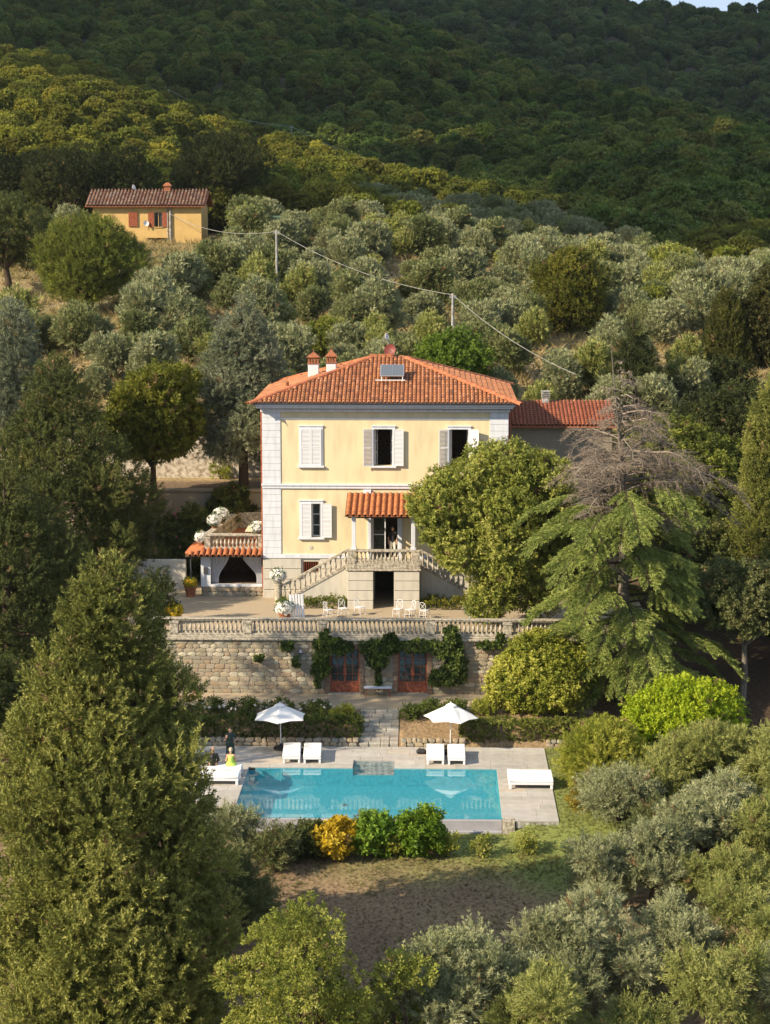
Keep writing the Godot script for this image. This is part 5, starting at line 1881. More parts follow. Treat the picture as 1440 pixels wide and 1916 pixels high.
# ------------------------------------------------------------------ furniture
func parasol(label: String, p: Vector3, turn: float, lean: float, h := 1.95) -> void:
	var t := thing("parasol", label, "parasol", p, turn, "white parasols by the pool")
	var b := Buf.new()
	b.tube([Vector3(0, 0.05, 0), Vector3(lean * (h + 0.3), h + 0.33, 0)], [0.024, 0.024], 8)
	obj("pole", b.mesh(), M.white_metal, t)
	var c := Buf.new()
	var n := 6
	var ap := Vector3(lean * h, h + 0.33, 0)
	var rim := []
	var tip := []
	for i in n:
		var a := TAU * (i + 0.5) / n
		rim.append(Vector3(lean * h + cos(a) * 1.36, h - 0.33, sin(a) * 1.36))
		tip.append(Vector3(lean * h + cos(a) * 0.62, h + 0.045, sin(a) * 0.62))
	for i in n:
		var j := (i + 1) % n
		var mr: Vector3 = (rim[i] + rim[j]) / 2 + Vector3.UP * 0.05
		mr = mr.lerp(Vector3(ap.x, mr.y, 0), 0.035)
		var mt: Vector3 = (tip[i] + tip[j]) / 2 - Vector3.UP * 0.025
		for q in [0.0, -0.012]:
			var o: Vector3 = Vector3.UP * float(q)
			c.face(ap - Vector3.UP * 3, [ap + o, tip[i] + o, mt + o])
			c.face(ap - Vector3.UP * 3, [ap + o, mt + o, tip[j] + o])
			c.face(ap - Vector3.UP * 3, [tip[i] + o, rim[i] + o, mr + o, mt + o])
			c.face(ap - Vector3.UP * 3, [mt + o, mr + o, rim[j] + o, tip[j] + o])
	var cn := obj("canopy", c.mesh(), M.white_cloth, t)
	var v := Buf.new()
	v.lathe(ap + Vector3.UP * 0.005, [Vector2(0.3, -0.085), Vector2(0.16, -0.01), Vector2(0.03, 0.05), Vector2(0.02, 0.1), Vector2(0.0, 0.11)], 6)
	obj("vent_cap", v.mesh(), M.white_cloth, cn)
	for i in n:
		var rb := Buf.new()
		rb.tube([ap - Vector3.UP * 0.05, tip[i] - Vector3.UP * 0.03, rim[i] - Vector3.UP * 0.015], [0.012, 0.012, 0.01], 4)
		obj("rib", rb.mesh(), M.white_metal, t)
	var bs := Buf.new()
	bs.lathe(Vector3.ZERO, [Vector2(0, 0), Vector2(0.36, 0), Vector2(0.38, 0.05), Vector2(0.34, 0.13), Vector2(0.1, 0.18), Vector2(0.06, 0.3), Vector2(0, 0.3)], 16)
	obj("base", bs.mesh(), M.dark, t)

func lounger_proto() -> Node3D:
	var t := thing("sun_lounger", "", "sun lounger")
	t.set_meta("base_name", "sun_lounger")
	var f := Buf.new()
	f.bevel(Vector3(-0.42, 0.20, -1.02), Vector3(0.42, 0.31, 1.02), 0.015)
	obj("frame", f.mesh(), M.white_paint, t)
	for sx in [-1, 1]:
		for sz in [-1, 1]:
			var l := Buf.new()
			l.bevel(Vector3(sx * 0.41, 0, sz * 1.0), Vector3(sx * 0.31, 0.2, sz * 0.88), 0.01)
			obj("leg", l.mesh(), M.white_paint, t)
	var m := Buf.new()
	m.bevel(Vector3(-0.425, 0.312, -0.42), Vector3(0.425, 0.45, 1.03), 0.035)
	obj("mattress", m.mesh(), M.white_cloth, t)
	var h := Buf.new()
	h.bevel(Vector3(-0.425, 0.0, -0.64), Vector3(0.425, 0.135, 0.0), 0.035)
	var o := obj("headrest", h.mesh(), M.white_cloth, t)
	o.position = Vector3(0, 0.314, -0.40)
	o.rotation.x = 0.06
	return t

func chair_proto() -> Node3D:
	var t := thing("garden_chair", "", "chair", Vector3.ZERO)
	t.set_meta("base_name", "garden_chair")
	var s := Buf.new()
	s.bevel(Vector3(-0.21, 0.43, -0.2), Vector3(0.21, 0.465, 0.22), 0.015)
	obj("seat", s.mesh(), M.white_paint, t)
	for q in [[-0.18, 0.19, -0.22, 0.24], [0.18, 0.19, 0.22, 0.24]]:
		var l := Buf.new()
		l.tube([Vector3(q[0], 0.44, q[1]), Vector3(q[2], 0, q[3])], [0.017, 0.013], 6)
		obj("leg", l.mesh(), M.white_paint, t)
	for sx in [-1, 1]:
		var l := Buf.new()
		l.tube([Vector3(sx * 0.2, 0, -0.26), Vector3(sx * 0.18, 0.44, -0.18), Vector3(sx * 0.19, 0.7, -0.21), Vector3(sx * 0.15, 0.88, -0.25), Vector3(0, 0.93, -0.26)], [0.014, 0.017, 0.016, 0.016, 0.016], 6)
		obj("leg", l.mesh(), M.white_paint, t)
	var x := Buf.new()
	x.tube([Vector3(-0.18, 0.5, -0.185), Vector3(0, 0.7, -0.2), Vector3(0.15, 0.86, -0.245)], [0.013, 0.013, 0.013], 5)
	x.tube([Vector3(0.18, 0.5, -0.185), Vector3(0, 0.7, -0.2), Vector3(-0.15, 0.86, -0.245)], [0.013, 0.013, 0.013], 5)
	obj("cross_back", x.mesh(), M.white_paint, t)
	var r := Buf.new()
	r.tube([Vector3(-0.2, 0.2, 0.2), Vector3(0.2, 0.2, 0.2)], [0.01, 0.01], 5)
	r.tube([Vector3(-0.2, 0.2, -0.2), Vector3(0.2, 0.2, -0.2)], [0.01, 0.01], 5)
	obj("stretcher", r.mesh(), M.white_paint, t)
	return t

func furniture() -> void:
	parasol("open white parasol left of the garden steps, beside two sun loungers", V(-7.51, 0.0, 94.0), 0.0, -0.02)
	parasol("open white parasol right of the garden steps, beside two sun loungers", V(0.78, 0.0, 94.2), 0.35, 0.015)
	var lp := lounger_proto()
	var spots := [[-6.86, 92.45, 0.05, "white sun lounger nearest the left parasol pole"], [-5.86, 92.45, 0.04, "white sun lounger right of the left parasol pair, nearest the garden steps on the left"], [0.06, 92.4, 0.0, "white sun lounger on the left of the pair under the right parasol"], [1.07, 92.4, 0.0, "white sun lounger on the right of the pair under the right parasol"],
		[4.42, 87.86, PI / 2, "front white sun lounger of the pair lying crosswise at the right end of the pool"], [4.42, 88.74, PI / 2, "rear white sun lounger of the pair lying crosswise at the right end of the pool"], [-10.0, 88.15, -PI / 2, "empty white sun lounger left of the pool in front of the seated couple"], [-10.0, 89.35, -PI / 2, "white sun lounger left of the pool with the couple sitting on it"]]
	for i in spots.size():
		var s: Array = spots[i]
		var o: Node3D = lp if i == 0 else dup(lp, Vector3.ZERO, 0, "")
		tag(o, s[3], "sun lounger", "white sun loungers round the pool")
		o.position = V(s[0], 0, s[1])
		o.rotation.y = s[2]
	# dark bags beside the loungers
	for q in [[-0.62, 93.3, "dark bag on the deck left of the right pair of loungers"], [0.56, 93.2, "dark bag between the two loungers under the right parasol"], [-6.35, 93.2, "dark bag between the two loungers by the left parasol"], [-8.6, 90.35, "pair of black shoes on the deck beside the woman in lime green"]]:
		var t := thing("dark_bag" if not q[2].begins_with("pair") else "black_shoes", q[2], "bag" if not q[2].begins_with("pair") else "shoes", V(q[0], 0, q[1]))
		var b := Buf.new()
		if q[2].begins_with("pair"):
			for s in [-1, 1]: body(b, [[Vector3(-0.1, 0.04, s * 0.07), Vector3(0.12, 0.035, s * 0.09), 0.045, 0.04]], 0.014, 0.02, Color.WHITE)
			obj("shoe", b.mesh(), M.dark, t)
		else:
			body(b, [[Vector3(-0.14, 0.12, 0), Vector3(0.14, 0.12, 0.02), 0.12, 0.11], [Vector3(-0.1, 0.22, 0), Vector3(0.1, 0.2, 0), 0.07, 0.06]], 0.025, 0.05, Color.WHITE)
			obj("bag_body", b.mesh(), M.dark, t)
			var h := Buf.new()
			h.tube([Vector3(-0.1, 0.24, 0), Vector3(-0.06, 0.38, 0.02), Vector3(0.06, 0.38, 0.02), Vector3(0.1, 0.24, 0)], [0.012, 0.012, 0.012, 0.012], 5)
			obj("handle", h.mesh(), M.dark, t)
	# chairs on the gravel
	var cp := chair_proto()
	var cs := [[-4.98, 105.4, 0.5, "white cross back chair left of the basement door, second from the left"], [-4.1, 105.75, 0.9, "white cross back chair closest to the basement door on its left"], [-2.0, 105.3, -0.5, "white cross back chair closest to the basement door on its right"], [-1.32, 105.1, -0.9, "white cross back chair second to the right of the basement door"], [-0.55, 104.9, 2.6, "white cross back chair farthest right, turned away from the camera"], [-5.75, 104.9, 2.2, "white cross back chair farthest left, near the leaning panel"]]
	for i in cs.size():
		var s: Array = cs[i]
		var o: Node3D = cp if i == 0 else dup(cp, Vector3.ZERO, 0, "")
		tag(o, s[3], "chair", "white chairs on the gravel terrace")
		o.position = V(s[0], 4.313, s[1])
		o.rotation.y = s[2]
	var tc := dup(cp, V(-11.0, 6.94, 115.6), -1.9, "white chair at the table on the loggia roof terrace")
	tc.remove_meta("group")
	# leaning slatted panel
	var p := thing("deck_chair", "pale slatted folding deck chair standing upright behind the balustrade", "deck chair", V(-7.4, 4.313, 104.6), 0.25)
	for k in 5:
		var b := Buf.new()
		b.bevel(Vector3(-0.36 + k * 0.15, 0.05, 0), Vector3(-0.25 + k * 0.15, 1.35, 0.03), 0.008)
		var o := obj("slat", b.mesh(), M.white_paint, p)
		o.rotation.x = -0.35
	for sx in [-1, 1]:
		var b := Buf.new()
		b.tube([Vector3(sx * 0.38, 0, 0.0), Vector3(sx * 0.38, 1.3, -0.47)], [0.02, 0.02], 6)
		b.tube([Vector3(sx * 0.35, 0, -0.75), Vector3(sx * 0.35, 0.75, -0.2)], [0.018, 0.018], 6)
		obj("leg", b.mesh(), M.white_paint, p)
	# pots and flowers
	var white := [lin(0.82, 0.82, 0.80), lin(0.75, 0.76, 0.76), lin(0.86, 0.85, 0.8)]
	var yellow := [lin(0.65, 0.42, 0.02), lin(0.55, 0.45, 0.03)]
	pot("flower_pot", "large terracotta pot of yellow flowers left of the loggia", V(-13.95, 4.31, 110.7), 0.34, 0.62, M.terracotta, 0.33, yellow)
	pot("flower_pot", "terracotta pot of yellow flowers by the left end of the terrace balustrade", V(-13.9, 4.31, 103.2), 0.32, 0.5, M.terracotta, 0.42, yellow)
	pot("flower_pot", "low pot of white flowers on the gravel beside the deck chair", V(-8.1, 4.31, 104.6), 0.35, 0.35, M.terracotta, 0.43, white)
	pot("flower_pot", "pot of white flowers on top of the left stair post", V(-8.79, 5.44, 109.0), 0.2, 0.22, M.carved, 0.39, white)
	pot("flower_pot", "pot of white flowers on the front left corner of the loggia terrace", V(-13.45, 6.95, 112.2), 0.24, 0.4, M.terracotta, 0.33, white, "white flower pots on the loggia")
	pot("flower_pot", "middle pot of white flowers along the loggia side balustrade", V(-12.85, 7.87, 113.4), 0.2, 0.25, M.terracotta, 0.36, white, "white flower pots on the loggia")
	pot("flower_pot", "rear pot of white flowers along the loggia side balustrade", V(-12.65, 7.87, 115.1), 0.2, 0.3, M.terracotta, 0.43, white, "white flower pots on the loggia")
	pot("flower_pot", "pot of white flowers on the loggia balustrade next to the villa wall", V(-10.15, 7.87, 111.45), 0.18, 0.2, M.terracotta, 0.33, white, "white flower pots on the loggia")
	pot("flower_pot", "potted grey green plant at the right of the gravel terrace", V(2.1, 4.31, 104.9), 0.3, 0.3, M.concrete, 0.45, [lin(0.3, 0.36, 0.34), lin(0.22, 0.28, 0.27)])
	# table on the loggia terrace
	var tb := thing("terrace_table", "long cream table on the loggia roof terrace", "table", V(-10.55, 6.94, 114.6))
	var top := Buf.new()
	top.bevel(Vector3(-0.5, 0.72, -1.3), Vector3(0.55, 0.77, 1.3), 0.015, lin(0.62, 0.53, 0.38))
	obj("table_top", top.mesh(), M.any, tb)
	for sx in [-0.42, 0.45]:
		for sz in [-1.15, 1.15]:
			var l := Buf.new()
			l.tube([Vector3(sx, 0.72, sz), Vector3(sx, 0, sz)], [0.035, 0.03], 6)
			obj("leg", l.mesh(), M.iron, tb)
	# roof fittings
	var sp := thing("solar_panel", "solar water heating panel in a white frame on the villa roof", "solar panel", V(-2.48, 16.63, 112.7))
	var k := Buf.new()
	var bs := Basis(Vector3.RIGHT, 0.55)
	k.bevel(Vector3(-0.68, 0.0, -0.55), Vector3(0.68, 0.07, 0.55), 0.01)
	var fr := obj("frame", k.mesh(), M.steel, sp)
	var k2 := Buf.new()
	for i in 2: k2.box(Vector3(-0.63 + i * 0.64, 0.071, -0.5), Vector3(-0.01 + i * 0.64, 0.078, 0.5))
	var gl := obj("collector", k2.mesh(), M.panel, sp)
	fr.transform = Transform3D(bs, Vector3(0, 0.45, 0))
	gl.transform = fr.transform
	var k3 := Buf.new()
	k3.tube([Vector3(-0.95, -0.02, 0.62), Vector3(0.75, -0.02, 0.62)], [0.03, 0.03], 6)
	for s in [-0.6, 0.6]:
		k3.tube([Vector3(s, -0.1, 0.5), Vector3(s, 0.2, 0.45)], [0.025, 0.025], 5)
		k3.tube([Vector3(s, 0.15, -0.5), Vector3(s, 0.7, -0.45)], [0.025, 0.025], 5)
	obj("stand", k3.mesh(), M.white_metal, sp)
	dish("dark red satellite dish on the ridge of the villa roof", V(-2.66, 18.05, 115.75), 0.36, surf(lin(0.16, 0.035, 0.03), 0.5), Vector3(-0.3, 0.3, 1))
	dish("white satellite dish on a thin mast above the villa roof ridge", V(-2.9, 18.85, 115.9), 0.2, M.white_metal, Vector3(0.9, 0.2, 0.5))
	var ma := thing("antenna_mast", "thin mast on the villa roof ridge carrying the white dish", "mast", V(-2.8, 17.5, 115.9))
	var mb := Buf.new()
	mb.tube([Vector3.ZERO, Vector3(0, 1.5, 0)], [0.025, 0.02], 6)
	obj("pole", mb.mesh(), M.steel, ma)

func people() -> void:
	person("woman in a dark green dress standing with one hand on her hip", V(-9.75, 0.002, 91.6), 0.1, "standing")
	person("woman in a lime green dress sitting on a lounger left of the pool", V(-9.5, 0.42, 89.45), PI, "woman")
	person("man in a black jacket sitting on a lounger beside the woman in lime", V(-10.35, 0.42, 89.5), PI, "man")
	person("person in a dark top and white trousers standing inside the portico door", V(-2.42, 6.56, 111.25), 0.0, "doorway")

# ------------------------------------------------------------------ hedges, shrubs, climbers
const P_OLIVE := [Color(0.132, 0.154, 0.072), Color(0.251, 0.273, 0.138), Color(0.394, 0.404, 0.236)]
const P_OLIVE2 := [Color(0.121, 0.146, 0.037), Color(0.237, 0.258, 0.071), Color(0.352, 0.364, 0.125)]
const P_CYP := [Color(0.073, 0.090, 0.021), Color(0.174, 0.193, 0.040), Color(0.329, 0.329, 0.087)]
const P_DARK := [Color(0.035, 0.049, 0.015), Color(0.074, 0.095, 0.023), Color(0.135, 0.142, 0.036)]
const P_OAK := [Color(0.109, 0.139, 0.025), Color(0.242, 0.273, 0.048), Color(0.448, 0.442, 0.121)]
const P_ACID := [Color(0.131, 0.197, 0.009), Color(0.262, 0.350, 0.013), Color(0.393, 0.459, 0.028)]
const P_LIME := [Color(0.144, 0.176, 0.022), Color(0.298, 0.320, 0.044), Color(0.475, 0.463, 0.094)]
const P_CEDAR := [Color(0.092, 0.121, 0.025), Color(0.184, 0.236, 0.052), Color(0.322, 0.368, 0.098)]
const P_BLUE := [Color(0.095, 0.120, 0.074), Color(0.171, 0.196, 0.120), Color(0.278, 0.297, 0.194)]
const P_PINE := [Color(0.063, 0.081, 0.015), Color(0.144, 0.172, 0.025), Color(0.265, 0.287, 0.044)]
const P_HEDGE := [Color(0.042, 0.066, 0.014), Color(0.090, 0.126, 0.024), Color(0.156, 0.186, 0.036)]
const P_YELLOW := [Color(0.30, 0.20, 0.012), Color(0.50, 0.36, 0.02), Color(0.62, 0.50, 0.07)]
const P_DULL2 := [Color(0.086, 0.112, 0.038), Color(0.168, 0.194, 0.073), Color(0.276, 0.286, 0.131)]
const P_BLACK := [Color(0.022, 0.032, 0.01), Color(0.048, 0.062, 0.015), Color(0.085, 0.095, 0.024)]
const P_DULL := [Color(0.066, 0.083, 0.030), Color(0.121, 0.143, 0.050), Color(0.209, 0.209, 0.084)]

func pick(pal: Array) -> Color:
	var k := rng.randf()
	return pal[0].lerp(pal[1], k * 2) if k < 0.5 else pal[1].lerp(pal[2], k * 2 - 1)

func hedge(label: String, x0: float, x1: float, d0: float, d1: float, y0: float, y1: float, pal: Array, per := 80.0, ragged := 0.06) -> void:
	var b := Buf.new()
	b.copies = true
	var t := thing("hedge", label, "hedge", V((x0 + x1) / 2, y0, (d0 + d1) / 2))
	for f in [[0, (x1 - x0) * (y1 - y0)], [1, (x1 - x0) * (d1 - d0)], [2, (d1 - d0) * (y1 - y0)], [3, (d1 - d0) * (y1 - y0)], [4, (x1 - x0) * (y1 - y0) * 0.6]]:
		for i in int(f[1] * per):
			var u := rng.randf()
			var v := rng.randf()
			var r := rf(-0.1, ragged) + fine_noise.get_noise_2d((u + f[0]) * (x1 - x0) * 6.0, v * 6.0) * ragged * 2.5
			var p: Vector3
			var n: Vector3
			match f[0]:
				0:
					p = V(lerpf(x0, x1, u), lerpf(y0, y1, v), d0 - r); n = Vector3(0, 0.3, 1)
				1:
					p = V(lerpf(x0, x1, u), y1 + r, lerpf(d0, d1, v)); n = Vector3(0, 1, 0.2)
				2:
					p = V(x0 - r, lerpf(y0, y1, u), lerpf(d0, d1, v)); n = Vector3(-1, 0.3, 0)
				3:
					p = V(x1 + r, lerpf(y0, y1, u), lerpf(d0, d1, v)); n = Vector3(1, 0.3, 0)
				_:
					p = V(lerpf(x0, x1, u), lerpf(y0, y1, v), d1 + r); n = Vector3(0, 0.3, -1)
			b.stamp(T.hedge[0], Transform3D(along(n + Vector3(rf(-1, 1), rf(-1, 1), rf(-1, 1)) * 0.6, rf(0, 6), rf(0.8, 1.5)), p - t.position), pick(pal))
	leaves("foliage", b, M.leaf, t)
	var s := Buf.new()
	for i in int((x1 - x0) / 0.5):
		var x := x0 + 0.25 + i * 0.5 + rf(-0.1, 0.1)
		var o := V(x, y0 - 0.1, (d0 + d1) / 2) - t.position
		s.tube([o, o + Vector3(rf(-0.1, 0.1), (y1 - y0) * 0.7, rf(-0.1, 0.1))], [0.04, 0.02], 5)
	obj("stems", s.mesh(), M.bark, t)

func shrub(label: String, x: float, d: float, y: float, w: float, h: float, n: int, per: float, temp: Array, pal: Array, mat: Material, up := 0.6, extra: Array = [], cat := "shrub", group := "") -> Node3D:
	var t := thing("shrub" if cat == "shrub" else cat.replace(" ", "_"), label, cat, V(x, y, d), 0, group)
	var ps := billows(Vector3(0, h * 0.5, 0), Vector3(w, h * 0.52, w), n, Vector2(0.3, 0.5) * minf(w, h) * 0.9, 0.9, -0.9)
	var cr := foliage(ps, per, temp, pal, up, 0.6, null, 0.02)
	leaves("foliage", cr, mat, t)
	var s := Buf.new()
	for i in 5:
		var a := rf(0, TAU)
		s.tube([Vector3(cos(a) * 0.08, -0.2, sin(a) * 0.08), Vector3(cos(a) * w * 0.4, h * 0.6, sin(a) * w * 0.4)], [0.035, 0.012], 5)
	obj("stems", s.mesh(), M.bark, t)
	if extra.size():
		var b := Buf.new()
		for i in int(extra[0]):
			var q := Vector3(rng.randfn(), rng.randfn() * 0.6 + 0.5, rng.randfn()).normalized()
			b.stamp(T.petal[i % 2], Transform3D(along(q, rf(0, 6), rf(0.8, 1.3)), Vector3(0, h * 0.5, 0) + q * Vector3(w, h * 0.55, w)), vary(extra[1], 0.1))
		obj("blossom", b.mesh(), M.petal, t)
	return t

func ivy(label: String, patches: Array) -> void:
	var t := thing("ivy", label, "climbing plant", V((patches[0][0] + patches[0][1]) / 2, patches[0][2], 100.3))
	var b := Buf.new()
	b.copies = true
	for p in patches:
		var area: float = (p[1] - p[0]) * (p[3] - p[2])
		for i in int(area * 165):
			var u := rf(-1, 1)
			var v := rf(-1, 1)
			if u * u + v * v > rf(0.55, 1.2): continue
			var pos := V((p[0] + p[1]) / 2 + u * (p[1] - p[0]) / 2, (p[2] + p[3]) / 2 + v * (p[3] - p[2]) / 2, (p[4] if p.size() > 4 else 100.3) - rf(0.0, 0.28) * (1.1 - u * u))
			b.stamp(T.ivy[rng.randi() % 4], Transform3D(along(Vector3(rf(-0.8, 0.8), rf(-0.3, 0.8), 1), rf(0, 6), rf(0.8, 1.5)), pos - t.position), pick([Color(0.03, 0.05, 0.012), Color(0.06, 0.095, 0.02), Color(0.13, 0.17, 0.03)]))
	leaves("foliage", b, M.leaf, t)
	var s := Buf.new()
	for p in patches:
		for i in 3:
			var x := rf(p[0], p[1])
			s.tube([V(x, p[3], 100.3) - t.position, V(x + rf(-0.1, 0.1), (p[2] + p[3]) / 2, 100.3) - t.position, V(x + rf(-0.2, 0.2), p[2], 100.3) - t.position], [0.012, 0.015, 0.012], 4)
	obj("stems", s.mesh(), M.bark, t)

func planting() -> void:
	as_copies = true
	hedge("long clipped dark hedge left of the garden steps behind the left parasol", -12.2, -3.75, 95.05, 95.95, 0.25, 1.15, P_HEDGE, 75)
	hedge("clipped hedge right of the garden steps behind the right pair of loungers", 1.45, 7.9, 94.95, 95.95, 0.1, 1.05, [Color(0.07, 0.095, 0.018), Color(0.15, 0.18, 0.032), Color(0.26, 0.28, 0.06)], 80)
	for q in [[-11.2, 96.9, 0.9, 0.55, "low dark shrub at the far left of the bank below the gravel path"], [-9.6, 97.0, 1.0, 0.55, "low dark shrub left of the left parasol, below the gravel path"], [-7.8, 96.9, 0.9, 0.55, "low dark shrub hidden behind the left parasol canopy"], [-5.9, 96.8, 0.9, 0.6, "spreading dark green shrub between the left parasol and the garden steps"], [-4.6, 96.4, 0.6, 0.65, "rounded yellowish shrub just left of the garden steps"], [-1.2, 96.5, 0.45, 0.75, "small upright shrub just right of the garden steps"], [-0.2, 96.7, 0.8, 0.7, "dark low shrub right of the garden steps, left of the right parasol pole"], [1.0, 96.8, 0.7, 0.7, "low dark shrub behind the right parasol pole"], [2.5, 96.9, 0.7, 0.8, "small bright yellow green shrub right of the right parasol"]]:
		shrub(q[4], q[0], q[1], ground_h(q[0], q[1]), q[2], q[3], 6, 55, T.small, P_LIME if "yellow" in q[4] else P_HEDGE, M.leaf, 0.6, [14, lin(0.75, 0.72, 0.68)] if q[0] < -5 else [], "shrub", "low shrubs on the bank below the gravel path")
	# row in front of the pool
	var row := [[-5.35, 80.6, 1.1, 1.1, 9, P_DARK, "dark green rounded shrub at the left of the row before the pool"], [-4.2, 80.2, 0.85, 1.45, 8, P_YELLOW, "bright yellow leaved shrub in the row before the pool"], [-2.55, 80.7, 1.0, 1.75, 9, [Color(0.05, 0.12, 0.012), Color(0.12, 0.23, 0.02), Color(0.22, 0.32, 0.035)], "glossy green laurel shrub right of the yellow shrub before the pool"], [-1.6, 80.3, 0.5, 1.15, 5, P_LIME, "small olive green shrub squeezed between the two big laurels before the pool"], [-0.55, 80.6, 1.05, 1.9, 10, [Color(0.06, 0.13, 0.01), Color(0.14, 0.24, 0.018), Color(0.24, 0.32, 0.03)], "large domed bright green shrub at the middle of the pool front"], [0.62, 80.4, 0.42, 1.0, 5, P_LIME, "small yellowish shrub just right of the large domed shrub"], [1.98, 80.3, 0.45, 1.05, 6, P_OAK, "small dark upright shrub on the lawn below the pool's right corner"], [3.9, 80.6, 0.48, 0.95, 6, P_OAK, "small lone shrub on the lawn at the right below the paving"]]
	for q in row:
		shrub(q[6], q[0], q[1], ground_h(q[0], q[1]) - 0.03, q[2], q[3], q[4], 42 if q[2] > 0.6 else 60, T.oak if q[2] > 0.6 else T.small, q[5], M.leaf, 0.8, [], "shrub", "shrubs in front of the pool")
	# beds along the villa
	hedge("low bed of green ground ivy at the foot of the left stair flight", -8.6, -4.95, 107.6, 108.6, 4.3, 4.62, [Color(0.06, 0.09, 0.015), Color(0.12, 0.16, 0.025), Color(0.24, 0.24, 0.04)], 60, 0.12)
	hedge("low bed of yellow green ground ivy at the foot of the right stair flight", -0.65, 3.4, 107.4, 108.6, 4.3, 4.66, [Color(0.08, 0.10, 0.014), Color(0.16, 0.17, 0.022), Color(0.28, 0.25, 0.03)], 60, 0.12)
	ivy("dark ivy hanging at the upper left of the left terrace door", [[-6.35, -4.2, 3.35, 4.2], [-6.3, -5.5, 2.6, 3.6], [-6.4, -5.4, 2.2, 3.0], [-6.15, -5.9, 1.5, 2.3], [-5.9, -5.5, 4.0, 4.7]])
	ivy("dark ivy spilling between the two terrace doors", [[-3.9, -1.9, 3.3, 4.15], [-3.5, -2.4, 2.7, 3.6], [-2.6, -1.9, 3.9, 4.55, 100.2], [-3.02, -2.8, 1.5, 2.8, 100.36]])
	ivy("dark ivy over and right of the right terrace door, round the lantern", [[-2.0, -0.1, 3.5, 4.1], [-0.5, 1.5, 3.2, 4.15], [0.5, 1.3, 3.9, 4.9], [0.55, 1.65, 2.4, 3.5], [-0.1, 1.7, 1.75, 2.8], [-0.3, 0.5, 1.75, 2.3]])
	ivy("small tufts growing from the stones left of the left terrace door", [[-9.3, -8.95, 3.0, 3.3], [-8.0, -7.3, 3.55, 4.0], [-7.4, -7.0, 2.7, 3.2]])
	ivy("thin creeper along the coping at the right end of the terrace wall", [[2.0, 3.4, 3.75, 4.05], [3.2, 3.5, 3.8, 4.6]])
	# bushes
	shrub("tall yellow green bush in front of the retaining wall right of the right terrace door", 5.45, 97.9, 0.7, 2.5, 4.0, 26, 30, T.oak, P_LIME, M.leaf, 0.7)
	shrub("acid green domed creeper bush right of the lawn under the half dead cedar", 11.9, 92.0, 0.2, 2.75, 3.6, 30, 26, T.oak, P_ACID, M.leaf, 0.2)
	shrub("bright green feathery shrub right of the lawn, level with the crosswise loungers", 7.8, 88.3, -0.1, 1.8, 2.8, 16, 30, T.olive_near, P_LIME, M.leaf, 0.9)
	shrub("rusty yellow bush at the right edge of the lawn beside the paving corner", 6.55, 84.6, -0.35, 0.65, 1.5, 8, 40, T.small, [Color(0.12, 0.12, 0.02), Color(0.25, 0.2, 0.025), Color(0.38, 0.27, 0.04)], M.leaf, 0.6)
	shrub("dark green bush at the left end of the terrace beside the tall cypress", -14.7, 103.2, 4.2, 0.85, 3.4, 12, 40, T.small, P_DARK, M.leaf, 0.6)
	shrub("dark oleander bush with pink flowers behind the left side of the loggia", -14.8, 116.0, 4.3, 1.6, 4.2, 18, 22, T.broad, P_DARK, M.leaf, 0.8, [30, lin(0.45, 0.12, 0.16)])
	shrub("dark bush growing behind the loggia roof terrace below the terrace wall", -12.6, 120.3, 6.0, 1.3, 3.2, 12, 22, T.broad, P_DARK, M.leaf, 0.8)
	shrub("small yellow green shrub before the pale garden wall", -13.8, 126.3, 8.9, 0.7, 1.2, 6, 40, T.small, P_LIME, M.leaf)
	shrub("yellow broom bush in flower on the bank above the pale garden wall", -14.6, 134, 13.1, 1.0, 1.6, 8, 26, T.small, P_YELLOW, M.leaf)

func cone_tree(called: String, label: String, x: float, d: float, foot: float, h: float, prof: Array, step: float, puff: float, per: float, temp: Array, pal: Array, mat: Material, up := 0.9, tall := 1.35, ragged := 0.2, tr := 0.25, bark: Material = null, group := "") -> Node3D:
	var ps := cone_puffs(h, prof, step, puff, ragged, tall)
	var cr := foliage(ps, per, temp, pal, up, 0.5)
	var b := Buf.new()
	b.tube([Vector3(0, -0.5, 0), Vector3(0, 0.3, 0), Vector3(0, h * 0.5, 0), Vector3(0, h * 0.97, 0)], [tr * 1.5, tr * 1.1, tr * 0.6, 0.03], 8)
	for i in range(0, ps.size(), 3):
		var e: Vector3 = ps[i][0]
		b.tube([Vector3(0, maxf(0.2, e.y - 0.5), 0), e], [0.05, 0.015], 4)
	return tree(called, label, "tree", V(x, foot, d), cr, b.mesh(), mat, bark if bark else M.bark, group)

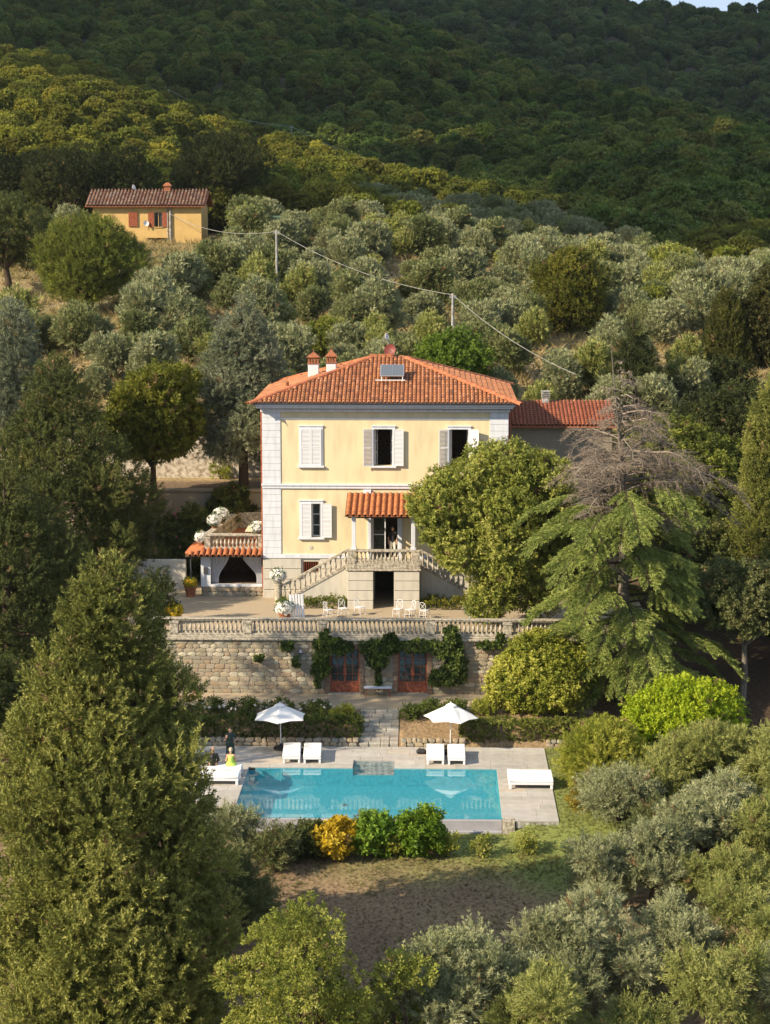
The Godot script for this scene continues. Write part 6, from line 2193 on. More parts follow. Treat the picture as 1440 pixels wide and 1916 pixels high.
func big_trees() -> void:
	# left: two large cypresses
	cone_tree("cypress_tree", "huge olive green cypress filling the lower left foreground", -11.6, 68.0, -3.2, 16.9, [[0.2, 3.9], [5.0, 3.5], [8.5, 3.2], [10.7, 2.75], [12.0, 2.35], [14.4, 1.6], [15.7, 1.15], [16.7, 0.4]], 0.72, 0.8, 14.0, T.cypress, P_CYP, M.needle, 0.8, 1.1, 0.38, 0.4)
	cone_tree("cypress_tree", "large dark cypress behind the foreground cypress, left of the loggia", -22.2, 114.5, 3.4, 14.6, [[0.3, 6.4], [4.0, 5.8], [5.8, 5.0], [7.9, 3.7], [10.3, 2.5], [12.5, 1.3], [14.4, 0.2]], 0.95, 1.0, 9.0, T.cypress, [Color(0.04, 0.055, 0.015), Color(0.09, 0.11, 0.025), Color(0.17, 0.175, 0.045)], M.needle, 0.7, 1.0, 0.36, 0.4)
	cone_tree("cypress_tree", "tall cypress standing far left of the pool beyond the picture edge", -29.5, 84.3, -0.5, 24.5, [[0.5, 3.6], [10.0, 3.6], [18.0, 3.2], [22.0, 2.2], [24.2, 0.3]], 1.3, 1.3, 3.5, T.cypress, P_CYP, M.needle, 0.8, 1.2, 0.3, 0.4)
	cone_tree("cypress_tree", "dark conifer at the left edge, partly hidden behind the foreground cypress", -23.0, 104.0, 2.0, 10.6, [[0.3, 5.0], [4.0, 4.4], [7.0, 2.8], [10.3, 0.4]], 0.95, 0.95, 8.5, T.cypress, P_DARK, M.needle, 0.7, 1.0, 0.34, 0.35)
	round_tree("holm_oak", "low dark evergreen at the left edge behind the foreground cypress, level with the hedge", "tree", -20.6, 92.5, 0.0, 0.3, 5.0, 2.8, 20, Vector2(0.7, 1.0), 9, T.oak, P_DARK, M.leaf, M.bark)
	cone_tree("conifer", "slim blue grey conifer at the far left edge above the dark cypress", -27.6, 128, 11.0, 9.2, [[1.0, 2.0], [5.0, 1.6], [9.0, 0.3]], 0.9, 0.8, 9.0, T.needle, P_BLUE, M.needle, 0.6)
	round_tree("deciduous_tree", "yellow green deciduous tree between the dark cypress and the blue cedar", "tree", -17.3, 120.0, 8.9, 9.6, 17.4, 3.1, 34, Vector2(0.8, 1.2), 13, T.broad, [Color(0.07, 0.085, 0.012), Color(0.13, 0.15, 0.02), Color(0.22, 0.22, 0.03)], M.leaf, M.bark, 0.22, 0.3)
	cone_tree("blue_cedar", "grey blue cedar with a reddish trunk just left of the villa", -12.0, 122.5, 8.9, 11.9, [[2.6, 2.4], [4.5, 2.9], [7.0, 2.2], [9.5, 1.3], [11.5, 0.4]], 0.8, 0.75, 15.0, T.cypress, P_BLUE, M.needle, 0.4, 0.8, 0.35, 0.3, M.bark)
	# right: oak, half dead cedar and the dark ones behind
	lobed("holm_oak", "large round green holm oak in front of the right half of the villa", 3.3, 104.2, 4.3, [[0.2, 7.9, 0, 2.3], [-2.2, 6.8, 0.4, 2.1], [2.1, 7.4, 0.2, 2.2], [0.9, 4.4, 1.0, 2.5], [-1.7, 4.1, 0.6, 1.8], [3.2, 3.2, 0.2, 1.7], [0.1, 2.0, 0.9, 1.5], [2.2, 1.5, 0.9, 1.3], [-3.7, 6.2, 0.2, 1.1], [-3.0, 4.9, 0.5, 1.1], [0.6, 6.0, 2.0, 1.9], [0.5, 6.2, -2.0, 2.4], [-0.6, 1.2, 1.2, 1.0], [3.9, 5.2, 0.2, 1.3]], 13.0, T.oak, P_OAK, M.leaf, 0.24)
	dead_cedar()
	round_tree("holm_oak", "dark evergreen oak behind the half dead cedar", "tree", 14.4, 118.0, 5.0, 5.6, 14.4, 4.6, 50, Vector2(0.9, 1.4), 9, T.oak, P_PINE, M.leaf, M.bark, 0.3, 0.5)
	round_tree("holm_oak", "very dark evergreen tree behind the right cypress", "tree", 18.6, 124.0, 7.0, 8.0, 16.2, 4.2, 40, Vector2(0.9, 1.4), 8, T.oak, P_BLACK, M.leaf, M.bark, 0.3, 0.5)
	round_tree("holm_oak", "dark low evergreen in shade between the cedar and the right oak", "tree", 15.0, 110.0, 4.0, 3.6, 9.5, 3.2, 30, Vector2(0.8, 1.2), 9, T.oak, P_DARK, M.leaf, M.bark, 0.25, 0.5)
	cone_tree("cypress_tree", "tall slender cypress at the right edge of the picture", 18.2, 108.0, 3.5, 13.6, [[0.8, 1.5], [5.0, 1.55], [10.0, 1.0], [13.4, 0.2]], 0.6, 0.55, 16.0, T.cypress, P_CYP, M.needle, 1.6, 1.6, 0.15)
	round_tree("oak_tree", "open crowned oak with a pale leaning trunk at the right below the cypress", "tree", 15.75, 99.0, 1.3, 4.4, 8.8, 2.9, 30, Vector2(0.6, 1.0), 12, T.oak, P_DULL, M.leaf, M.pale_bark, 0.17, 0.4)
	round_tree("holm_oak", "dark tree in deep shade behind the pale trunk at the right edge", "tree", 19.5, 103.0, 2.5, 2.4, 9.0, 3.4, 28, Vector2(0.8, 1.2), 9, T.oak, P_DARK, M.leaf, M.bark, 0.2, 0.4)
	# slope behind
	cone_tree("cypress_tree", "dark pointed cypress at the right edge above the olive grove, left of its pair", 21.2, 145.0, 11.2, 9.4, [[0.3, 1.75], [5.0, 1.6], [9.2, 0.2]], 0.6, 0.6, 14.0, T.cypress, [Color(0.03, 0.037, 0.008), Color(0.065, 0.074, 0.013), Color(0.12, 0.12, 0.023)], M.needle, 1.6, 1.6, 0.12)
	round_tree("holm_oak", "broad dark evergreen beside the pointed cypress at the right edge", "tree", 24.6, 146.0, 11.5, 11.6, 22.6, 2.9, 36, Vector2(0.8, 1.2), 9, T.oak, [Color(0.022, 0.028, 0.008), Color(0.05, 0.055, 0.013), Color(0.10, 0.10, 0.024)], M.leaf, M.bark)
	cone_tree("fir_tree", "dark green conical fir behind the annex chimney", 13.3, 134.0, 12.0, 7.2, [[0.3, 2.5], [3.0, 1.7], [6.8, 0.2]], 0.6, 0.6, 10.0, T.needle, [Color(0.02, 0.03, 0.009), Color(0.045, 0.058, 0.015), Color(0.10, 0.11, 0.026)], M.needle, 0.4, 0.7, 0.34)
	round_tree("holm_oak", "dark round bush tree on the slope below the pointed cypress", "tree", 19.8, 138.0, 12.0, 12.3, 16.3, 2.6, 20, Vector2(0.7, 1.0), 9, T.oak, P_BLACK, M.leaf, M.bark)
	round_tree("oak_tree", "big yellow green oak standing alone above the olive grove right of the villa", "tree", 10.6, 160.0, 15.0, 14.6, 24.0, 3.2, 38, Vector2(0.8, 1.3), 10, T.oak, [Color(0.055, 0.065, 0.01), Color(0.12, 0.13, 0.016), Color(0.22, 0.205, 0.03)], M.leaf, M.bark)
	round_tree("oak_tree", "smaller yellow green oak upslope to the right of the big lone oak", "tree", 22.4, 190.0, 18.0, 18.4, 23.3, 2.3, 20, Vector2(0.8, 1.1), 8, T.oak, P_OAK, M.leaf, M.bark)
	round_tree("fig_tree", "bright green fig tree just behind the villa roof", "tree", 1.3, 133.5, 13.0, 13.2, 18.3, 2.6, 22, Vector2(0.8, 1.1), 10, T.broad, [Color(0.05, 0.09, 0.012), Color(0.10, 0.17, 0.018), Color(0.19, 0.26, 0.03)], M.leaf, M.bark)
	# pines and dark trees round the farmhouse
	round_tree("umbrella_pine", "broad rounded stone pine below the farmhouse, the nearest of the pines", "pine tree", -28.8, 165.0, 17.3, 17.5, 25.9, 4.9, 76, Vector2(0.8, 1.2), 7.5, T.needle, P_PINE, M.needle, M.bark, 0.35, 0.9, 0.9, 0.4, -0.8, "stone pines round the farmhouse")
	round_tree("umbrella_pine", "dark stone pine at the left edge of the picture", "pine tree", -38.2, 176.0, 18.6, 20.6, 28.0, 4.2, 50, Vector2(0.9, 1.3), 6.5, T.needle, P_DARK, M.needle, M.bark, 0.35, 0.9, 0.9, 0.4, -0.8, "stone pines round the farmhouse")
	round_tree("umbrella_pine", "flat topped dark stone pine rising behind the right end of the farmhouse roof", "pine tree", -24.6, 229.0, 24.0, 26.6, 35.2, 6.2, 70, Vector2(0.9, 1.4), 6, T.needle, P_BLACK, M.needle, M.bark, 0.4, 0.9, 0.8, 0.4, -0.7, "stone pines round the farmhouse")
	round_tree("holm_oak", "dark round tree behind the left half of the farmhouse roof", "tree", -40.8, 221.0, 23.5, 24.0, 34.2, 5.6, 44, Vector2(1.0, 1.5), 5, T.oak, P_BLACK, M.leaf, M.bark)
	round_tree("holm_oak", "blackish green tree directly behind the farmhouse roof", "tree", -35.0, 224.0, 23.8, 24.5, 33.4, 4.8, 38, Vector2(1.0, 1.5), 5, T.oak, P_BLACK, M.leaf, M.bark)
	round_tree("holm_oak", "dark tree at the far left edge behind the stone pines", "tree", -48.5, 226.0, 23.5, 24.0, 33.6, 4.6, 38, Vector2(1.0, 1.5), 5, T.oak, P_BLACK, M.leaf, M.bark)
	# foreground right and bottom
	var near := [["oak_tree", "yellow green bushy tree at the bottom centre left", -4.4, 62.0, 4.4, 2.9, 34, 0, P_OAK], ["oak_tree", "small narrow yellow green tree at the bottom between the bushy tree and the olives", -1.1, 62.3, 3.2, 1.0, 12, 0, P_OAK],
		["olive_tree", "grey green olive at the bottom centre below the bare earth", 1.3, 65.5, 2.05, 2.34, 22, 1, P_OLIVE], ["olive_tree", "olive tree upper right beside the acid green dome", 11.9, 85.5, 3.85, 2.10, 22, 1, P_OLIVE2], ["olive_tree", "tall olive at the right edge below the pale trunked oak", 14.6, 84.0, 4.35, 2.28, 24, 1, P_OLIVE2],
		["olive_tree", "pale silver olive standing nearest to the right of the bare earth, upper one", 8.55, 76.0, 2.40, 1.50, 18, 1, P_OLIVE], ["olive_tree", "silver olive directly right of the pale silver one, higher up the slope", 10.9, 79.0, 2.25, 1.86, 20, 1, P_OLIVE], ["olive_tree", "yellowish olive at the right, below the two silver ones", 11.4, 75.3, 1.35, 1.68, 18, 1, P_OLIVE2], ["olive_tree", "thin olive sapling at the right border of the bare earth", 6.5, 75.5, 1.70, 1.14, 14, 1, P_OLIVE],
		["olive_tree", "wide silvery olive at the lower right of the bare earth", 5.3, 68.0, 1.60, 2.64, 26, 1, P_OLIVE], ["olive_tree", "silvery olive right of the wide one in the lower right", 8.75, 70.0, 1.10, 1.86, 20, 1, P_OLIVE], ["olive_tree", "olive at the right edge of the lower right group", 11.8, 70.0, 1.65, 1.80, 20, 1, P_OLIVE2], ["olive_tree", "olive in the bottom right corner", 9.7, 64.5, 1.65, 1.62, 18, 1, P_OLIVE2], ["olive_tree", "olive at the bottom edge right of the centre", 3.9, 62.5, 2.05, 1.74, 18, 1, P_OLIVE2],
		["olive_tree", "bluish shaded olive at the right of the lawn below the feathery shrub", 8.0, 83.0, 2.15, 1.62, 16, 1, P_OLIVE], ["olive_tree", "young grey olive at the left front corner of the pool", -8.1, 79.6, 1.5, 0.85, 12, 1, P_OLIVE], ["olive_tree", "small shaded olive sapling just right of the young grey olive by the pool corner", -6.6, 79.0, 0.8, 0.6, 10, 1, P_DULL], ["olive_tree", "dim olive in the shade under the foreground cypress", -7.6, 74.0, 1.05, 1.44, 14, 1, P_DULL], ["olive_tree", "olive half out of the picture at the bottom right corner", 12.2, 65.5, 0.95, 1.68, 16, 1, P_OLIVE], ["olive_tree", "olive at the right edge between the tall olive and the lower group", 14.0, 78.0, 2.75, 1.92, 18, 1, P_OLIVE2], ["olive_tree", "olive in the middle of the bottom edge right of the bushy trees", 0.1, 63.2, 1.3, 1.5, 18, 1, P_OLIVE], ["olive_tree", "small olive at the bottom edge below the wide silvery olive", 6.7, 63.0, 0.35, 1.44, 14, 1, P_OLIVE2],
		["olive_tree", "olive between the feathery shrub and the olive beside the acid green dome", 9.9, 84.5, 2.6, 1.6, 18, 1, P_OLIVE2], ["olive_tree", "olive in the middle of the right hand group, behind the silver ones", 12.3, 81.0, 2.7, 1.7, 18, 1, P_OLIVE], ["olive_tree", "low shaded olive left of the olive in the middle of the right group", 9.3, 80.3, 1.5, 1.3, 16, 1, P_DULL]]
	for q in near:
		var foot := ground_h(q[2], q[3]) - 0.05
		var bot: float = foot + (q[4] - foot) * (0.12 if q[7] == 1 else 0.08)
		var H: float = q[4] - foot
		var W: float = q[5]
		var lobes := [[rf(-0.15, 0.15) * W, H * 0.74, rf(-0.1, 0.1) * W, W * 0.5]]
		var n := (5 if q[7] == 1 else 8) + int(W * 1.6)
		if q[7] == 0: lobes[0][3] = W * 0.6
		for i in n:
			var th := TAU * i / n + rf(-0.4, 0.4)
			var lr := W * (rf(0.26, 0.48) if q[7] == 1 else rf(0.34, 0.5))
			lobes.append([cos(th) * (W - lr * 0.8) * rf(0.75, 1.05), H * rf(0.3, 0.8), sin(th) * (W - lr * 0.8) * rf(0.75, 1.05), lr])
		lobed(q[0], q[1], q[2], q[3], foot, lobes, 24.0 if q[7] == 1 else 22.0, T.olive_near if q[7] == 1 else T.small2, q[8], M.olive if q[7] == 1 else M.leaf, 0.12, Vector2(0.26, 0.46), "olive trees in the foreground" if q[7] == 1 else "", "tree" if q[7] == 0 else "olive tree")

# crown of uneven lobes: [x, y, z, radius] from the foot
func lobed(called: String, label: String, x: float, d: float, foot: float, lobes: Array, per: float, temp: Array, pal: Array, leaf: Material, tr: float, small := Vector2(0.42, 0.8), group := "", cat := "tree") -> Node3D:
	var ps := []
	for l in lobes:
		var r: float = l[3]
		ps.append_array(billows(Vector3(l[0], l[1], l[2]), Vector3(r, r * 0.95, r), int(5 + r * r * 4.0), small * (0.7 + 0.2 * r), 0.85, -0.8))
	var cr := foliage(ps, per, temp, pal, 0.5, 0.55)
	return tree(called, label, cat, V(x, foot, d), cr, limbs(Vector3.ZERO, tr, Vector3(0.2, (lobes[0][1] as float) * 0.35, 0), ps, 5, M.bark), leaf, M.bark, group)

func dead_cedar() -> void:
	var t := thing("cedar", "half dead cedar with bare grey upper branches and drooping green lower boughs", "tree", V(9.75, 1.2, 99.2))
	var H := 18.2
	var tb := Buf.new()
	tb.tube([Vector3(0, -0.6, 0), Vector3(0, 0.4, 0), Vector3(-0.15, 6, 0), Vector3(-0.3, 11, 0.1), Vector3(-0.55, 14, 0.1), Vector3(-1.0, H, 0)], [0.55, 0.4, 0.28, 0.15, 0.07, 0.012], 9)
	obj("trunk", tb.mesh(), M.pale_bark, t)
	var dead := Buf.new()
	var live := Buf.new()
	live.copies = true
	var wood := Buf.new()
	for i in 170:
		var f := (i + 0.5) / 170.0
		var h := pw(f, [[0.0, 1.3], [0.38, 9.2], [0.76, 13.0], [0.93, 15.2], [1.0, H - 0.3]])
		var bare := h > 10.3 + rf(-2.6, 1.3)
		var az := i * 2.4 + rf(-0.6, 0.6)
		if bare and rng.randf() < 0.25: continue
		var L := pw(h, [[1.3, 5.6], [4.0, 5.4], [8.0, 5.0], [9.4, 4.6], [10.5, 4.8], [12.2, 5.1], [13.0, 4.3], [14.0, 2.9], [15.2, 1.7], [16.2, 1.0], [17.8, 0.35]]) * rf(0.5, 1.16)
		var out := Vector3(cos(az), 0, sin(az))
		if not bare and h < 6.0 and out.x < -0.2: L *= 0.8
		if bare: L *= (1.2 if out.x > 0.3 else 0.9) * rf(0.6, 1.1)
		var rise := rf(0.0, 0.5) if bare else rf(0.0, 0.22)
		var path := []
		var rad := []
		var o := Vector3(-0.3 * h / 11.0, h, 0)
		for k in 7:
			var u := k / 6.0
			path.append(o + out * L * u + Vector3.UP * (L * rise * u - L * (0.42 if bare else 0.42) * u * u * u) + Vector3(rf(-1, 1), rf(-1, 1), rf(-1, 1)) * (0.28 if bare else 0.08) * u)
			rad.append(lerpf(0.075 if bare else 0.065, 0.012, u) * (0.6 + L * 0.1))
		(dead if bare else wood).tube(path, rad, 4, vary(lin(1, 1, 1), 0.2))
		var sidev := out.cross(Vector3.UP)
		var n := int(L / (0.20 if bare else 0.19))
		for k in n:
			var u := lerpf(0.22 if bare else 0.4, 1.0, (k + 0.5) / n)
			var seg := mini(int(u * 6), 5)
			var p: Vector3 = path[seg].lerp(path[seg + 1], u * 6 - seg)
			for s in [-1, 1]:
				var sl := (1.05 - u) * (0.42 if bare else 0.5) * L * rf(0.6, 1.1) + 0.2
				var dv: Vector3 = (sidev * s * rf(0.6, 1.0) + out * rf(0.4, 0.9)).normalized()
				if bare:
					var tip := p + dv * sl + Vector3.UP * rf(-0.6, 0.3) * sl
					var mid := p.lerp(tip, 0.5) + Vector3.UP * 0.08
					dead.tube([p, mid, tip], [0.014, 0.009, 0.003], 3, vary(lin(1, 1, 1), 0.3))
					for w in int(2 + sl * 4.5):
						var q := p.lerp(tip, rf(0.25, 1.0))
						var tw := q + (dv * rf(0.1, 0.6) + Vector3(rf(-0.5, 0.5), rf(-0.75, 0.15), rf(-0.5, 0.5))) * rf(0.25, 0.65)
						dead.tube([q, tw], [0.011, 0.004], 3, vary(lin(0.9, 0.88, 0.86), 0.35))
				else:
					var m := int(sl / 0.13) + 1
					for w in m:
						var v := (w + 0.5) / m
						var q := p + dv * sl * v - Vector3.UP * sl * 0.35 * v * v
						live.stamp(T.hang[rng.randi() % 5], Transform3D(along(dv * 0.8 + out * 0.35 + Vector3.DOWN * rf(0.25, 0.9), rf(0, 6), rf(0.6, 1.0)), q), pick(P_CEDAR))
	obj("dead_branches", dead.mesh(), M.dead, t)
	obj("boughs", wood.mesh(), M.bark, t)
	leaves("crown", live, M.needle, t)

# ------------------------------------------------------------------ olive grove
func grove_end(t: float) -> float:
	return lerpf(335.0, 236.0, smoothstep(0.0, 0.14, t))

func olives() -> void:
	as_copies = false
	var protos := []
	for k in 6:
		var w := rf(1.5, 1.9)
		var h := rf(3.4, 4.2)
		var ps := []
		for i in 5 + k % 3:
			var th := TAU * i / (5.0 + k % 3) + rf(-0.5, 0.5)
			var lr := rf(0.55, 1.0)
			var lc := Vector3(cos(th) * (w - lr) * rf(0.7, 1.3), h * rf(0.32, 0.78), sin(th) * (w - lr) * rf(0.7, 1.3))
			ps.append_array(billows(lc, Vector3(lr, lr * 1.15, lr), 5, Vector2(0.35, 0.6), 1.2, -0.8))
		ps.append_array(billows(Vector3(0, h * 0.7, 0), Vector3(0.9, 1.0, 0.9), 5, Vector2(0.4, 0.6), 1.2, -0.8))
		var cr := foliage(ps, 14.0, T.olive_far, [P_DULL2, P_OLIVE, P_OLIVE, P_OLIVE2, P_DULL2, P_OLIVE][k], 0.9, 0.5)
		protos.append([cr.mesh(), limbs(Vector3.ZERO, 0.16, Vector3(0, h * 0.25, 0), ps, 5, M.bark)])
	var bushy := []
	for k in 2:
		var ps := billows(Vector3(0, 1.9, 0), Vector3(1.9, 1.7, 1.9), 14, Vector2(0.6, 0.9), 0.9, -0.8)
		bushy.append([foliage(ps, 11.0, T.oak, P_OAK if k else P_PINE, 0.5, 0.5).mesh(), limbs(Vector3.ZERO, 0.15, Vector3(0, 0.9, 0), ps, 3, M.bark)])
	var marks := [["the fig tree behind the villa roof", 1.3, 133.5], ["the big lone oak", 10.6, 160.0], ["the smaller upslope oak", 22.4, 190.0], ["the farmhouse", -30.5, 208.0], ["the near stone pine", -28.8, 165.0], ["the blue cedar", -12.0, 125.0], ["the utility pole behind the villa roof", 1.23, 145.0], ["the utility pole near the farmhouse", -13.6, 170.0], ["the pointed cypress pair at the right", 22.5, 149.0], ["the green roofed shed", -16.2, 214.0], ["the brown timber shed", -7.0, 222.0], ["the flat topped pine behind the farmhouse", -24.6, 229.0], ["the fir behind the annex", 13.3, 136.0], ["the villa chimneys", -6.6, 130.0], ["the slim pole in the grove", 6.0, 235.0], ["the stone pine at the left edge", -38.2, 176.0], ["the pale garden wall", -17.0, 130.0]]
	var spots := []
	var d := 127.5
	while d < 335.0:
		var sp := 3.75 + (d - 127.0) * 0.004
		var x := -0.24 * d + rf(0, sp)
		while x < 0.2 * d:
			var px := x + rf(-1.7, 1.7)
			var pd := d + rf(-1.9, 1.9)
			x += sp
			if absf(px) < 16 and pd < 129: continue
			if px > -9 and px < 5 and pd < 129.5: continue
			if px < -9 and pd < 131: continue
			if px > -37.5 and px < -21 and pd > 171 and pd < 219: continue
			if px < -23.5 and pd > 153 and pd < 172 and px > -34.5: continue
			if px < -31 and px > -44 and pd > 158 and pd < 182: continue
			if px < -15 and px > -31 and pd > 160 and pd < 172 and rng.randf() < 0.4: continue
			if px < -12 and pd > 131 and pd < 152 and rng.randf() < 0.2: continue
			if hills(px, pd)[1] != 0 or pd > grove_end(px / pd): continue
			if hill_noise.get_noise_2d(px * 5.0, pd * 5.0) > 0.30: continue
			if pd > 218 and px < -14: continue
			var bad := false
			for m in [[1.3, 133.5, 2.6], [10.6, 160, 4.4], [10.3, 155, 3.2], [9.9, 150, 2.8], [9.5, 145, 2.4], [22.4, 190, 2.4], [-12, 122.5, 3.0], [13.3, 136, 2.0], [21.2, 145, 4.0], [20.6, 139, 3.0], [24.4, 146, 4.0], [22.5, 151, 4.0], [19.0, 147, 3.0], [13.2, 129, 2.6], [19.8, 138, 2.6], [-16.2, 213, 3.0], [-7, 221, 3.0], [-17.3, 120, 3]]:
				if Vector2(px - m[0], pd - m[1]).length() < m[2]: bad = true
			if bad or rng.randf() < 0.05: continue
			spots.append([px, pd])
		d += sp * 1.05
	spots.sort_custom(func(a, b): return a[1] < b[1])
	var first := {}
	var used := {}
	var ordn := ["nearest", "second", "third", "fourth", "fifth", "sixth", "seventh", "eighth", "ninth", "tenth"]
	var lab := {}
	# each tree is called by its rank of nearness to the landmark it stands nearest to
	for side in marks.size():
		var near := []
		for i in mini(spots.size(), 300):
			var best := -1
			var bd := 1e9
			for m in marks.size():
				var l := Vector2(spots[i][0] - marks[m][1], (spots[i][1] - marks[m][2]) * 0.6).length()
				if l < bd:
					bd = l
					best = m
			if best == side: near.append([bd, i])
		near.sort_custom(func(a, b): return a[0] < b[0])
		for k in near.size():
			var i: int = near[k][1]
			var side_word: String = ("left" if spots[i][0] < marks[side][1] else "right") + (" front" if spots[i][1] < marks[side][2] else " rear")
			var key := side_word + str(side)
			used[key] = used.get(key, -1) + 1
			var o: String = ordn[used[key]] if used[key] < 10 else "%dth" % (used[key] + 1)
			lab[i] = "%s olive tree from %s, %s side" % [o, marks[side][0], side_word]
	var rest := [[], [], [], [], [], []]
	for i in spots.size():
		var s: Array = spots[i]
		var k := rng.randi() % 6
		var y := ground_h(s[0], s[1]) - 0.1
		var sc := rf(0.58, 1.1) * (0.9 if s[1] < 150 else 1.0)
		var alt := rng.randf() < 0.05
		var turn := rf(0, TAU)
		if i < 300:
			var key := str(k) if not alt else "b" + str(k % 2)
			var set: Array = protos[k] if not alt else bushy[k % 2]
			var l: String = lab[i] if not alt else (lab[i] as String).replace("olive tree", "round leafy green tree")
			var o: Node3D
			if not first.has(key):
				o = tree("olive_tree" if not alt else "leafy_tree", l, "olive tree" if not alt else "tree", Vector3.ZERO, set[0], set[1], M.olive if not alt else M.leaf, M.bark, "olive trees of the grove" if not alt else "")
				first[key] = o
				o.position = V(s[0], y, s[1])
				o.rotation.y = turn
				o.scale = Vector3.ONE * sc
			else:
				dup(first[key], V(s[0], y, s[1]), turn, l, "", sc)
		else:
			rest[k].append([V(s[0], y, s[1]), turn, sc])
	var far := thing("distant_olive_grove", "farther olive trees merging into a silvery band below the wooded hills", "olive grove", V(0, 24, 280))
	stuff(far)
	for k in 6: scatter(far, protos[k][0], M.olive, rest[k], func() -> Color: return Color.WHITE)

func scatter(parent: Node3D, mesh: Mesh, mat: Material, at: Array, col: Callable) -> void:
	if at.is_empty(): return
	var mm := MultiMesh.new()
	mm.transform_format = MultiMesh.TRANSFORM_3D
	mm.use_colors = true
	mm.mesh = mesh
	mm.instance_count = at.size()
	for i in at.size():
		mm.set_instance_transform(i, Transform3D(Basis(Vector3.UP, at[i][1]).scaled(Vector3.ONE * at[i][2]), at[i][0] - parent.position))
		mm.set_instance_color(i, col.call())
	var o := MultiMeshInstance3D.new()
	o.multimesh = mm
	o.material_override = mat
	o.name = "crowns"
	parent.add_child(o, true)
	stuff(o)

# ------------------------------------------------------------------ wooded hills
func woods() -> void:
	var kinds := []
	for k in 6:
		var ps := billows(Vector3(0, 2.6, 0), Vector3(2.6, 2.7, 2.6), 8, Vector2(1.0, 1.6), 0.9, -0.5)
		kinds.append(foliage(ps, 7.0 if k < 5 else 7.0, T.far, [Color(0.5, 0.5, 0.5), Color(0.85, 0.85, 0.8), Color(1.15, 1.1, 1.0)], 0.4, 0.7).mesh())
	var kinds_near := []
	for k in 5:
		var ps := billows(Vector3(0, 2.6, 0), Vector3(2.6, 2.9, 2.6), 12, Vector2(0.8, 1.4), 0.95, -0.5)
		kinds_near.append(foliage(ps, 7.5, T.mid, [Color(0.5, 0.5, 0.5), Color(0.85, 0.85, 0.8), Color(1.15, 1.1, 1.0)], 0.4, 0.7).mesh())
	kinds_near.append(kinds_near[0])
	var labels := ["sunlit mixed wood on the near spur behind the farmhouse", "dark wooded hillside in cloud shadow behind the near spur", "far wooded ridge below the strip of sky"]
	var lists := [[], [], []]
	var d := 221.0
	while d < 1262.0:
		var sp := 4.6 if d < 440 else (6.4 if d < 800 else 9.0)
		var x := -0.27 * d + rf(0, sp)
		while x < 0.225 * d:
			var px := x + rf(-0.35, 0.35) * sp
			var pd := d + rf(-0.35, 0.35) * sp
			x += sp
			var h := hills(px, pd)
			var k: int = h[1]
			if k == 0:
				# the wood also covers the top of the slope left of the grove and any ground past it
				if not (pd > 218 and (px < -14 or pd > grove_end(px / pd))): continue
				if px > -52 and px < -16 and pd < 238: continue
				k = 1 if px < 8 else 2
			var lim: float = [0.0, 445.0, 815.0, 1265.0][k]
			if pd > lim: continue
			lists[k - 1].append([V(px, h[0] - 0.3, pd), rf(0, TAU), rf(0.55, 1.1) * [0.86, 1.12, 1.6][k - 1]])
		d += sp * 0.92
	var tones := [
		[Color(0.145, 0.165, 0.024), Color(0.215, 0.235, 0.034), Color(0.30, 0.295, 0.045)],
		[Color(0.085, 0.14, 0.024), Color(0.14, 0.205, 0.034), Color(0.21, 0.22, 0.045)],
		[Color(0.085, 0.135, 0.035), Color(0.12, 0.18, 0.045), Color(0.16, 0.19, 0.05)]]
	for k in 3:
		var w := thing("wooded_hill", labels[k], "woodland", lists[k][lists[k].size() / 2][0])
		stuff(w)
		var split := [[], [], [], [], [], []]
		for q in lists[k]: split[rng.randi() % 6].append(q)
		for j in 6:
			scatter(w, kinds_near[j] if k == 0 else kinds[j], M.leaf, split[j], func() -> Color: return vary(pick(tones[k]), 0.32, 0.08))

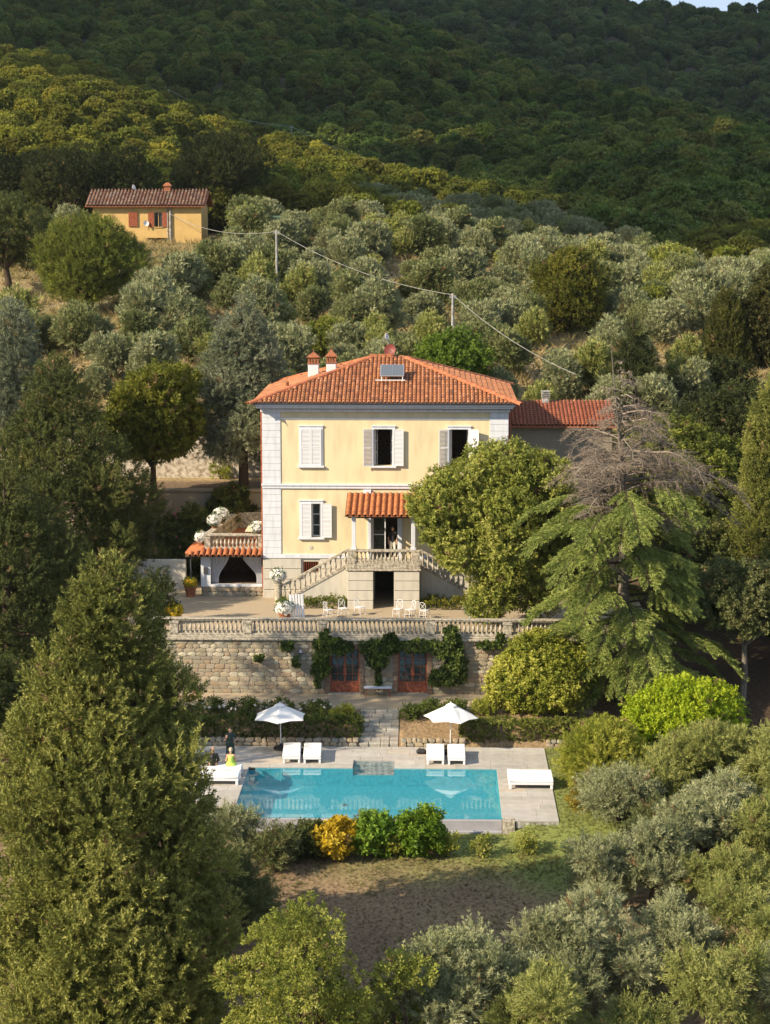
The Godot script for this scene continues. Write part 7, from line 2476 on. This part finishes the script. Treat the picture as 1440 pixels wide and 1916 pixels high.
# ------------------------------------------------------------------ power line and clouds
func power_line() -> void:
	var poles := [[-13.62, 170.0, 24.6, "slim wooden utility pole between the farmhouse and the villa"], [1.23, 145.0, 20.2, "pale concrete utility pole behind the villa roof"], [13.4, 328.0, 29.3, "leftmost of three far utility poles along the edge of the wood at the right"], [24.0, 305.0, 26.6, "middle of three far utility poles along the edge of the wood at the right"], [33.4, 280.0, 23.6, "rightmost of three far utility poles along the edge of the wood at the right"], [5.05, 225.0, 24.9, "slim pole standing alone in the middle of the olive grove"], [-56.5, 424.0, 51.8, "far utility pole on the crest of the sunlit wooded spur, left one"], [-28.5, 395.0, 42.9, "far utility pole on the crest of the sunlit wooded spur, right one"]]
	for p in poles:
		var y := ground_h(p[0], p[1])
		var t := thing("utility_pole", p[3], "utility pole", V(p[0], y, p[1]), 0, "utility poles on the slope")
		var b := Buf.new()
		var h: float = maxf(p[2] - y, 3.0)
		b.tube([Vector3(0, -0.5, 0), Vector3(0, h, 0)], [0.13, 0.09], 8)
		obj("pole", b.mesh(), M.concrete, t)
		var ins := Buf.new()
		ins.box(Vector3(-0.25, h - 0.35, -0.04), Vector3(0.25, h - 0.28, 0.04))
		for s in [-1, 1]: ins.lathe(Vector3(s * 0.2, h - 0.28, 0), [Vector2(0.05, 0), Vector2(0.05, 0.1), Vector2(0.0, 0.14)], 6)
		obj("crossarm", ins.mesh(), M.steel, t)
	var wires := [[V(-28.0, 25.9, 209.8), V(-13.62, 24.45, 170), 0.9, "sagging cable from the farmhouse to the nearest utility pole"], [V(-13.62, 24.45, 170), V(1.23, 20.1, 145), 0.8, "sagging cable running down from the slim pole to the pole behind the villa roof"], [V(1.23, 20.1, 145), V(8.6, 16.2, 121.5), 0.5, "cable running from the pole behind the villa roof to the annex"], [V(13.4, 29.2, 328), V(24.0, 26.5, 305), 1.0, "far cable between the left and middle poles at the edge of the wood"], [V(24.0, 26.5, 305), V(33.4, 23.5, 280), 1.3, "far cable between the middle and right poles at the edge of the wood"], [V(33.4, 23.5, 280), V(52, 18.0, 252), 1.5, "far cable leaving the picture at the right edge of the wood"], [V(-56.5, 51.7, 424), V(-28.5, 42.8, 395), 1.6, "cable along the crest of the sunlit spur"], [V(-28.5, 42.8, 395), V(0.5, 33.0, 360), 1.6, "cable dropping from the sunlit spur towards the olive grove"]]
	for w in wires:
		var b := Buf.new()
		var path := []
		var rad := []
		for i in 21:
			var f := i / 20.0
			path.append(w[0].lerp(w[1], f) - Vector3.UP * w[2] * 4 * f * (1 - f) - (w[0] + w[1]) / 2)
			rad.append(0.022 if w[0].z > -215 else 0.055)
		b.tube(path, rad, 4)
		var o := obj("power_cable", b.mesh(), M.concrete, null)
		o.position = (w[0] + w[1]) / 2
		tag(o, w[3], "cable", "cables of the power line")

func clouds() -> void:
	# a bank of cumulus west of the valley; its shadow lies on the far hills
	var t := thing("cloud", "bank of cumulus cloud high to the left of the valley, shading the far hills", "cloud", Vector3(-1100, 700, 0))
	var b := Buf.new()
	var temp := SphereMesh.new()
	temp.radial_segments = 14
	temp.rings = 8
	temp.radius = 1.0
	temp.height = 2.0
	var arr := temp.get_mesh_arrays()
	var idx: PackedInt32Array = arr[Mesh.ARRAY_INDEX]
	var sv := PackedVector3Array()
	var sn := PackedVector3Array()
	for i in idx:
		sv.append(arr[Mesh.ARRAY_VERTEX][i])
		sn.append(arr[Mesh.ARRAY_NORMAL][i])
	var edge := [[-400.0, 640.0], [-160.0, 540.0], [-90.0, 490.0], [-20.0, 415.0], [5.0, 350.0], [30.0, 275.0], [60.0, 190.0], [110.0, 155.0], [300.0, 160.0], [900.0, 100.0]]
	var x := -420.0
	while x < 560.0:
		var d0: float = pw(x, edge) + 38.0
		var d := d0
		while d < 1500.0:
			var gy: float = 30.0 if d < 480 else lerpf(60.0, 150.0, (d - 480) / 900.0)
			var k := (700.0 - gy) / 0.5
			var p := V(x, gy, d) - Vector3(0.750, -0.500, -0.433) * k
			p += Vector3(rf(-14, 14), rf(0, 40), rf(-10, 10))
			b.stamp([sv, sn], Transform3D(Basis.from_scale(Vector3(rf(44, 58), rf(18, 34), rf(44, 58))), p - t.position), Color.WHITE)
			d += 58.0
		x += 58.0
	for i in 6:
		for j in 2:
			var g := V(-92.0 + i * 12.0, 30.0, 228.0 + j * 20.0 + i * 1.5) - Vector3(0.750, -0.500, -0.433) * (700.0 - 30.0) / 0.5
			b.stamp([sv, sn], Transform3D(Basis.from_scale(Vector3(rf(9, 12), rf(5, 8), rf(12, 15))), g + Vector3(rf(-5, 5), rf(0, 12), rf(-5, 5)) - t.position), Color.WHITE)
	obj("cloud_mass", b.mesh(), surf(lin(0.85, 0.85, 0.86), 1.0), t)
